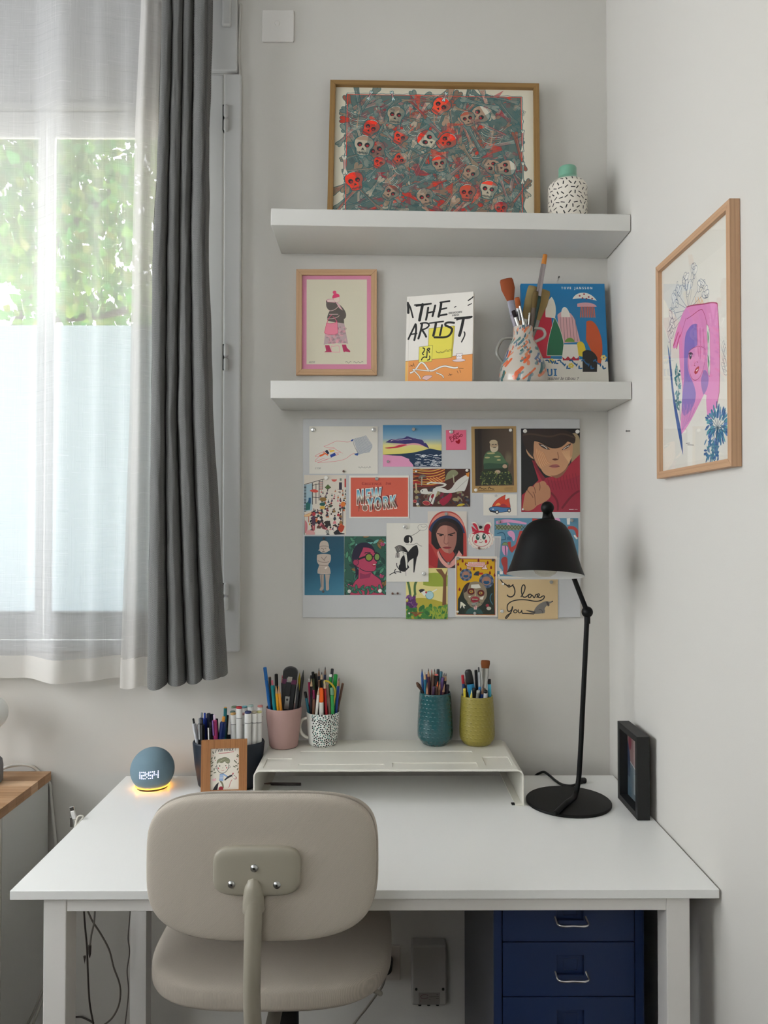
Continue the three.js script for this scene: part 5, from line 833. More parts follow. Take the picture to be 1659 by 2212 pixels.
  part(t, 'easel_leg', box(0.03, hh * 0.8, 0.003, 0, hh * 0.38, 0).rotateX(0.3).translate(0, 0.001, -0.032), mat(0x6b5a46, 0.9));
  t.rotation.order = 'YXZ'; t.rotation.set(-0.1, 0.12, 0);
}
// ------------------------------------------------------------------ round smart speaker with clock and glowing ring
{
  const fz = onY(329, 1712, DY).z, k = (1.945 - fz + 0.035) / FOCAL, rx = 46 * k, CUT = 0.68, z = fz - rx * Math.cos(CUT), c = onZ(329.5, 1662, z), cy = DY + 0.0098 + rx * Math.sin(CUT);
  const t = thing('smart_speaker', 'round blue-grey fabric smart speaker with lit clock and glowing yellow base ring', 'speaker', [c.x, DY, z]);
  const fab = canvasTex(256, 256, (g, w, h) => { const im = g.createImageData(w, h), r = rng(111); for (let i = 0; i < w * h; i++) { const x = i % w, y = i / w | 0, v = 0.86 + 0.14 * Math.sin(x * 0.785) * Math.sin(y * 0.785) + (r() - 0.5) * 0.16; im.data[i * 4] = 132 * v; im.data[i * 4 + 1] = 160 * v; im.data[i * 4 + 2] = 174 * v; im.data[i * 4 + 3] = 255; } g.putImageData(im, 0, 0); }, true, [5, 3]);
  const prof = [], ry = rx, yc = cy - DY, tilt = 0.05;
  for (let i = 0; i <= 40; i++) { const a = -CUT + i / 40 * (Math.PI / 2 + CUT); prof.push([rx * Math.cos(a), ry * Math.sin(a)]); }
  part(t, 'fabric_shell', lathe(prof, 72).rotateZ(tilt * 0.3).translate(0, yc, 0), mat(0xffffff, 0.95, { map: fab }));
  const yl = -Math.sin(CUT) * ry, rl = rx * Math.cos(CUT);
  part(t, 'lower_trim', lathe([[rl * 1.02, yl + 0.002], [rl * 1.0, yl], [rl * 0.95, yl - 0.0032]], 64).rotateZ(tilt * 0.5).translate(0, yc, 0), mat(0x8fa3ad, 0.35));
  const yRing = 0.0052;
  const ring = part(t, 'light_ring', new THREE.TorusGeometry(rl * 0.96, 0.0016, 10, 80).rotateX(Math.PI / 2).translate(0, yRing + 0.001, 0), mat(0x33200a, 0.4, { emissive: new THREE.Color().setRGB(1, 0.55, 0.07), emissiveIntensity: 1.25 }));
  part(t, 'foot', cyl(rl * 0.9, rl * 0.94, 0.0052, 48), blackPlastic);
  for (let i = 0; i < 24; i++) { const a = i / 24 * Math.PI * 2, l = new THREE.PointLight(0xffa01e, 0.00016); l.position.set(rl * 0.96 * Math.cos(a), yRing + 0.001, rl * 0.96 * Math.sin(a)); l.shadow.radius = 0.04; l.castShadow = true; l.name = 'ring_light'; t.add(l); }
  // clock dots, 3 x 5 digits laid on the front of the sphere
  const digits = { 1: ['1', '1', '1', '1', '1'], 2: ['111', '001', '111', '100', '111'], 5: ['111', '100', '111', '001', '111'], 4: ['101', '101', '111', '001', '001'], ':': ['0', '1', '0', '1', '0'] };
  const dots = [], ctr = onZ(321, 1674.5, z + rx * 0.95), step = 3.8 * k * 0.96;
  const put = (u, v) => { const dx = ctr.x - c.x + u * step, dy = ctr.y - cy + v * step * 0.88 + u * step * 0.035, dz = Math.sqrt(Math.max(0, 1 - (dx / rx) ** 2 - (dy / ry) ** 2)) * rx; dots.push(new THREE.SphereGeometry(0.0013, 8, 6).translate(dx, dy + cy - DY, dz + 0.0003)); };
  [['1', -5], ['2', -3.8], [':', -0.8], ['5', 0.2], ['4', 3.15]].forEach(([ch, x]) => digits[ch].forEach((row, j) => [...row].forEach((b, i) => { if (b === '1') put(x + i, 2 - j); })));
  part(t, 'clock_display', mergeGeometries(dots), mat(0x222233, 0.5, { emissive: new THREE.Color().setRGB(0.72, 0.7, 1), emissiveIntensity: 1.6 }), 'lit digits reading 12:54');
}
// ------------------------------------------------------------------ dark pencil under the monitor stand
{
  const a = onY(566, 1693, DY + 0.0035), b = onY(650, 1694, DY + 0.0035), L = a.distanceTo(b);
  const t = thing('pencil', 'dark brown pencil lying on the desk under the monitor stand', 'pencil', [b.x, DY + 0.0036, b.z]);
  for (const [n, g, m] of penParts('pencil', L, 0.0035, '#3a2f2a', { tip: '#241d1a', wood: '#6a5446' })) part(t, n, g, m);
  t.quaternion.setFromUnitVectors(V(0, 1, 0), a.clone().sub(b).setY(0).normalize());
}
// ------------------------------------------------------------------ black desk lamp and its cord
{
  const bc = onY(1228, 1734, DY), r = 90 * (1.945 - bc.z) / FOCAL;
  const t = thing('desk_lamp', 'matt black desk lamp with bell shade, ball joints and round base', 'lamp', [bc.x, DY, bc.z]);
  const L = (p) => p.clone().sub(t.position);
  part(t, 'base', lathe([[0.001, 0], [r - 0.001, 0], [r, 0.001], [r, 0.005], [r - 0.0015, 0.0065], [0.001, 0.0066]], 72), blackMetal);
  const f = onY(1200, 1757, DY + 0.012), bend = onY(1243, 1716, DY + 0.012), zJ = bend.z - 0.012, J = onZ(1268.5, 1322, zJ);
  const p1 = onZ(1249, 1690, zJ + 0.001), p2 = onZ(1253, 1640, zJ), p3 = onZ(1259, 1520, zJ);
  part(t, 'pole', tube([f, f.clone().lerp(bend, 0.5), bend, p1, p2, p3, onZ(1264, 1420, zJ), onZ(1268, 1335, zJ)].map(L), 0.0056, 140, 16), blackMetal);
  const j = L(J);
  const jn = part(t, 'ball_joint', new THREE.SphereGeometry(0.0128, 28, 18).translate(j.x, j.y, j.z), blackMetal);
  part(jn, 'collar', cyl(0.0068, 0.0068, 0.017, 24, -0.026).translate(j.x, j.y, j.z), blackMetal);
  // shade hangs in front of the upper arm
  const zS = 0.265, kk = (1.945 - zS) / FOCAL, rimC = onZ(1178, 1242, zS), k3 = kk / 2.99;
  const knob = onZ(1182.5, 1097, zS - 0.01), kl = L(knob);
  const arm0 = j.clone(), arm1 = kl.clone().add(V(0.006, -0.006, -0.016));
  part(t, 'upper_arm', tube([arm0, arm0.clone().lerp(arm1, 0.33).add(V(0.002, 0, -0.012)), arm0.clone().lerp(arm1, 0.7).add(V(0.006, 0.0, -0.016)), arm1], 0.0055, 40, 14), blackMetal);
  part(t, 'knob', new THREE.SphereGeometry(0.0143, 28, 18).translate(kl.x, kl.y, kl.z), blackMetal);
  const sh = new THREE.Group(); sh.name = 'lamp_shade'; t.add(sh);
  const H = 352 * k3, prof = [[0.0001, 0], [30, 2], [60, 6], [95, 20], [125, 44], [152, 85], [172, 130], [188, 185], [205, 245], [222, 300], [238, 342], [248, 366]];
  const outer = prof.map(([x, y]) => [x * k3, -y * k3]), inner = prof.map(([x, y]) => [Math.max(0.0001, (x - 5) * k3), -(y + 3) * k3]);
  part(sh, 'shell', lathe([...outer.slice().reverse()].map((p) => p), 72), blackMetal);
  part(sh, 'inner_lining', lathe([...inner.slice(0, -1), [243.5 * k3, -365.5 * k3], [248 * k3, -366 * k3]], 72), mat(0xe8e8e6, 0.4), 'white inside of shade');
  part(sh, 'neck', lathe([[0.0001, 0.017], [0.0085, 0.017], [0.0095, 0.004], [0.011, -0.001], [0.001, -0.003]], 24), blackMetal);
  part(sh, 'socket', cyl(0.013, 0.011, 0.035, 24, -0.045), mat(0xd8d8d4, 0.5));
  part(sh, 'bulb', lathe([[0.0001, -0.128], [0.012, -0.1265], [0.022, -0.121], [0.029, -0.11], [0.031, -0.1], [0.028, -0.086], [0.017, -0.06], [0.011, -0.045]].map(([x, y]) => [x * 0.98, y * 1.0]), 40), mat(0xf2efe6, 0.06, { transmission: 0.85, thickness: 0, ior: 1.5 }), 'clear glass bulb');
  const rc = L(rimC); sh.position.set(rc.x, rc.y, rc.z);
  sh.rotation.order = 'ZXY'; sh.rotation.set(-0.165, 0, -0.062);
  const up = V(0, 366 * k3, 0).applyEuler(sh.rotation); sh.position.add(up);
}
{
  const pts = [[1157, 1676, 0.02], [1166, 1670, 0.03], [1176, 1668, 0.045], [1188, 1676, 0.058]].map(([x, y, z]) => onZ(x, y, z));
  const q = [[1200, 1686], [1215, 1695], [1232, 1697.5], [1246, 1694], [1257, 1690]].map(([x, y]) => onY(x, y, DY + 0.0035));
  const t = thing('lamp_cord', 'black power cord curling behind the black desk lamp', 'cord', [q[2].x, DY, q[2].z]);
  partW(t, 'cable', tube([onZ(1150, 1690, 0.012), ...pts, ...q], 0.0031, 90, 10), blackPlastic);
  partW(t, 'inline_switch', box(0.02, 0.012, 0.012, q[4].x + 0.002, DY + 0.007, q[4].z - 0.004, 0.004), blackPlastic);
}
// ------------------------------------------------------------------ black box frame standing against the right wall
{
  const x0 = 0.536, n = onX(1377, 1772, x0), f = onX(1334.5, 1724, x0), w = n.z - f.z, top = onX(1377, 1593.5, x0).y, h = top - DY;
  const t = thing('box_frame', 'deep black box frame with dark photograph standing beside the black lamp', 'picture frame', [x0 + 0.0265, DY + 0.0006, (n.z + f.z) / 2]);
  t.rotation.y = -Math.PI / 2;
  const tex = canvasTex(256, 340, (g, w2, h2) => {
    R(g, 0, 0, w2, h2, '#6b6f70'); R(g, 0, 0, w2, 170, '#8a6f6c'); P(g, 'M150,0 C220,10 256,60 256,170 L230,170 C236,90 200,30 150,20Z', '#a98583'); E(g, 190, 70, 42, 70, '#6c6a68'); E(g, 185, 80, 10, 34, '#b9b6b4'); P(g, 'M0,150 L120,175 L200,240 L256,200 L256,340 L0,340Z', '#68757a'); P(g, 'M0,150 L130,178 L215,245', null, '#c3c2c0', 6); P(g, 'M200,180 L256,160 L256,240 L215,245Z', '#b4b5b6'); P(g, 'M225,240 L256,235 L256,275 L235,270Z', '#16181a'); R(g, 0, 190, 60, 150, '#4d6472'); E(g, 40, 60, 24, 40, '#7a2f3c'); P(g, 'M0,60 C30,90 50,140 40,240 L0,240Z', '#26344f'); for (let i = 0; i < 30; i++) E(g, (i * 53) % 256, 175 + (i * 37) % 165, 22, 14, `rgba(${90 + i},${100 + i},${104 + i},.3)`);
  });
  frame(t, w, h, 0.0135, 0.0265, mat(0x0a0c0e, 0.5), print(tex, 0.5), true, 0.016);
}
// ------------------------------------------------------------------ right wall: tall framed drawing
{
  const xw = WX, xf = xw - 0.0175, nz = onX(1578.5, 800, xf).z, fz = onX(1417.5, 800, xf).z, w = nz - fz, yt = (onX(1578.5, 432, xf).y + onX(1417, 572, xf).y) / 2, yb = (onX(1578.5, 1008.7, xf).y + onX(1423, 1032.6, xf).y) / 2, h = yt - yb;
  const t = thing('framed_print', 'tall oak-framed drawing of pink figure with lilac hair and blue flowers on right wall', 'picture', [xw - 0.0006, yb, (nz + fz) / 2]);
  t.rotation.set(0, -Math.PI / 2, 0);
  // the sheet unrolled flat: points read on the slanted picture are turned into positions on the paper
  const flatPt = (x, y) => { const s = (x - 165) / 470, q = 1 / (1 / 1.565 + s * (1 / 1.231 - 1 / 1.565)), u = (q - 1.565) / (1.231 - 1.565), a = 610 - 405 * s, b2 = 2055 - 80 * s; return [u * 640, (y - a) / (b2 - a) * 853]; };
  const FP = (d) => d.replace(/(-?[\d.]+),(-?[\d.]+)/g, (_, x, y) => flatPt(+x, +y).map((v) => v.toFixed(1)).join(','));
  const tex = canvasTex(640, 853, (g, W, H) => {
    R(g, 0, 0, W, H, '#dcd8cd'); R(g, 22, 100, 596, 735, '#e0dcd1'); const r = rng(121), Q = (d, f, st, lw) => P(g, FP(d), f, st, lw), dot = (x, y, a, b2, f, st, lw, rot) => { const [u, v] = flatPt(x, y); E(g, u, v, a, b2, f, st, lw, rot); }, ink = '#4c566b', pk = '#e08cc0', ln = '#a8305c';
    for (const [x, y, n] of [[390, 620, 5], [320, 680, 7], [345, 740, 4], [270, 770, 7], [430, 720, 5], [465, 780, 6], [250, 830, 6], [235, 920, 6], [225, 1000, 6], [230, 1060, 5]]) { Q(`M${x},${y} Q${(x + 350) / 2 - 10},${(y + 900) / 2} 345,900`, null, ink, 1.5); for (let k = 0; k < n; k++) dot(x + (r() - 0.5) * 36, y + (r() - 0.5) * 70, 8 + r() * 8, 16 + r() * 16, k % 2 ? 'rgba(235,232,224,.8)' : null, ink, 1.6, r() * 3); }
    for (let i = 0; i < 9; i++) { dot(575 + (i % 3) * 8, 1170 + i * 24, 8, 17, null, '#75707a', 1.4, 0.5 - i * 0.2); } for (let i = 0; i < 6; i++) Q(`M${395 + i * 10},870 L${390 + i * 9},${815 + (i % 2) * 20}`, null, '#e5a14a', 3);
    Q('M200,1140 C206,1200 212,1300 222,1420 C236,1600 268,1800 298,1940 C298,1860 292,1790 280,1720 C256,1600 240,1500 232,1400 C226,1300 215,1200 200,1140Z', '#1d4f94'); Q('M215,1100 C220,1150 222,1200 218,1260', null, '#2a4f88', 4);
    for (let i = 0; i < 30; i++) dot(250 + r() * 36, 1300 + r() * 320, 5, 14, ['#2f7a83', '#246a70', '#3f8a92'][i % 3], null, 0, r() * 3); Q('M265,1300 C268,1450 272,1600 292,1740', null, '#246070', 3);
    Q('M330,880 C380,862 420,872 470,862 C500,856 530,860 540,870 C555,1100 555,1300 548,1500 C540,1560 520,1620 500,1690 L465,1680 C460,1600 455,1540 462,1520 L445,1510 C400,1600 340,1740 290,1790 C280,1700 290,1650 292,1600 C300,1500 300,1420 285,1340 C275,1250 280,1180 275,1130 C262,1170 245,1180 235,1165 C245,1100 255,1040 290,960 C300,920 320,890 330,880Z', pk);
    Q('M330,880 C380,862 420,872 470,862 C500,856 530,860 540,870 C555,1100 555,1300 548,1500 C540,1560 530,1590 525,1610', null, ln, 4); Q('M240,1150 C255,1120 262,1080 272,1060 M262,1170 C268,1130 275,1100 285,1080', null, '#c2527e', 9);
    Q('M465,1010 C480,1020 490,1060 486,1150 C488,1250 490,1330 482,1385 C470,1380 465,1300 470,1200 C472,1120 460,1050 465,1010Z', '#dfe5da', '#b0507f', 2); Q('M470,1060 C484,1100 480,1130 472,1150Z M470,1230 C486,1270 484,1310 476,1330Z', '#3f8a58'); Q('M476,1050 L478,1370', null, '#4b7a62', 2);
    Q('M340,1040 C360,1000 390,1000 402,1010 L400,1160 C380,1170 360,1190 345,1200 C330,1250 330,1320 350,1380 C370,1420 380,1450 388,1500 C390,1580 350,1640 310,1660 C285,1640 290,1560 310,1400 C310,1280 310,1150 318,1100 C322,1070 330,1050 340,1040Z', '#8b70bb'); Q('M440,1340 C460,1330 480,1370 475,1420 C470,1470 455,1500 440,1515 C430,1480 420,1440 425,1400Z', '#9a76b8');
    Q('M345,1200 C370,1170 420,1150 455,1190 C460,1270 440,1340 420,1380 C400,1412 380,1420 360,1390 C335,1330 335,1260 345,1200Z', '#e394c2', ln, 2); Q('M330,965 C380,940 410,900 435,905 C450,930 460,960 465,1010 M325,960 C310,1010 300,1050 285,1090', null, ln, 2.5); Q('M400,1020 C405,1100 402,1180 410,1235 M420,1040 C420,1120 422,1200 420,1255 M440,1050 C445,1120 448,1180 446,1225', null, '#cf6fa4', 9);
    dot(354, 1232, 11, 14, '#2b2530'); dot(356, 1229, 4, 4, '#e8e4e4'); Q('M342,1218 C352,1205 362,1208 370,1222', null, '#5a2238', 4); Q('M385,1280 L378,1302 L386,1306 M396,1275 L404,1282', null, ln, 2.5); Q('M378,1352 C385,1320 405,1306 412,1312 C411,1342 400,1364 385,1366Z', '#b3202f'); Q('M388,1342 C396,1330 404,1326 408,1328 L396,1346Z', '#efe6e2');
    for (let i = 0; i < 16; i++) Q(`M${300 + i * 6},${1560 + (i % 4) * 20} C${305 + i * 4},1660 ${296 + i * 3},1720 ${292 + i * 2.4},${1770 - i * 4}`, null, i % 2 ? pk : '#a876b4', 3);
    for (let i = 0; i < 120; i++) { const a = r() * 6.28, k = 0.45 + r() * 0.55; dot(535 + 78 * k * Math.cos(a), 1725 + 135 * k * Math.sin(a), 4.5, 15, ['#2c6f9c', '#3a86a0', '#24578f', '#4a9aa6', '#5b7fb8'][i % 5], null, 0, a + 1.57); } for (let i = 0; i < 15; i++) Q(`M535,1755 L${535 + 60 * Math.cos(i * 0.42)},${1745 + 105 * Math.sin(i * 0.42)}`, null, '#1d4760', 2); Q('M535,1755 C528,1850 510,1930 490,2010', null, '#24576a', 5);
    for (let i = 0; i < 70; i++) dot(450 + r() * 90, 1850 + r() * 130, 4, 14, ['#2c6f9c', '#3a7f92', '#24578f'][i % 3], null, 0, r() * 3); Q('M320,1858 L345,1856 M330,1868 L372,1872', null, '#333', 2);
  });
  const bar = 0.0135; frame(t, w, h, bar, 0.0172, oakMat, print(tex, 0.5), true, 0.0055);
}
// ------------------------------------------------------------------ magnetic pin board with prints, cards and magnets
const BZ = 0.0065;     // front face of the board
const board = { a: onZ(654.5, 904.5, BZ), b: onZ(1254.5, 1334, BZ) };
{
  const w = board.b.x - board.a.x, h = board.a.y - board.b.y;
  const t = thing('magnet_board', 'pale grey magnetic board on the wall covered with postcards and magnets', 'board', [(board.a.x + board.b.x) / 2, board.b.y, 0.0003]);
  part(t, 'panel', box(w, h, BZ - 0.0008, 0, h / 2, (BZ - 0.0003) / 2, 0.001), mat(new THREE.Color().setRGB(0.56, 0.562, 0.56), 0.38));
}
const cards = {};
function card(key, name, label, px, tex, o = {}) {    // px: corners of the card in the photograph, lift in steps of 0.5 mm
  const z = BZ + 0.0003 + (o.lift || 0) * 0.0006, a = onZ(px[0], px[1], z), b = onZ(px[2], px[3], z), w = b.x - a.x, h = a.y - b.y, th = o.th || 0.0004;
  const m = [whitePaper, whitePaper, whitePaper, whitePaper, print(tex, o.rough || 0.55), whitePaper];
  const g = new THREE.BoxGeometry(w, h, th).translate(0, h / 2, th / 2), me = new THREE.Mesh(g, m); me.name = numbered(name); me.position.set((a.x + b.x) / 2, b.y, z); me.rotation.z = o.turn || 0;
  scene.add(me); tag(me, label, o.cat || 'postcard', 'cards on the magnetic board'); cards[key] = z + th; return me;
}
const C6 = [640, 890, 5.184], C7 = [940, 890, 5.027], C8 = [640, 1110, 5.53], C9 = [860, 1070, 4.046];
const pxr = ([x0, y0, k], r) => [x0 + r[0] / k, y0 + r[1] / k, x0 + r[2] / k, y0 + r[3] / k];
const mk = (key, name, label, C, rect, width, draw, o) => card(key, name, label, pxr(C, rect), art(rect, width, draw), o);

mk('hand', 'art_print', 'white sheet with pink line drawing of open hand and blue striped cuff', C6, [147, 160, 912, 692], 640, (g) => {
  R(g, 100, 100, 900, 700, '#e4dfd3'); const k = '#e87f86';
  P(g, 'M610,330 C560,350 500,320 450,325 C400,345 340,380 310,385 C340,405 380,405 420,400 C450,430 480,440 500,450', null, k, 4); P(g, 'M420,410 C330,430 240,470 210,495 C220,505 250,500 270,490 M270,490 C230,520 200,550 215,555 C260,540 300,520 320,515 M240,565 C300,545 340,535 360,525 M240,568 C330,560 480,560 560,520 C600,490 620,470 650,465', null, k, 4); P(g, 'M470,450 L520,462 M310,540 C330,530 360,525 390,515', null, k, 3);
  P(g, 'M258,485 L310,462 L322,478 L268,502Z', '#f26b2d'); P(g, 'M305,445 L360,478 L352,490 L308,462Z', '#f26b2d'); P(g, 'M320,440 L345,422 L372,462 L352,474Z', '#1a1d3d'); P(g, 'M370,430 L425,425 L430,440 L380,452Z', '#f0c23c'); P(g, 'M378,480 L432,456 L446,485 L388,512Z', '#1f3f9c'); P(g, 'M446,485 L475,475 M430,456 L470,462', null, k, 6);
  for (let i = 0; i < 26; i++) P(g, `M${640 + i * 2.2},${305 + i * 7} C${700 + i},${285 + i * 7} ${760},${280 + i * 7.2} ${780 + Math.min(70, i * 5) - Math.max(0, i - 18) * 4},${262 + i * 7.4}`, null, '#3b5f8c', 2.4);
  P(g, 'M610,318 L640,300 L636,322 L618,330Z', '#1f4694'); P(g, 'M648,468 L695,460 L690,488 L665,486Z', '#27529c'); P(g, 'M636,320 C640,370 670,420 692,462', null, '#2b2f4a', 3);
  g.fillStyle = '#77736b'; g.font = 'italic 26px serif'; g.fillText('17/30', 208, 640); P(g, 'M695,622 q10,-14 16,0 t14,0 t16,-4 t18,4 M768,612 l-2,14 q14,4 20,-6 t18,2 t14,-4 t16,2', null, '#77736b', 3);
}, { cat: 'print' });
mk('volcano', 'postcard', 'postcard of pink beach, dark sea and smoking volcano at sunset', C6, [970, 147, 1627, 613], 512, (g) => {
  const q = g.createLinearGradient(0, 147, 0, 480); q.addColorStop(0, '#4487b4'); q.addColorStop(0.45, '#8fb0c4'); q.addColorStop(0.68, '#e8dc8e'); q.addColorStop(1, '#e6d86e'); g.fillStyle = q; g.fillRect(900, 100, 800, 600);
  P(g, 'M1000,340 C1060,300 1080,300 1110,305 C1160,290 1200,310 1230,275 C1260,265 1300,300 1330,295 C1370,310 1430,300 1430,350 C1450,330 1470,370 1490,412 C1470,400 1440,385 1420,380 C1380,350 1250,350 1220,360 C1160,350 1060,350 1000,340Z', '#3b2f70'); P(g, 'M1050,360 C1130,375 1180,350 1240,362 C1300,340 1370,340 1440,388 C1380,372 1300,355 1240,378 C1190,395 1150,385 1050,360Z', '#e9a6b0'); P(g, 'M990,402 C1060,390 1100,395 1150,370 C1200,360 1240,362 1240,370 C1190,385 1150,405 1080,405 C1040,412 1000,408 990,402Z', '#cf2f45'); P(g, 'M1060,325 C1090,300 1130,320 1160,312 C1200,320 1240,290 1290,310', null, '#e9d5d2', 6);
  P(g, 'M970,478 C1100,470 1250,470 1330,450 C1420,435 1470,412 1500,410 C1540,415 1580,430 1630,432 L1630,620 L970,620Z', '#12304f'); P(g, 'M970,478 C1060,488 1140,490 1180,492 C1220,510 1250,520 1265,528 C1260,560 1310,570 1312,614 L970,614Z', '#e79cbf'); const r = rng(131);
  for (let i = 0; i < 60; i++) { const x = 1320 + r() * 320, y = 480 + r() * 130; P(g, `M${x},${y} q20,-8 ${20 + r() * 40},${r() * 6 - 3}`, null, '#e6e9ea', 3 + r() * 5); }
});
mk('crowd', 'postcard', 'postcard of busy cafe interior crowded with small coloured figures', C6, [88, 705, 557, 1374], 420, (g) => {
  g.save(); g.translate(88, 705); g.scale(469 / 1370, 669 / 1940); g.translate(-100, -90);
  R(g, 0, 0, 1700, 2200, '#ddd3c4'); P(g, 'M95,420 L370,360 L370,1240 L95,1290Z', '#a5bfc9'); for (let i = 0; i < 18; i++) R(g, 100, 440 + i * 48, 70, 24, '#14161c'); P(g, 'M160,1000 C260,980 230,860 300,820 C330,900 300,1200 290,1220 L160,1240Z', '#1e6a63'); P(g, 'M250,830 L320,830 L320,1020 L240,1000Z', '#15567e');
  for (const [x, y, w, h] of [[362, 350, 22, 700], [480, 370, 18, 660], [580, 280, 22, 640], [700, 240, 16, 320]]) R(g, x, y, w, h, '#241a1c'); P(g, 'M95,405 L760,220 M370,430 L580,380 M380,810 L600,830 M100,1310 L110,2030', null, '#1d1618', 16); for (let i = 0; i < 8; i++) R(g, 600, 300 + i * 36, 110, 14, i % 2 ? '#b3323a' : '#3a2a2c');
  P(g, 'M280,600 C400,520 520,560 570,620 C520,680 400,680 280,600Z', '#d9503f'); P(g, 'M990,235 L1175,235 C1150,330 1020,340 990,235Z', '#d55a4e'); R(g, 1420, 210, 60, 280, '#c23a34'); R(g, 1240, 330, 95, 240, '#2c2236'); R(g, 1265, 200, 60, 80, '#7d8478'); for (let i = 0; i < 9; i++) P(g, `M870,560 L${790 + i * 22},${410 + Math.abs(i - 4) * 20}`, null, i % 2 ? '#5c8a3a' : '#4a3a28', 26);
  const r = rng(141), cl = ['#7a2032', '#1c1b20', '#b3323a', '#1f4a43', '#4a2c48', '#d87d84', '#2d3a4a', '#c9632f', '#5a3b2c', '#e9ded2', '#8f6a3a'];
  for (let i = 0; i < 120; i++) { const y = 560 + r() * 1250, s = 20 + (y - 500) / 1400 * 48, x = (y > 1200 ? 330 : 640) + r() * (y > 1200 ? 1000 : 820), c = cl[r() * cl.length | 0]; P(g, `M${x - s},${y + s * 2.2} C${x - s},${y} ${x + s},${y} ${x + s * 0.9},${y + s * 2.2}Z`, c); E(g, x, y - s * 0.1, s * 0.42, s * 0.5, ['#6b3a2a', '#1d1518', '#d9a08a', '#8f5a44'][r() * 4 | 0]); E(g, x, y - s * 0.35, s * 0.45, s * 0.35, '#1d1518'); }
  for (const [x, y, c, s] of [[720, 880, '#8f6a2a', 110], [700, 1040, '#1d5a52', 95], [700, 1150, '#d6b04a', 90]]) E(g, x, y, s, s * 0.6, c); P(g, 'M100,1400 L360,1300 L300,1420 L260,1440 L100,1440Z', '#e5bf86', '#c2462c', 8); P(g, 'M250,1440 L250,1620', null, '#c2462c', 18);
  P(g, 'M340,1460 C400,1420 480,1450 480,1560 L460,1740 L370,1740Z', '#4d2f47'); P(g, 'M380,1740 L400,1900 M440,1740 L430,1880', null, '#b8505a', 36); E(g, 420, 1360, 60, 66, '#b3323a'); E(g, 1375, 1040, 80, 80, '#df7a2a'); P(g, 'M1365,1130 L1365,1700', null, '#2a2420', 22); P(g, 'M1200,1860 C1220,1700 1380,1680 1420,1760 C1400,1900 1330,1960 1300,1960Z', '#b8401f'); P(g, 'M1060,1960 L1200,1840 L1280,1960 L1420,1990 L1420,2020 L1100,2030Z', '#1a1a20'); P(g, 'M130,1560 C220,1600 240,1800 180,1960 L130,1980Z', '#d77f86'); P(g, 'M230,1620 C300,1640 340,1760 340,1860 L240,1860Z', '#e6ddd0'); E(g, 285, 1690, 24, 34, '#c99a3a'); P(g, 'M180,1900 C300,1860 420,1880 460,1980 L440,2040 L150,2040Z', '#e0a4a0'); P(g, 'M480,1850 C600,1780 700,1900 1060,1870 L1040,2040 L470,2040Z', '#e4ddd2'); E(g, 860, 1930, 55, 60, '#6b6560'); E(g, 880, 2020, 50, 30, '#17161a'); P(g, 'M640,1700 L760,1700 L820,1860 L700,1840Z', '#7a2f38'); P(g, 'M740,1640 C780,1560 940,1560 960,1660 L860,1740Z', '#2a201c'); g.restore();
}, { lift: -0.2 });
mk('newyork', 'postcard', 'white-bordered red postcard with big lettering GREETINGS FROM NEW YORK', C6, [593, 712, 1262, 1187], 720, (g) => {
  R(g, 500, 600, 900, 700, '#e6e1d6'); R(g, 610, 735, 642, 438, '#d5604a'); g.fillStyle = '#8f2428'; g.font = 'bold 46px serif'; g.fillText('G', 732, 818); g.font = 'bold 36px serif'; g.fillText('REETINGS', 768, 818, 192); g.font = 'italic bold 38px serif'; g.fillText('from', 1000, 814, 62);
  const word = (t, x, y, sx, sy, skew, rot) => { for (const [dx, c] of [[18, '#6d1f22'], [12, '#6d1f22'], [6, '#7a2426']]) { g.save(); g.translate(x + dx, y - dx * 0.8); g.transform(sx, rot, skew, sy, 0, 0); g.fillStyle = c; g.font = 'bold 100px sans-serif'; let u = 0; for (const ch of t) { g.fillText(ch, u, 0); u += g.measureText(ch).width + 4; } g.restore(); }
    g.save(); g.translate(x, y); g.transform(sx, rot, skew, sy, 0, 0); const q = g.createLinearGradient(0, -76, 0, 0); q.addColorStop(0, '#3a8fb4'); q.addColorStop(0.4, '#9ccbd6'); q.addColorStop(0.58, '#cdb9a4'); q.addColorStop(0.75, '#6b5a4c'); q.addColorStop(1, '#a05a44'); g.font = 'bold 100px sans-serif'; let u = 0; for (const ch of t) { g.strokeStyle = '#efe9dd'; g.lineWidth = 9; g.strokeText(ch, u, 0); g.fillStyle = q; g.fillText(ch, u, 0); u += g.measureText(ch).width + 4; } g.restore(); };
  word('NEW', 668, 1040, 1.2, 2.3, 0, -0.12); word('YORK', 800, 1110, 1.18, 1.95, 0.12, -0.14); const r = rng(151); for (let i = 0; i < 34; i++) { const x = 690 + r() * 460, y = 940 + r() * 120; R(g, x, y, 7 + r() * 8, 26 + r() * 40, 'rgba(80,62,50,.35)'); } E(g, 770, 1075, 30, 34, '#8f6a58', '#efe9dd', 5);
}, { lift: 1 });
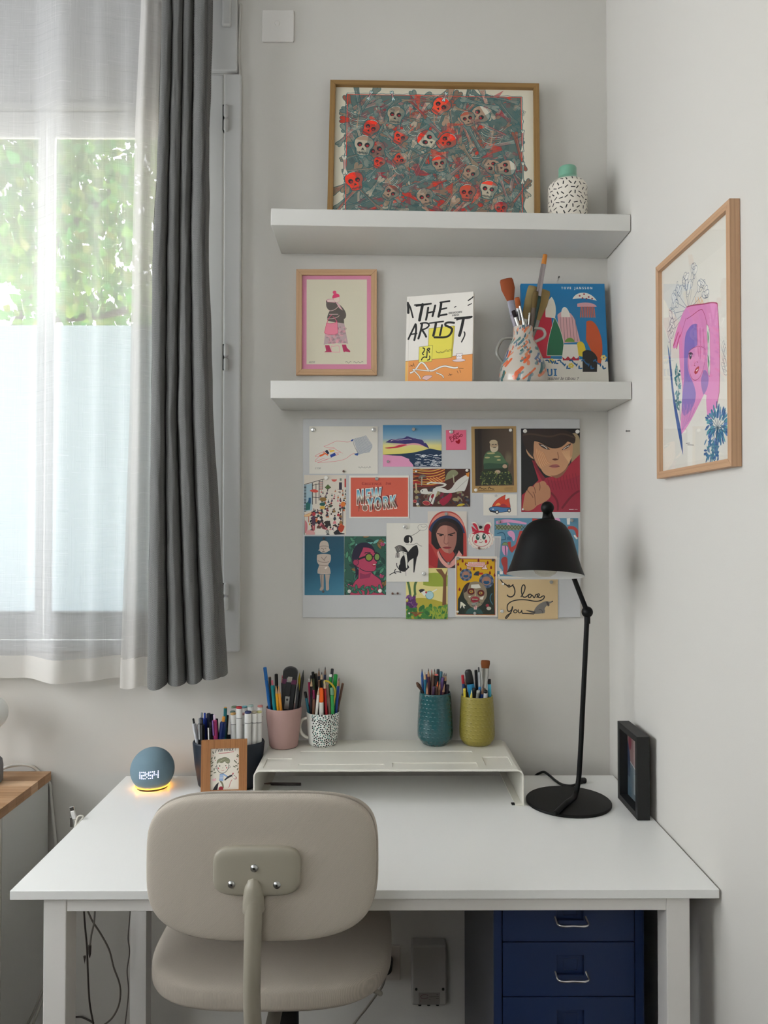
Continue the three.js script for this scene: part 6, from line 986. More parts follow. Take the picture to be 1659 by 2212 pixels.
card('mush', 'postcard', 'postcard of pale reclining figure among mushrooms, figs and striped foliage', [892, 1012.5, 1015.5, 1094.5], art([90, 80, 1550, 1065], 480, (g) => {
  R(g, 0, 0, 1700, 1200, '#4a2a22'); const r = rng(161);
  for (let i = 0; i < 34; i++) { const y = 70 + i * 14; P(g, `M60,${y + 60 * Math.sin(i)} C300,${y - 60} 500,${y + 90} 900,${y - 120}`, null, ['#d98a2f', '#e6b55a', '#7a1f1c', '#a8341f', '#2a1712'][i % 5], 15); } for (let i = 0; i < 8; i++) P(g, `M${450 + i * 40},${330 - i * 4} l150,100`, null, i % 2 ? '#b3401f' : '#e8b060', 20);
  P(g, 'M940,260 C1000,80 1200,60 1250,200 C1200,300 1050,320 900,400Z', '#8a8a68'); P(g, 'M1120,250 L1140,440', null, '#a9a486', 30); P(g, 'M230,300 C300,210 400,210 430,290 L230,340Z', '#706a60'); P(g, 'M320,300 L310,500', null, '#a9a28c', 32); P(g, 'M100,400 C200,380 290,420 300,470 L100,480Z', '#a31f22'); P(g, 'M165,470 L180,680', null, '#c9b58c', 40);
  for (let i = 0; i < 70; i++) E(g, 120 + r() * 1400, 620 + r() * 420, 20 + r() * 60, 14 + r() * 36, ['#4a4a58', '#6d6050', '#8f8466', '#7a1f34', '#2d2a33', '#a3936a', '#5a2a20', '#3a3d4c'][r() * 8 | 0], null, 0, r() * 3);
  P(g, 'M770,900 C850,830 950,790 1040,700 C1120,720 1090,800 1060,850 C1000,960 900,1040 850,1040 C780,980 740,960 770,900Z', '#a01f3c'); E(g, 430, 970, 90, 55, '#a8303a', '#d9a080', 10, 0.2); E(g, 140, 925, 45, 38, '#a8303a', '#d9a080', 8); P(g, 'M1210,1040 C1260,980 1360,970 1420,1000 C1380,1040 1300,1060 1210,1050Z', '#c9b032');
  const w = '#d8d6cc'; P(g, 'M270,660 C290,610 380,580 450,600 L470,670 L590,680 C590,590 640,570 700,580 C800,560 880,570 960,630 C1050,640 1100,560 1160,450 C1250,340 1400,260 1450,240 L1520,290 C1500,420 1470,560 1400,670 C1380,660 1300,650 1200,680 C1120,720 900,720 840,690 L720,660 C680,760 640,880 600,1010 L540,980 C590,880 620,800 640,720 C600,800 560,880 540,950 L500,900 C500,800 560,720 620,680 L560,720 C480,760 330,740 290,720Z', w); P(g, 'M560,440 C680,450 780,450 850,460 L930,490 C880,560 760,540 680,580', null, w, 40); P(g, 'M460,470 L560,430', null, w, 36); P(g, 'M1170,640 L1480,360', null, '#77736b', 6); E(g, 590, 790, 34, 58, '#8f1620', null, 0, 0.4); E(g, 332, 655, 14, 16, '#26222a'); P(g, 'M1440,200 L1530,170 L1520,290 L1470,280Z', '#cf7f24');
}));
{
  const tex = art([118, 197, 340, 412], 256, (g) => { R(g, 0, 0, 500, 500, '#f0718f'); g.save(); g.translate(118, 197); g.scale(222 / 1200, 215 / 1180); g.translate(-240, -260); const K = '#8f0f28', B = (d, w = 34) => P(g, d, null, K, w);
    B('M440,690 L500,820 M440,690 C480,620 540,650 500,720 C560,720 580,760 500,820'); B('M590,640 C600,720 660,740 690,690 C690,640 680,600 670,590'); E(g, 770, 590, 55, 60, null, K, 34); B('M880,560 L890,440 L960,540 L970,410'); B('M520,830 L570,970 L700,890'); B('M680,850 L700,720 L780,820 M690,800 L750,770'); B('M780,700 L850,790 L860,650'); E(g, 920, 700, 45, 62, null, K, 30); B('M1010,690 L1010,600 C1060,560 1080,620 1020,650 L1080,660', 28); E(g, 1150, 580, 62, 66, null, K, 32);
    P(g, 'M800,940 C800,860 900,880 920,910 C930,820 1060,760 1080,850 C1090,960 1040,1050 1000,1090 C920,1070 820,1020 800,940Z', '#a8001f'); g.restore(); });
  const s = card('note', 'sticky_note', 'square pink sticky note with red handwriting and heart', [963.5, 929, 1007.5, 972], tex, { cat: 'sticky note', turn: 0.01, rough: 0.8 });
}
mk('portrait', 'cabinet_card', 'old sepia portrait card of bearded man painted over with green landscape', C7, [400, 156, 888, 875], 420, (g) => {
  R(g, 300, 100, 700, 900, '#a5824f'); R(g, 395, 150, 500, 730, '#b08e5a'); const q = g.createLinearGradient(435, 0, 860, 0); q.addColorStop(0, '#2a211b'); q.addColorStop(0.5, '#4a3c30'); q.addColorStop(1, '#5a4a3c'); g.fillStyle = q; g.fillRect(436, 182, 420, 618); R(g, 470, 182, 40, 560, 'rgba(20,14,10,.4)');
  for (let i = 0; i < 14; i++) E(g, 800, 480 + i * 5, 40 - i, 60, 'rgba(130,112,92,.08)'); P(g, 'M530,590 C520,500 540,430 600,420 L690,430 C740,450 760,540 800,560 L790,640 C840,660 850,760 830,790 L500,790 C480,700 510,640 540,620Z', '#26301f'); P(g, 'M530,590 C520,500 540,430 600,420 L690,430 C740,450 760,540 800,560 L780,600 L530,620Z', '#4d6b4a'); P(g, 'M530,560 C620,540 700,580 790,550 L785,610 L530,620Z', '#33513c'); for (const [x, y, w] of [[610, 448, 46], [570, 495, 28], [680, 485, 36], [695, 522, 22]]) E(g, x, y, w, 9, '#b3aa78');
  E(g, 645, 365, 44, 60, '#b39a7c'); E(g, 640, 330, 44, 28, '#bba888'); P(g, 'M600,365 C600,440 630,440 650,436 C690,430 694,400 690,360 C670,400 620,400 600,365Z', '#c9bca0'); P(g, 'M625,355 L640,352 M655,352 L672,354 M640,385 L665,385', null, '#2a1f18', 7); E(g, 760, 592, 26, 22, '#b89a80'); E(g, 680, 652, 32, 20, '#bfa58a');
  const r = rng(171); for (let i = 0; i < 150; i++) { const x = 490 + r() * 340, y = 650 + r() * 140; E(g, x, y, 4 + r() * 6, 3 + r() * 4, ['#6f7d3c', '#3a5230', '#8f9452', '#2a3a24'][i % 4], null, 0, r() * 3); } g.fillStyle = '#3a2414'; g.font = 'italic 46px serif'; P(g, 'M470,835 q20,-40 30,0 q10,-10 18,-2 t20,0 t14,4 M575,838 q14,-44 24,-4 q12,-8 20,0 t18,2', null, '#3a2414', 6); P(g, 'M470,852 L645,850', null, '#4a2a16', 4); g.font = '15px serif'; g.fillStyle = '#7d5f3a'; P(g, 'M765,826 h80 M750,838 h96 M755,850 h88', null, '#8d6d44', 5);
}, { cat: 'photo card', th: 0.0009, turn: 0.012 });
mk('woman', 'poster_print', 'large glossy print of dark-haired woman clutching red roll-neck collar', C7, [932, 180, 1574, 1086], 640, (g) => {
  R(g, 800, 100, 900, 1100, '#17181a'); P(g, 'M1480,240 C1540,200 1600,260 1574,460 L1480,560Z', '#a08a66'); P(g, 'M1050,520 C1100,560 1130,640 1180,720 C1300,700 1400,660 1470,560 L1574,460 L1574,1090 L930,1090 L940,900 C1000,860 1060,800 1120,740Z', '#a3283a'); P(g, 'M1180,720 C1260,760 1420,760 1574,680 L1574,1090 L1150,1090Z', '#98243a'); P(g, 'M1055,540 C1080,600 1120,680 1170,760 L1200,720 C1140,660 1100,580 1080,520Z', '#7d1c2e'); for (let i = 0; i < 10; i++) P(g, `M${1220 + i * 34},${720 - i * 6} C${1230 + i * 34},760 ${1240 + i * 34},800 ${1250 + i * 34},840`, null, 'rgba(90,16,32,.35)', 7); P(g, 'M1380,1040 C1440,960 1480,900 1560,860 M1260,880 C1320,940 1340,980 1330,1060', null, 'rgba(60,10,22,.4)', 22);
  P(g, 'M1060,310 C1040,440 1080,560 1150,620 C1180,690 1240,710 1310,700 C1400,680 1460,560 1490,470 C1500,400 1500,340 1480,310Z', '#c2906a'); P(g, 'M1060,400 C1050,470 1060,520 1090,520 C1020,500 990,450 985,400Z', '#c49a76'); P(g, 'M1250,690 C1320,700 1400,660 1460,560 C1440,620 1380,720 1310,720Z', '#8d5f48');
  for (let i = 0; i < 11; i++) P(g, `M${1090 + i * 8},${400 + i * 4} C${1090 + i * 12},480 ${1130 + i * 8},560 ${1140 + i * 11},${610 - i * 6}`, null, i % 2 ? 'rgba(224,178,130,.7)' : 'rgba(196,120,76,.5)', 7); for (let i = 0; i < 8; i++) P(g, `M${1380 + i * 12},${430 - i * 2} C${1400 + i * 8},480 ${1440 + i * 4},520 ${1460 + i * 3},${560 - i * 10}`, null, 'rgba(226,184,138,.6)', 6);
  P(g, 'M940,240 C980,180 1150,180 1280,190 C1400,180 1560,220 1520,330 C1500,360 1480,330 1440,320 C1400,370 1350,400 1290,395 C1230,400 1160,330 1080,310 C1060,360 1080,420 1060,490 C1000,440 940,340 940,240Z', '#2d211c'); P(g, 'M960,250 C1080,210 1200,300 1320,250 C1400,220 1470,260 1520,280', null, '#4a382e', 18); P(g, 'M1080,310 C1160,320 1230,390 1300,388', null, '#181210', 12);
  P(g, 'M1120,340 C1170,345 1220,380 1250,410 C1200,410 1150,390 1120,340Z', '#3a2a24'); P(g, 'M1150,360 C1180,365 1200,380 1215,398', null, '#e3ddd2', 8); P(g, 'M1480,340 C1440,350 1400,385 1375,415 C1420,405 1460,390 1480,340Z', '#3a2a24'); P(g, 'M1455,368 C1430,378 1410,390 1395,405', null, '#dcd6cc', 7); P(g, 'M1270,515 C1290,500 1330,500 1335,520 L1300,528Z', '#5a3024'); P(g, 'M1240,590 C1270,565 1300,570 1320,568 C1345,575 1355,585 1350,592 C1320,615 1270,612 1240,590Z', '#a5605a'); P(g, 'M1240,590 C1280,585 1320,588 1350,592', null, '#5a2a2c', 6); P(g, 'M1330,440 C1340,480 1345,500 1335,515', null, 'rgba(110,66,46,.5)', 12);
  P(g, 'M945,1060 C960,960 970,860 1000,845 C1010,800 1050,795 1070,820 C1070,770 1110,760 1130,770 C1150,740 1200,740 1210,790 C1250,800 1260,880 1250,920 C1220,980 1120,1000 1100,1020 C1050,1080 1000,1080 945,1060Z', '#b5805f'); P(g, 'M1060,870 C1090,900 1080,980 1090,1010 M1075,820 C1085,850 1090,870 1085,880 M1130,775 C1140,800 1140,830 1130,850 M1000,850 C1020,880 1050,900 1060,930', null, '#7d4f3a', 8); g.fillStyle = '#e6dcd8'; g.fillRect(1452, 1054, 52, 7); g.fillRect(1512, 1056, 34, 4);
}, { cat: 'poster', rough: 0.35 });
mk('car', 'sticker_card', 'small white card with blue car carrying red flames', C7, [523, 893, 888, 1124], 300, (g) => {
  R(g, 400, 800, 600, 400, '#e2ddd1'); P(g, 'M620,1025 C640,960 700,930 762,900 C760,930 750,950 770,955 C780,940 800,940 806,935 C800,980 820,1010 815,1040 C760,1050 680,1040 620,1025Z', '#d2472f', '#7a2a22', 4); P(g, 'M650,1020 C680,970 700,980 710,1010Z', '#e8a05a'); P(g, 'M700,1030 C720,980 760,990 790,1030Z', '#a3303a'); P(g, 'M585,1050 C600,1030 640,1020 700,1030 C760,1045 800,1030 818,1045 L818,1075 C780,1085 700,1090 660,1095 C620,1085 590,1085 585,1050Z', '#4a79a8', '#1d2a3a', 5); P(g, 'M585,1060 C620,1075 660,1080 690,1078 L690,1092 L600,1085Z', '#1d2228'); for (const [x, y, s] of [[672, 1087, 16], [803, 1070, 15]]) { E(g, x, y, s, s * 1.1, '#e8e4da', '#1a1c20', 8); } E(g, 628, 1055, 10, 6, '#e9e6d8');
}, { cat: 'card' });
mk('statue', 'postcard', 'teal postcard of pale stone figurine of child standing', C8, [100, 268, 570, 970], 384, (g) => {
  const q = g.createLinearGradient(100, 268, 300, 970); q.addColorStop(0, '#1d4a5c'); q.addColorStop(0.6, '#17556f'); q.addColorStop(1, '#3f7d96'); g.fillStyle = q; g.fillRect(0, 200, 700, 900); const S = '#c2b2a4', D = '#8a7a70';
  P(g, 'M278,420 C270,350 290,320 330,318 C380,318 392,360 390,410 C410,430 400,450 380,445 C370,460 350,465 330,465 C300,465 285,450 280,440 C260,445 258,435 278,420Z', S); P(g, 'M280,395 C300,380 360,380 388,395', null, D, 6); P(g, 'M300,412 l16,2 M340,412 l16,-2 M326,418 l-3,16 M312,450 l24,0', null, '#6a5a52', 6); P(g, 'M250,490 C300,470 380,475 410,490 C420,540 410,580 390,590 L380,620 C410,640 410,700 410,715 C360,725 290,720 255,712 C250,650 270,640 275,610 C250,590 240,560 250,490Z', S); P(g, 'M260,560 C300,580 350,590 390,570 M300,520 L340,560 M330,550 L360,510 M275,610 C310,620 350,620 380,612', null, D, 8); for (let i = 0; i < 14; i++) P(g, `M${268 + i * 10},630 L${262 + i * 11},708`, null, 'rgba(110,96,88,.4)', 3); E(g, 355, 645, 18, 10, '#e6ddd2', null, 0, -0.6);
  P(g, 'M280,722 L330,722 L328,880 C330,920 290,925 280,910 C280,890 295,880 295,860Z', '#a8988c'); P(g, 'M345,722 L402,722 L390,820 L392,880 C400,915 370,925 355,910 L352,800Z', '#b3a396'); P(g, 'M300,735 L305,870', null, D, 10);
});
mk('glasses', 'postcard', 'postcard of red-skinned figure in round sunglasses among green leaves', C8, [575, 268, 1072, 968], 420, (g) => {
  R(g, 500, 200, 700, 900, '#2c5a4c'); const r = rng(181); for (let i = 0; i < 110; i++) { const x = 560 + r() * 530, y = 260 + r() * 720, a = r() * 6; g.save(); g.translate(x, y); g.rotate(a); P(g, 'M-46,0 C-20,-24 20,-24 46,0 C20,24 -20,24 -46,0Z', ['#3a7a68', '#2f6b56', '#6fb0a6', '#4f8f6f', '#8f6a3a', '#1d3f3a'][r() * 6 | 0], '#17342e', 4); g.restore(); } for (const [x, y] of [[1030, 360], [1020, 740], [750, 910], [970, 850], [640, 860]]) for (let k = 0; k < 5; k++) E(g, x + 14 * Math.cos(k), y + 14 * Math.sin(k), 16, 9, '#c9527a', '#6d1f3a', 3, k);
  P(g, 'M670,560 C650,400 740,340 820,345 C900,350 940,420 945,480 L945,560 C975,570 970,590 950,600 C960,640 960,690 900,690 C900,720 960,740 1010,790 L1060,970 L640,970 C660,860 690,800 740,770 L745,640 C690,620 670,590 670,560Z', '#b8405f', '#2a1a33', 6); P(g, 'M760,650 C800,690 860,690 900,690', null, '#2a1a33', 8); P(g, 'M760,700 C820,740 860,720 900,692 L880,760 L760,780Z', '#8f2f52');
  P(g, 'M668,580 C650,400 740,335 830,342 C910,350 935,420 940,470 C920,420 880,400 800,402 C790,450 760,480 745,540 L690,545Z', '#1f1a33'); P(g, 'M690,600 C720,640 745,640 740,720 L700,780 C720,700 700,660 690,600Z', '#1f1a33'); E(g, 712, 580, 34, 36, '#a8365a', '#2a1a33', 6); P(g, 'M745,540 L830,510', null, '#1a1722', 22); E(g, 868, 520, 42, 44, '#8a9a3c', '#1a1722', 12); E(g, 965, 515, 34, 44, '#7a9a52', '#1a1722', 12); P(g, 'M905,510 L935,505', null, '#1a1722', 12); P(g, 'M820,470 C840,455 870,458 885,466 M930,462 L960,458', null, '#1a1722', 10); P(g, 'M905,605 C920,590 945,595 950,605 L935,632 C915,630 905,620 905,605Z', '#a01f2c'); P(g, 'M918,606 L944,604', null, '#efe6e0', 8);
  for (let i = 0; i < 22; i++) { const x = 580 + i * 23, y = 880 + (i % 3) * 26; g.save(); g.translate(x, y); g.rotate(i * 1.3); P(g, 'M-40,0 C-20,-20 20,-20 40,0 C20,20 -20,20 -40,0Z', i % 2 ? '#2f6b56' : '#3f7d66', '#17342e', 4); g.restore(); }
}, { lift: 0.4 });
card('garden', 'postcard', 'postcard of yellow-green garden with trees and small white dog running', [877, 1222, 967, 1337.2], art([70, 610, 432, 1080], 384, (g) => {
  R(g, 0, 500, 600, 700, '#e3d68c'); P(g, 'M220,690 C300,660 380,670 440,700 L430,790 C340,800 260,790 220,780Z', '#9aa83c'); P(g, 'M70,920 C200,870 300,900 440,950 L440,1080 L70,1080Z', '#b5a83a'); P(g, 'M330,640 C350,680 390,690 395,740 L385,960 L420,960 L420,720 L432,640 L410,690 L380,640Z', '#7a5236'); P(g, 'M85,750 C110,820 100,880 120,920 L150,860 C140,800 150,760 160,750', null, '#4f7040', 20);
  const r = rng(191); for (let i = 0; i < 40; i++) E(g, 80 + r() * 70, 880 + r() * 110, 9, 24, ['#5f2f6b', '#7a4a86', '#4f2a5c'][i % 3], null, 0, r() * 3); for (let i = 0; i < 60; i++) E(g, 70 + r() * 370, 970 + r() * 110, 16, 26, ['#3f7d3a', '#2f6a34', '#5a8f3c'][i % 3], null, 0, r() * 3); for (let i = 0; i < 50; i++) E(g, 280 + r() * 140, 980 + r() * 100, 5, 16, '#9aaa3a', null, 0, r() * 0.8 - 0.4); for (let i = 0; i < 14; i++) P(g, `M150,1060 Q${120 + i * 8},1010 ${90 + i * 10},1020`, null, '#8f4a2c', 3);
  E(g, 275, 870, 34, 36, '#a9cdd2', '#4f8f98', 4); P(g, 'M190,830 C210,810 240,830 250,850 L230,880 L205,850Z', '#e8e6de'); P(g, 'M180,825 C200,810 230,815 235,825 L195,850Z', '#2a2a30'); P(g, 'M300,840 L335,820', null, '#e8e6de', 10); E(g, 245, 845, 8, 10, '#b3323a');
}), { lift: -0.2 });
mk('shoe', 'art_print', 'white card with black ink drawing of figure seated on giant high-heeled shoe', C8, [1078, 112, 1580, 810], 420, (g) => {
  R(g, 1000, 50, 700, 900, '#e3dfd4'); const K = '#151416'; P(g, 'M1310,480 C1360,440 1380,380 1440,375 C1470,430 1460,500 1440,520 L1410,700 L1400,700 L1400,530 C1380,540 1340,560 1330,600 L1350,640 L1300,690 C1240,700 1200,640 1240,600 C1240,540 1260,500 1310,480Z', K); P(g, 'M1200,590 C1190,640 1240,660 1250,700 C1200,680 1160,700 1115,730 M1190,660 C1170,680 1160,700 1190,715', null, K, 9);
  P(g, 'M1285,320 C1280,260 1330,240 1370,262 C1390,280 1395,310 1385,330 L1370,350 L1350,330 L1340,350 C1310,350 1290,345 1285,320Z', K); P(g, 'M1345,275 C1365,270 1375,300 1362,340 L1345,320Z', '#e3dfd4'); for (let i = 0; i < 6; i++) P(g, `M${1180 + i * 6},${405 + i * 14} C${1220},${360 + i * 14} ${1290},${380 + i * 10} ${1320 + i * 6},${440 + i * 8}`, null, K, 9); for (let i = 0; i < 3; i++) P(g, `M${1195 + i * 16},470 L${1190 + i * 18},520`, null, K, 8); P(g, 'M1310,360 C1330,380 1400,370 1440,350 C1460,370 1480,385 1500,385 M1260,430 C1290,460 1310,540 1305,640 L1310,740', null, '#4a4846', 4); P(g, 'M1360,270 C1400,250 1450,230 1480,190', null, '#3a3836', 4); P(g, 'M1470,200 C1430,150 1470,120 1500,130 C1540,110 1580,140 1560,170 C1540,210 1500,190 1470,200Z M1490,140 C1500,170 1530,160 1550,150', null, '#8d8a84', 4); P(g, 'M1270,460 C1300,500 1300,560 1310,640 L1325,660 L1330,560 L1320,480Z', '#e3dfd4', K, 3);
}, { lift: 2, cat: 'print' });
mk('hood', 'postcard', 'painted portrait card of stern young person in red and white hood', C9, [258, 140, 601, 636], 420, (g) => {
  R(g, 200, 100, 500, 700, '#d8cfc4'); P(g, 'M258,330 C270,200 340,130 420,140 C520,130 590,220 598,360 L601,640 L258,640Z', '#b8433c'); P(g, 'M280,260 C320,160 400,140 440,150 C520,160 570,220 580,280 C520,190 340,170 280,260Z', '#d98a7a'); P(g, 'M270,300 C310,190 400,170 450,178 C530,190 570,260 585,330 L560,330 C540,250 480,205 430,205 C360,205 310,250 295,330Z', '#23365c'); P(g, 'M290,330 C300,240 360,195 430,200 C510,205 560,260 570,340 L570,520 C520,560 480,500 480,480 L360,460 C340,500 310,440 290,420Z', '#1c1516');
  P(g, 'M330,300 C340,240 390,230 430,232 C480,230 510,270 512,320 C515,380 510,430 490,470 C470,510 430,515 400,490 C360,450 330,380 330,300Z', '#b98272'); P(g, 'M430,232 C480,230 510,270 512,320 C515,380 510,430 490,470 C470,510 450,512 440,508 L430,350Z', '#a36d60'); P(g, 'M330,330 C335,280 350,240 400,245 L380,240 C340,250 320,290 330,330Z', '#2a1a18'); P(g, 'M320,320 C350,220 420,215 470,240 C520,260 530,300 515,330 C490,280 450,260 400,262 C370,266 345,290 335,330Z', '#3a1f1d'); P(g, 'M345,335 L395,345 M440,345 L495,328', null, '#2a1614', 10); E(g, 372, 352, 14, 6, '#1d1210'); E(g, 465, 350, 15, 6, '#1d1210'); P(g, 'M410,350 C400,400 395,420 415,425 C430,428 440,420 435,410', null, '#8f5a50', 7); P(g, 'M390,455 C410,445 440,445 465,455 C450,475 410,475 390,455Z', '#a03a3c'); P(g, 'M390,456 L465,456', null, '#5a1f24', 4);
  P(g, 'M360,480 C380,540 420,580 440,590 C480,560 500,520 500,490 L540,560 L560,640 L340,640Z', '#4a3a3c'); P(g, 'M260,420 C300,430 320,520 350,560 L340,640 L260,600Z', '#a82a2c'); P(g, 'M350,480 C380,560 420,590 440,600 C480,570 520,520 530,480 L560,520 C520,600 470,630 440,636 C390,620 350,560 340,500Z', '#e0a096');
}, { lift: 1.4 });
{ // cut-out sticker with ears
  const rect = [606, 228, 846, 476], tex = art(rect, 360, (g) => {
    R(g, 500, 150, 500, 500, '#e6dfd2'); const D = '#b3323f'; P(g, 'M650,320 C630,250 650,240 670,245 C690,250 700,290 705,315Z M750,315 C745,270 770,245 790,250 C820,260 800,300 790,320Z', '#c01f3a'); P(g, 'M645,335 C680,300 770,300 805,335 C795,345 660,345 645,335Z', '#c01f3a'); E(g, 725, 385, 77, 62, '#e8e0d4', D, 4); for (let i = 0; i < 20; i++) { const a = i / 20 * 6.283; P(g, `M${725 + 98 * Math.cos(a)},${385 + 80 * Math.sin(a)} q${14 * Math.cos(a + 0.6)},${14 * Math.sin(a + 0.6)} ${18 * Math.cos(a + 1.57)},${18 * Math.sin(a + 1.57)}`, null, D, 2); } E(g, 695, 368, 14, 22, '#2f5a4c', '#1d2a2a', 4); E(g, 750, 362, 14, 22, '#2f5a4c', '#1d2a2a', 4); E(g, 699, 362, 5, 7, '#eee'); E(g, 754, 356, 5, 7, '#eee'); P(g, 'M685,342 L705,338 M742,335 L762,336', null, '#1d1a1c', 5); E(g, 678, 405, 13, 15, '#d9404f'); E(g, 768, 402, 11, 15, '#d9404f'); P(g, 'M718,385 l8,4 M708,408 C720,415 730,412 738,404', null, '#8a2a33', 4);
  });
  const z = BZ + 0.0003, C = C9, P2 = (x, y) => onZ(C[0] + x / C[2], C[1] + y / C[2], z), base = P2(725, 476), sh = new THREE.Shape();
  const pts = []; for (let i = 0; i <= 120; i++) { const a = -Math.PI / 2 + i / 120 * 2 * Math.PI, sc = 1 + 0.035 * Math.cos(a * 14), x = 725 + 113 * sc * Math.cos(a), y = 385 + 88 * sc * Math.sin(a); pts.push([x, y]); }
  const top = [[690, 305], [680, 300], [648, 300], [634, 262], [640, 238], [668, 232], [692, 248], [706, 285], [722, 292], [742, 285], [752, 255], [778, 232], [806, 236], [818, 260], [806, 296], [790, 304]];
  const outline = [...top, ...pts.filter(([x, y]) => y > 318)]; outline.sort((p, q) => Math.atan2(p[1] - 345, p[0] - 725) - Math.atan2(q[1] - 345, q[0] - 725));
  outline.forEach(([x, y], i) => { const p = P2(x, y); if (i) sh.lineTo(p.x - base.x, p.y - base.y); else sh.moveTo(p.x - base.x, p.y - base.y); }); sh.closePath();
  const g = new THREE.ExtrudeGeometry(sh, { depth: 0.0006, bevelEnabled: false }), A = P2(rect[0], rect[1]), Bq = P2(rect[2], rect[3]), pos = g.attributes.position, uv = g.attributes.uv;
  for (let i = 0; i < pos.count; i++) uv.setXY(i, (pos.getX(i) + base.x - A.x) / (Bq.x - A.x), (pos.getY(i) + base.y - Bq.y) / (A.y - Bq.y));
  const me = new THREE.Mesh(g, [print(tex), whitePaper]); me.name = numbered('paper_cutout'); me.position.set(base.x, base.y, z); scene.add(me); tag(me, 'white scalloped paper cut-out of smiling round face with red bunny ears', 'cut-out', 'cards on the magnetic board'); cards.bunny = z + 0.0006;
}
card('bathers', 'art_print', 'blue print with pink and red bathers half hidden behind the black lamp', [1067.6, 1119, 1249.5, 1248.5], art([20, 35, 1610, 1170], 640, (g) => {
  R(g, 0, 0, 1800, 1300, '#5f8ea6'); P(g, 'M50,100 C200,30 400,60 640,130 L620,160 C450,130 300,120 250,110 C330,130 340,190 300,190 C260,190 270,140 260,120 L60,150Z', '#dc9cc0'); P(g, 'M40,165 L560,180 L500,265 L60,250Z', '#8a9070'); for (let i = 0; i < 9; i++) P(g, `M${40 + i * 62},170 L${110 + i * 62},255 M${110 + i * 62},175 L${40 + i * 62},250`, null, '#3f4a2c', 9);
  P(g, 'M270,300 C330,250 420,270 415,420 C400,490 370,490 360,420 C320,380 270,360 270,300Z', '#dc9cc0'); P(g, 'M80,330 C180,290 230,300 230,440 L160,450', null, '#2c5a72', 16); P(g, 'M260,400 L300,380 L350,400 L340,460 L260,450Z', '#3f7290'); P(g, 'M170,560 C150,620 180,760 260,750 L280,600 L250,560Z', '#dc9cc0'); P(g, 'M165,550 C180,480 260,470 285,550Z', '#8a9a6c', '#3f4a2c', 6); P(g, 'M230,570 L240,740', null, '#5f4a66', 20); P(g, 'M270,490 L330,480 L340,590 L420,540 L500,280 C600,260 620,330 580,420 L360,690 C320,680 280,600 270,490Z', '#b8463f'); P(g, 'M150,820 C180,750 260,750 270,820 L270,1000 L260,1100 C220,1120 180,1100 190,1000 C200,950 140,900 150,820Z', '#a8403c'); P(g, 'M20,380 L150,380 L110,960 L170,1030 L80,1040 L20,980Z', '#c9c7c4'); for (let i = 0; i < 5; i++) P(g, `M${40 + i * 22},410 L${36 + i * 20},780`, null, '#8f9094', 7); P(g, 'M120,1040 L180,1040 L180,1100 L120,1100Z', '#e3dfd8'); P(g, 'M20,1140 C400,1120 700,1180 1610,1165 L1610,1180 L20,1180Z', '#d8d4c8');
  P(g, 'M1390,40 L1460,35 L1450,160 L1400,160Z', '#e6e2da'); P(g, 'M1440,220 C1560,200 1590,280 1600,370', null, '#b8463f', 60); P(g, 'M1540,370 L1580,420', null, '#e6e2da', 34); P(g, 'M740,40 L950,60 L900,130 L740,100Z', '#b8463f'); P(g, 'M1170,40 C1240,40 1260,90 1240,130', null, '#dc9cc0', 50);
}), { cat: 'print' });
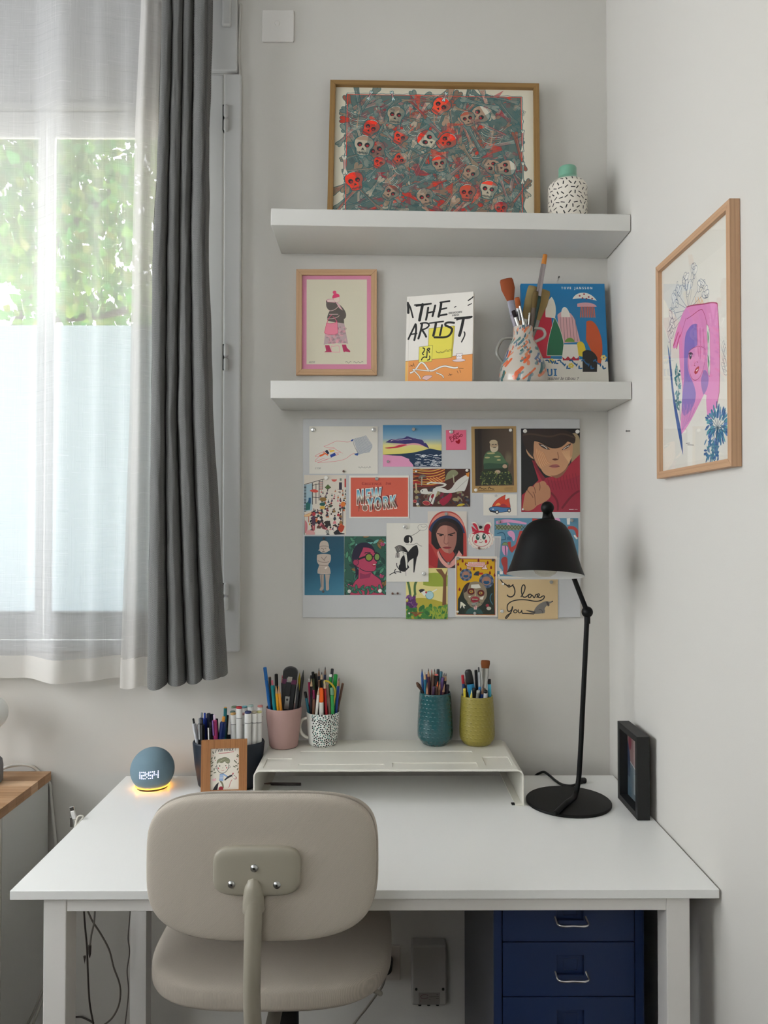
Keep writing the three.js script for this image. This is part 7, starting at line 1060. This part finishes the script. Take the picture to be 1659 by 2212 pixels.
card('fight', 'art_print', 'yellow and dark print of wild-eyed face under banner reading BAGARRES', [983.6, 1202, 1074, 1331.5], art([60, 105, 1485, 2130], 512, (g) => {
  R(g, 0, 0, 1700, 2300, '#e4d9c8'); P(g, 'M105,180 L1415,200 L1410,2080 L110,2060Z', '#d6a516', '#8f3a34', 22); P(g, 'M150,1540 C300,1300 320,1000 560,980 L1380,1000 L1400,2060 L140,2050Z', '#242c24'); const r = rng(201);
  for (const [x, y] of [[310, 260], [420, 360], [850, 240], [1165, 320], [1280, 480], [240, 540], [695, 530], [155, 370], [1240, 660], [200, 1220], [1400, 740]]) P(g, `M${x},${y - 70} C${x + 50},${y} ${x + 40},${y + 50} ${x},${y + 50} C${x - 40},${y + 50} ${x - 50},${y} ${x},${y - 70}Z`, '#7a1418');
  P(g, 'M410,350 L500,370 L490,470 L600,480 L590,520 L440,520 L470,450Z M1080,400 L1140,350 L1110,450 L1170,540 L950,530 L1000,470Z M490,290 L1070,300 L1065,470 L495,450Z', '#eed6cc', '#8f2a2c', 12); g.fillStyle = '#e9a8a0'; g.strokeStyle = '#8f1f26'; g.lineWidth = 9; g.font = 'bold 150px sans-serif'; g.save(); g.translate(520, 432); g.scale(0.72, 1); g.strokeText('BAGARRES', 0, 0, 730); g.fillText('BAGARRES', 0, 0, 730); g.restore();
  for (const [x, y, s] of [[420, 730, 210], [1120, 930, 250]]) { E(g, x, y, s, s * 0.98, '#4f5f78'); for (let i = 0; i < 14; i++) E(g, x + s * 0.84 * Math.cos(i * 0.45), y + s * 0.84 * Math.sin(i * 0.45), 26, 26, i % 2 ? '#2c3a52' : '#75809a'); E(g, x, y, s * 0.62, s * 0.6, '#a07a6a'); E(g, x, y + s * 0.2, s * 0.42, s * 0.24, '#1f5276'); E(g, x, y - s * 0.2, s * 0.3, s * 0.24, '#b07a62'); }
  P(g, 'M680,740 C700,620 880,560 880,640 L860,760Z', '#343c48'); P(g, 'M850,720 L880,650 L1010,650 L990,720Z', '#b8281c'); P(g, 'M340,1360 C330,1100 480,960 740,950 C960,950 1120,1100 1130,1300 C1160,1400 1100,1560 1050,1580 C1000,1720 880,1840 720,1850 C560,1830 470,1700 430,1580 C380,1560 340,1450 340,1360Z', '#8f8068'); P(g, 'M350,1340 C360,1100 440,980 560,980 C500,1100 480,1200 450,1280Z', '#3a2222'); P(g, 'M600,1060 L860,1040 L930,1160 L760,1190 L590,1160Z', '#dcd8cc'); E(g, 600, 1290, 130, 110, '#5f1a18'); E(g, 930, 1340, 120, 110, '#5f1a18'); E(g, 600, 1290, 66, 50, '#c9963a'); E(g, 925, 1340, 60, 48, '#c9963a'); E(g, 602, 1286, 30, 30, '#1a1010'); E(g, 925, 1336, 28, 28, '#1a1010'); E(g, 606, 1280, 10, 10, '#fff'); E(g, 932, 1330, 10, 10, '#fff'); P(g, 'M720,1240 L750,1460 L700,1450', null, '#c9b08a', 26);
  P(g, 'M580,1540 C640,1420 820,1430 880,1540 C880,1640 800,1680 720,1680 C640,1670 580,1620 580,1540Z', '#98303c'); P(g, 'M620,1550 C700,1520 780,1530 820,1555 C770,1600 680,1600 620,1550Z', '#3a1a1a'); P(g, 'M640,1548 L810,1552', null, '#d8cfae', 22); P(g, 'M590,1680 C680,1660 780,1660 830,1640 L800,1750 L640,1760Z', '#8f9088'); P(g, 'M500,1440 L600,1450 L530,1500Z M880,1500 L1030,1440 L1000,1560 L920,1560Z', '#dcd6c4'); P(g, 'M400,2040 C450,1880 600,1800 720,1850 C860,1820 960,1880 1000,2040Z', '#2f5450'); P(g, 'M680,1780 L800,1770 L790,1900 L690,1900Z', '#d8b0a8'); P(g, 'M740,1780 L760,1780 L755,1890Z', '#98303c');
  P(g, 'M230,1640 L290,1650 L420,1760 L360,1790 L380,1860 L340,1850 L290,1740 L240,1860 L215,1850Z', '#e6e2cc'); E(g, 1200, 1860, 80, 60, '#b9b7a6'); E(g, 1150, 1760, 60, 50, '#98303c'); for (let i = 0; i < 30; i++) E(g, 160 + r() * 1220, 1600 + r() * 440, 30, 16, i % 2 ? 'rgba(70,80,40,.5)' : 'rgba(30,40,44,.5)', null, 0, r() * 3); P(g, 'M1310,1360 C1200,1480 1240,1600 1330,1720', null, '#3f6a78', 30);
}), { lift: 2.2, cat: 'print' });
mk('loveyou', 'postcard', 'tan card with black handwriting I love you and grey dog', C9, [872, 735, 1397, 1083], 560, (g) => {
  R(g, 800, 700, 700, 500, '#d0b58a'); const K = '#17161a', B = (d, w) => P(g, d, null, K, w);
  B('M895,735 C910,770 950,780 965,800 C985,810 975,770 960,790 C955,810 990,800 1005,780', 9); B('M1000,785 C1030,820 1030,880 985,888 C970,888 955,880 955,872', 10); B('M1075,885 C1110,840 1120,790 1098,782 C1070,790 1075,860 1090,885 C1110,900 1130,880 1140,868 C1130,905 1160,900 1165,875 C1160,860 1145,862 1145,870 M1165,872 C1180,870 1180,895 1190,895 C1200,890 1195,870 1210,866 M1212,890 C1240,880 1240,855 1222,862 C1205,890 1240,905 1255,885 C1280,870 1285,885 1270,905 C1240,930 1200,930 1150,918 C1080,905 980,910 955,960 C945,1010 965,1030 990,1000 C1000,980 995,970 1000,975 C1000,1010 960,1060 945,1075 C925,1080 950,1040 985,1030', 9); B('M1010,1010 C1005,1035 1040,1030 1040,1010 C1030,995 1012,1000 1010,1010 M1050,1000 C1045,1035 1070,1035 1080,1005 C1080,1040 1090,1030 1110,1032 L1185,1036', 8);
  P(g, 'M1180,1035 C1190,980 1230,940 1290,925 L1330,930 C1350,915 1360,925 1350,932 C1330,945 1315,950 1305,960 C1280,980 1275,1000 1285,1005 L1280,1030 L1220,1035Z', '#77726c'); P(g, 'M1115,1003 C1150,1002 1180,1015 1200,1015 L1195,1035 C1170,1025 1130,1015 1115,1003Z', '#4a4643'); P(g, 'M1290,930 C1300,945 1305,965 1310,972 L1325,960 C1320,945 1310,932 1305,925Z', '#4f4a48'); E(g, 1348, 926, 6, 5, '#17161a'); P(g, 'M1230,1000 C1250,990 1265,1010 1260,1030', null, '#4f4a48', 4);
}, { lift: 1.2 });

// magnets
const magMats = { white: mat(0xe6e3da, 0.35), grey: mat(0x9b9a94, 0.4), dark: mat(0x4a4644, 0.5), brown: mat(0x6a4a3e, 0.5), black: mat(0x151515, 0.4), silver: mat(0xd5d5d2, 0.22, { metalness: 0.6 }) };
const magGeo = {};
function magnet(kind, px, py, r, on, label) {
  const key = r; if (!magGeo[key]) { const q = r * (1.945 / FOCAL); magGeo[key] = lathe([[0.0001, 0.0052], [q * 0.6, 0.0052], [q * 0.92, 0.0046], [q, 0.0036], [q * 0.98, 0.0008], [q * 0.9, 0]], 28).rotateX(Math.PI / 2); }
  const z = (on ? cards[on] : BZ) + 0.0002, p = onZ(px, py, z + 0.005), me = new THREE.Mesh(magGeo[key], magMats[kind]); me.name = numbered('magnet'); me.position.set(p.x, p.y, z); scene.add(me); tag(me, label, 'magnet', 'round magnets on the board'); return me;
}
for (const a of [['silver', 676, 928, 4.6, 'hand', 'silver magnet at top left corner of the hand drawing'], ['silver', 807, 928, 4.6, 'hand', 'silver magnet at top right corner of the hand drawing'], ['brown', 742, 1018, 2.4, 'hand', 'tiny brown magnet at lower edge of the hand drawing'],
  ['grey', 893.5, 927, 3.8, 'volcano', 'grey magnet at top of the volcano postcard'], ['grey', 838, 997, 2.8, 'volcano', 'small dull magnet on the pink beach of the volcano postcard'], ['grey', 814, 1034, 3.8, 'newyork', 'grey magnet at top of the New York postcard'], ['white', 704.5, 1032, 4.6, 'crowd', 'white magnet at top of the crowded cafe postcard'], ['grey', 706.5, 1149, 3.2, 'crowd', 'grey magnet at foot of the crowded cafe postcard'],
  ['white', 1009, 1016, 3.2, 'mush', 'white magnet at top right of the mushroom postcard'], ['white', 899, 1018, 2.4, 'mush', 'small white magnet at top left of the mushroom postcard'], ['white', 902, 1089, 3, 'mush', 'white magnet at lower left of the mushroom postcard'], ['silver', 975, 932.5, 4.2, 'note', 'silver magnet at top of the pink sticky note'],
  ['white', 1103, 929, 3.4, 'portrait', 'white magnet at top right of the old portrait card'], ['white', 1028, 1058.5, 3.4, 'portrait', 'white magnet at lower left of the old portrait card'], ['white', 1134.5, 931, 4.2, 'woman', 'white magnet at top left of the red collar print'], ['white', 1248, 932, 4.2, 'woman', 'white magnet at top right of the red collar print'], ['white', 1130, 1100, 2.2, 'woman', 'small white magnet at lower left of the red collar print'],
  ['silver', 1072, 1071, 2.8, 'car', 'silver magnet at top of the burning car card'], ['dark', 699, 1163, 2.8, 'statue', 'dark magnet at top of the stone figurine postcard'], ['dark', 698, 1278, 2.6, 'statue', 'dark magnet at foot of the stone figurine postcard'], ['white', 754.5, 1277.5, 3.8, 'glasses', 'white magnet at lower left of the sunglasses postcard'], ['white', 821, 1276.5, 4.2, 'glasses', 'white magnet at lower right of the sunglasses postcard'],
  ['brown', 848, 1282.3, 2.3, null, 'left one of two tiny brown magnets on bare board'], ['brown', 859, 1282, 2.3, null, 'right one of two tiny brown magnets on bare board'], ['silver', 875, 1138, 4.6, 'shoe', 'silver magnet at top of the ink shoe drawing'], ['silver', 916, 1239.5, 4.4, 'shoe', 'silver magnet at lower right of the ink shoe drawing'], ['grey', 964, 1110, 3.6, 'hood', 'grey magnet at top of the hooded portrait'], ['grey', 969, 1217, 3, 'hood', 'grey magnet at foot of the hooded portrait'],
  ['black', 1038, 1139, 3.6, 'bunny', 'black magnet between the ears of the bunny cut-out'], ['brown', 1035, 1184, 2.6, 'bunny', 'brown magnet at chin of the bunny cut-out'], ['grey', 1079, 1126.5, 3.2, 'bathers', 'grey magnet at top left of the bathers print'], ['grey', 1236, 1124, 3.6, 'bathers', 'grey magnet at top right of the bathers print'], ['white', 1077.5, 1243, 2.2, 'bathers', 'small white magnet at lower left of the bathers print'],
  ['grey', 989, 1206.5, 3.4, 'fight', 'grey magnet at top left of the yellow wild-eyed print'], ['dark', 1065, 1210, 3, 'fight', 'dark magnet at top right of the yellow wild-eyed print'], ['white', 989, 1321.5, 2.2, 'fight', 'small white magnet at lower left of the yellow wild-eyed print'], ['grey', 1026, 1325, 3.2, 'fight', 'grey magnet at foot of the yellow wild-eyed print'], ['white', 884, 1325, 2, 'garden', 'small white magnet at lower left of the garden postcard'],
  ['white', 1087, 1262, 2.6, 'loveyou', 'white magnet at top left of the handwritten dog card'], ['grey', 1191.5, 1257.5, 3.8, 'loveyou', 'grey magnet at top right of the handwritten dog card'], ['silver', 1085, 1320.5, 3.8, 'loveyou', 'silver magnet at lower left of the handwritten dog card']]) magnet(...a);

// ------------------------------------------------------------------ blank wall plate and nails
{
  const a = onZ(566, 21, 0.006), b = onZ(635, 90, 0.006), w = b.x - a.x, h = a.y - b.y, t = thing('wall_plate', 'square blank white electrical cover plate high on the wall', 'wall plate', [(a.x + b.x) / 2, b.y, 0.0002]);
  part(t, 'plate', extrude(rrect(w, h, 0.004, 0, h / 2), 0.006, 0.002), mat(new THREE.Color().setRGB(0.73, 0.705, 0.67), 0.5));
  const c = onZ(599, 50, 0.006); part(t, 'plug_cap', lathe([[0.0001, 0.0016], [0.0055, 0.0014], [0.0068, 0.0004], [0.0072, -0.001]], 28).rotateX(Math.PI / 2).translate(c.x - t.position.x, c.y - t.position.y, 0.006), mat(new THREE.Color().setRGB(0.73, 0.705, 0.67), 0.5));
  for (const [p, lab, rot] of [[onZ(1207, 599, 0.004), 'small nail in the wall above the blue picture book', 0], [onX(1355.5, 931, WX - 0.006), 'small dark nail in the right wall beside the magnetic board', -Math.PI / 2]]) { const n = thing('nail', lab, 'nail', p); n.rotation.y = rot; part(n, 'shank', new THREE.CylinderGeometry(0.001, 0.001, 0.014, 8).rotateX(Math.PI / 2).translate(0, 0, -0.004), mat(0x4d4a47, 0.5)); part(n, 'head', new THREE.CylinderGeometry(0.0022, 0.0022, 0.0012, 12).rotateX(Math.PI / 2).translate(0, 0, 0.003), mat(0x5d5954, 0.45)); }
}
// ------------------------------------------------------------------ low cabinet at the left, lamp globe, speaker, cables
{
  const yT = onZ(108, 1666.5, 0.012).y, xr = onZ(110, 1667, 0.012).x, th = 0.022, fp = onY(3, 1747, yT), zf = fp.z + 0.004, xs = onZ(108, 1690, 0.01).x - 0.003;
  const top = thing('worktop', 'butcher block worktop of light and dark wood strips on the white cabinet', 'worktop', [xr - 0.3, yT - th, zf / 2]);
  const r = rng(211), sm2 = ['#d2ad88', '#b08863', '#e0bf9a', '#a07853', '#c9a27a'].map((c, i) => mat(0xffffff, 0.5, { map: woodTex(c, '#8a6444', '#e3c8a4', 220 + i, 1) }));
  const rows = 7, dz = (zf - 0.01) / rows;
  for (let i = 0; i < rows; i++) { let x = xr; let k = 0; while (x > xr - 0.62) { const l = Math.min(0.09 + r() * 0.16, x - (xr - 0.62) + 0.001); if (l < 0.01) break; partW(top, 'stave', boxUV(box2(x - l + 0.0002, x, yT - th, yT - (r() * 0.0002), 0.01 + i * dz + 0.00015, 0.01 + (i + 1) * dz, 0.0006), true, 1, r(), r()), sm2[(i * 2 + k * 3 + (r() * 2 | 0)) % 5]); x -= l; k++; } }
  const cab = thing('cabinet', 'low white cabinet under butcher block worktop at left of the desk', 'cabinet', [xs - 0.3, 0, zf / 2]), cy = yT - th;
  const sideMat = mat(new THREE.Color().setRGB(0.7, 0.71, 0.68), 0.4);
  partW(cab, 'side_panel', box2(xs - 0.018, xs, 0, cy, 0.012, zf - 0.022, 0.001), sideMat); partW(cab, 'side_panel', box2(xs - 0.6, xs - 0.582, 0, cy, 0.012, zf - 0.022, 0.001), sideMat);
  partW(cab, 'top_panel', box2(xs - 0.581, xs - 0.019, cy - 0.018, cy, 0.012, zf - 0.022, 0.001), sideMat); partW(cab, 'back_panel', box2(xs - 0.581, xs - 0.019, 0.05, cy - 0.019, 0.013, 0.018, 0.0005), sideMat); partW(cab, 'plinth', box2(xs - 0.581, xs - 0.019, 0, 0.06, zf - 0.06, zf - 0.045, 0.0005), sideMat);
  for (let i = 0; i < 2; i++) partW(cab, 'door', box2(xs - 0.6 + i * 0.301, xs - 0.301 + i * 0.301, 0.062, cy - 0.002, zf - 0.02, zf - 0.002, 0.0015), mat(new THREE.Color().setRGB(0.74, 0.7, 0.64), 0.4));
  const gl = onZ(-24, 1541, 0.1), gr = 38 * (EYE.z - 0.1) / FOCAL, s2 = thing('globe_lamp', 'white globe table lamp on grey base cut off by left edge of photo', 'lamp', [gl.x, yT + 0.0005, 0.1]), gy = gl.y - yT;
  const br = onZ(4, 1690, 0.1).x - gl.x, bh = onZ(4, 1638, 0.1).y - yT;
  part(s2, 'base', lathe([[0.001, 0.002], [br - 0.003, 0.002], [br, 0.006], [br, bh * 0.7], [br * 0.93, bh * 0.92], [br * 0.8, bh], [br * 0.3, bh + 0.004], [br * 0.28, gy - gr * 0.93], [0.001, gy - gr * 0.93]], 48), mat(0x77787a, 0.7));
  part(s2, 'globe', new THREE.SphereGeometry(gr, 40, 28).translate(0, gy, 0), mat(0xe8e8e4, 0.3));
  const ca = thing('white_cable', 'white cable looping over the back of the worktop and down beside the cabinet', 'cable', onZ(85, 1667, 0.008));
  partW(ca, 'cable', tube([onY(1, 1664, yT + 0.004), onZ(15, 1657, 0.04), onZ(45, 1652, 0.02), onZ(68, 1655, 0.012), onZ(85, 1668, 0.0045), onZ(107, 1692, 0.0048), onZ(110, 1720, 0.006), onZ(116, 1780, 0.006), onZ(121, 1835, 0.006), onZ(124, 1900, 0.006), onZ(110, 2050, 0.02), onZ(95, 2110, 0.03)], 0.0037, 140, 10), mat(0xd9d7d0, 0.4));
}
{
  const white = mat(0xd6d2c6, 0.4), zc = 0.322, U = (x, y, z = zc) => onZ(x, y, z);
  const a = thing('charging_cable', 'looped white charging cable with metal plug hanging off the left desk edge', 'cable', U(165, 1790));
  partW(a, 'cable', tube([U(160, 1768), U(166, 1780), U(160, 1800, 0.335), U(168, 1765), U(174, 1762), U(180, 1764), U(172, 1775), U(160, 1790), U(152, 1800), U(150, 1830), U(160, 1900)], 0.0019, 120, 8), white);
  const p = U(159, 1760), pl = partW(a, 'plug_body', box(0.0085, 0.018, 0.005, p.x, p.y, p.z, 0.0015).translate(-p.x, -p.y, -p.z).rotateZ(0.25).translate(p.x, p.y, p.z), mat(0xe2e0dc, 0.35)), q = U(156, 1748);
  part(pl, 'metal_plug', box(0.0085, 0.0105, 0.003, 0, 0, 0, 0.0005).rotateZ(0.25).translate(q.x - a.position.x, q.y - a.position.y, q.z - a.position.z), steel);
  const b = thing('adapter_plug', 'second small metal plug tucked under the looped white charging cable', 'plug', U(153, 1772)); partW(b, 'plug', box(0.007, 0.02, 0.004, ...U(155, 1775).toArray(), 0.0008), steel);
}
const cable = (label, pts, r, m, name = 'cable') => { const t = thing(name, label, 'cable', pts[pts.length >> 1]); partW(t, 'cable', tube(pts, r, 120, 8), m); return t; };
{
  const K = (x, y) => [x / 4.879, 1900 + y / 4.879], Z = (x, y, z) => onZ(...K(x, y), z), dark = mat(0x3a322c, 0.5), grey = mat(0x77716a, 0.5), pale = mat(0xaaa79e, 0.45);
  const c1 = cable('dark brown cable hanging straight down behind the left desk leg', [Z(885, 330, 0.2), Z(895, 480, 0.2), Z(915, 700, 0.2), Z(925, 950, 0.2), Z(945, 1300, 0.2), Z(985, 1530, 0.2), Z(1000, 1640, 0.2)], 0.0021, dark);
  const q = Z(892, 850, 0.202); partW(c1, 'cable_tie', new THREE.ConeGeometry(0.003, 0.018, 8).rotateX(Math.PI).translate(q.x, q.y, q.z), dark);
  const c2 = cable('short grey cable with dark plug dangling beside the dark brown cable', [Z(1000, 330, 0.17), Z(990, 460, 0.17), Z(965, 570, 0.17), Z(950, 680, 0.17), Z(947, 710, 0.17)], 0.0021, grey);
  const q2 = Z(946, 745, 0.17); partW(c2, 'plug', lathe([[0.0004, -0.018], [0.003, -0.008], [0.0036, 0.008], [0.003, 0.012]], 12).translate(q2.x, q2.y, q2.z), dark);
  cable('grey-brown cable bowing out in a long loop under the desk', [Z(925, 330, 0.14), Z(970, 430, 0.14), Z(1060, 570, 0.14), Z(1150, 740, 0.14), Z(1200, 930, 0.14), Z(1255, 1080, 0.14), Z(1270, 1180, 0.14), Z(1250, 1330, 0.14), Z(1180, 1460, 0.14), Z(1100, 1530, 0.14), Z(1000, 1600, 0.14)], 0.002, mat(0x5d564e, 0.5));
  cable('thin grey cable hanging in front of the rear left desk leg', [Z(1372, 330, 0.13), Z(1360, 480, 0.13), Z(1350, 620, 0.13), Z(1365, 760, 0.13), Z(1340, 960, 0.13), Z(1355, 1160, 0.13), Z(1340, 1350, 0.13), Z(1318, 1530, 0.13)], 0.0015, mat(0x5f5852, 0.5));
  cable('upper white cable slanting down behind the left desk leg', [Z(500, 990, 0.12), Z(480, 1080, 0.12), Z(420, 1240, 0.12), Z(360, 1390, 0.12), Z(290, 1530, 0.12)], 0.003, pale);
  cable('lower white cable slanting down behind the left desk leg', [Z(460, 1230, 0.14), Z(425, 1330, 0.14), Z(385, 1430, 0.14), Z(345, 1540, 0.14)], 0.003, pale);
  cable('short dark cable along the skirting behind the left desk leg', [Z(800, 1450, 0.03), Z(860, 1450, 0.03), Z(930, 1480, 0.03), Z(985, 1510, 0.03)], 0.0022, dark);
}
// ------------------------------------------------------------------ blue drawer unit under the desk
{
  const zf = 1.945 - 1.431, x0 = onZ(1065, 2050, zf).x, x1 = onZ(1391, 2050, zf).x, yT = 0.685, zb = 0.03, blue = mat(new THREE.Color().setRGB(0.012, 0.03, 0.1), 0.42), t = thing('drawer_unit', 'dark blue metal drawer unit with chrome handles under the desk', 'drawer unit', [(x0 + x1) / 2, 0, (zf + zb) / 2]);
  const fw = onZ(1084, 2050, zf).x - x0, yb = 0.05;
  partW(t, 'side_panel', box2(x0, x0 + 0.0012, yb, yT, zb, zf, 0.0004), mat(new THREE.Color().setRGB(0.085, 0.09, 0.105), 0.5)); partW(t, 'side_panel', box2(x1 - 0.0012, x1, yb, yT, zb, zf, 0.0004), blue); partW(t, 'back_panel', box2(x0 + 0.0013, x1 - 0.0013, yb, yT, zb, zb + 0.001, 0.0003), blue); partW(t, 'top_panel', box2(x0, x1, yT, yT + 0.004, zb, zf, 0.001), blue); partW(t, 'bottom_panel', box2(x0 + 0.0013, x1 - 0.0013, yb, yb + 0.002, zb + 0.0012, zf - 0.002, 0.0005), blue);  // left side panel greyed: its shade is put into the colour
  for (const [a, b] of [[x0 + 0.0013, x0 + fw], [x1 - fw, x1 - 0.0013]]) partW(t, 'front_post', box2(a, b, yb, yT - 0.0005, zf - 0.012, zf, 0.001), blue);
  const seam = [0, 1].map((k) => onZ(1230, k ? 2153 : 2034.5, zf).y), dh = seam[0] - seam[1];
  for (let i = 0; i < 6; i++) {
    const top = seam[0] + dh * (1 - i) - 0.0012, bot = top - dh + 0.0024; if (bot < yb) break;
    const d = new THREE.Group(); d.name = nameIn(t, 'drawer'); t.add(d);
    const X0 = x0 + fw + 0.0014, X1 = x1 - fw - 0.0014, tp = Math.min(top, yT - 0.0015), s = new THREE.Shape(); s.moveTo(X0, bot); s.lineTo(X1, bot); s.lineTo(X1, tp); s.lineTo(X0, tp); s.closePath();
    const hx0 = onZ(1203, 2100, zf).x, hx1 = onZ(1261, 2100, zf).x, hy1 = bot + dh * 0.74, hy0 = bot + dh * 0.38;
    s.holes.push(new THREE.Path([new THREE.Vector2(hx0, hy0), new THREE.Vector2(hx1, hy0), new THREE.Vector2(hx1 - 0.0, hy1), new THREE.Vector2(hx0, hy1)]));
    const P2 = (n, g, m) => part(d, n, g.translate(-t.position.x, -t.position.y, -t.position.z), m);
    P2('drawer_front', extrude(s, 0.008, 0.0008).translate(0, 0, zf - 0.0075), blue);
    P2('recess', box2(hx0 - 0.004, hx1 + 0.004, hy0 - 0.004, hy1 + 0.004, zf - 0.02, zf - 0.0078, 0.0005), blue);
    P2('label_holder', new THREE.TorusGeometry(0.5, 0.02, 6, 4, Math.PI * 2).rotateZ(Math.PI / 4).scale((hx1 - hx0) * 0.72, (hy1 - hy0) * 0.82, 0.05).translate((hx0 + hx1) / 2, (hy0 + hy1) / 2 + 0.002, zf + 0.0004), blue);
    P2('handle', tube([[hx0 - 0.003, hy0 + 0.006, zf], [hx0 + 0.0, hy0 - 0.002, zf + 0.01], [hx0 + 0.006, hy0 - 0.0035, zf + 0.013], [(hx0 + hx1) / 2, hy0 - 0.0035, zf + 0.013], [hx1 - 0.006 + 0.006, hy0 - 0.0035, zf + 0.013], [hx1 + 0.006, hy0 - 0.002, zf + 0.01], [hx1 + 0.004, hy0 + 0.006, zf]], 0.0024, 60, 10), chrome);
  }
  for (const x of [x0 + 0.03, x1 - 0.03]) for (const z of [zb + 0.04, zf - 0.04]) partW(t, 'caster', new THREE.TorusGeometry(0.0155, 0.009, 10, 20).rotateY(Math.PI / 2).translate(x, 0.0245, z), blackPlastic);
}
// ------------------------------------------------------------------ wall box, socket and plug
{
  const a = onZ(889, 2043, 0.04), b = onZ(965, 2172, 0.04), w = b.x - a.x, h = a.y - b.y, gm = mat(new THREE.Color().setRGB(0.42, 0.4, 0.37), 0.5), t = thing('junction_box', 'grey plastic junction box with three cable glands on the wall under the desk', 'wall box', [(a.x + b.x) / 2, b.y, 0.0004]);
  part(t, 'housing', box(w, h, 0.04, 0, h / 2, 0.02, 0.005), gm);
  const k = (px, py) => { const p = onZ(740 + px / 6.38, 2000 + py / 6.38, 0.0405); return [p.x - t.position.x, p.y - t.position.y]; };
  for (const q of [[1015, 872], [1385, 872]]) { const [x, y] = k(...q); part(t, 'screw', cyl(0.0032, 0.003, 0.0012, 16).rotateX(Math.PI / 2).translate(x, y, 0.0404), mat(0x201e1c, 0.4)); }
  for (const q of [[1068, 1130], [1192, 1130], [1315, 1130]]) { const [x] = k(...q); part(t, 'cable_gland', cyl(0.0042, 0.0042, 0.009, 16, -0.009).translate(x, 0.0005, 0.024), blackPlastic); }
  const lab = canvasTex(256, 160, (g) => { R(g, 0, 0, 256, 160, '#8a857e'); P(g, 'M20,60 C40,20 90,20 110,40 M30,70 C50,90 90,80 110,70', null, '#6d5258', 10); P(g, 'M130,60 L240,54', null, '#55504c', 7); R(g, 214, 24, 24, 8, '#55504c'); R(g, 208, 76, 34, 8, '#55504c'); R(g, 14, 110, 18, 8, '#7a5a5a'); R(g, 130, 90, 10, 8, '#55504c'); });
  const [lx, ly] = k(1195, 1000), lw = 290 / 6.38 * 1.905 / FOCAL; part(t, 'sticker', new THREE.PlaneGeometry(lw, lw * 0.55).translate(lx, ly, 0.0403), print(lab));
  const s0 = onZ(806, 2043, 0.008), s1 = onZ(865, 2118, 0.008), sw = s1.x - s0.x, shh = s0.y - s1.y, s = thing('wall_socket', 'beige wall socket with black plug partly hidden by the chair seat', 'socket', [(s0.x + s1.x) / 2, s1.y, 0.0003]);
  part(s, 'plate', extrude(rrect(sw, shh, 0.003, 0, shh / 2), 0.008, 0.002), mat(new THREE.Color().setRGB(0.5, 0.45, 0.4), 0.5));
  const pp = onZ(833, 2086, 0.03); part(s, 'plug', cyl(0.019, 0.016, 0.035, 28).rotateX(Math.PI / 2).translate(pp.x - s.position.x, pp.y - s.position.y, 0.0085), blackPlastic, 'black plug');
  cable('grey flat cable running down from the wall socket past the chair seat', [onZ(832, 2112, 0.03), onZ(826, 2130, 0.035), onZ(812, 2150, 0.04), onZ(790, 2180, 0.04), onZ(765, 2212, 0.04), onZ(745, 2250, 0.04)], 0.0028, mat(0x7d776e, 0.5));
}

// ------------------------------------------------------------------ shadows and the picture
scene.traverse((o) => { if (o.isMesh) { o.castShadow = true; o.receiveShadow = true; } });
renderer.render(scene, camera);
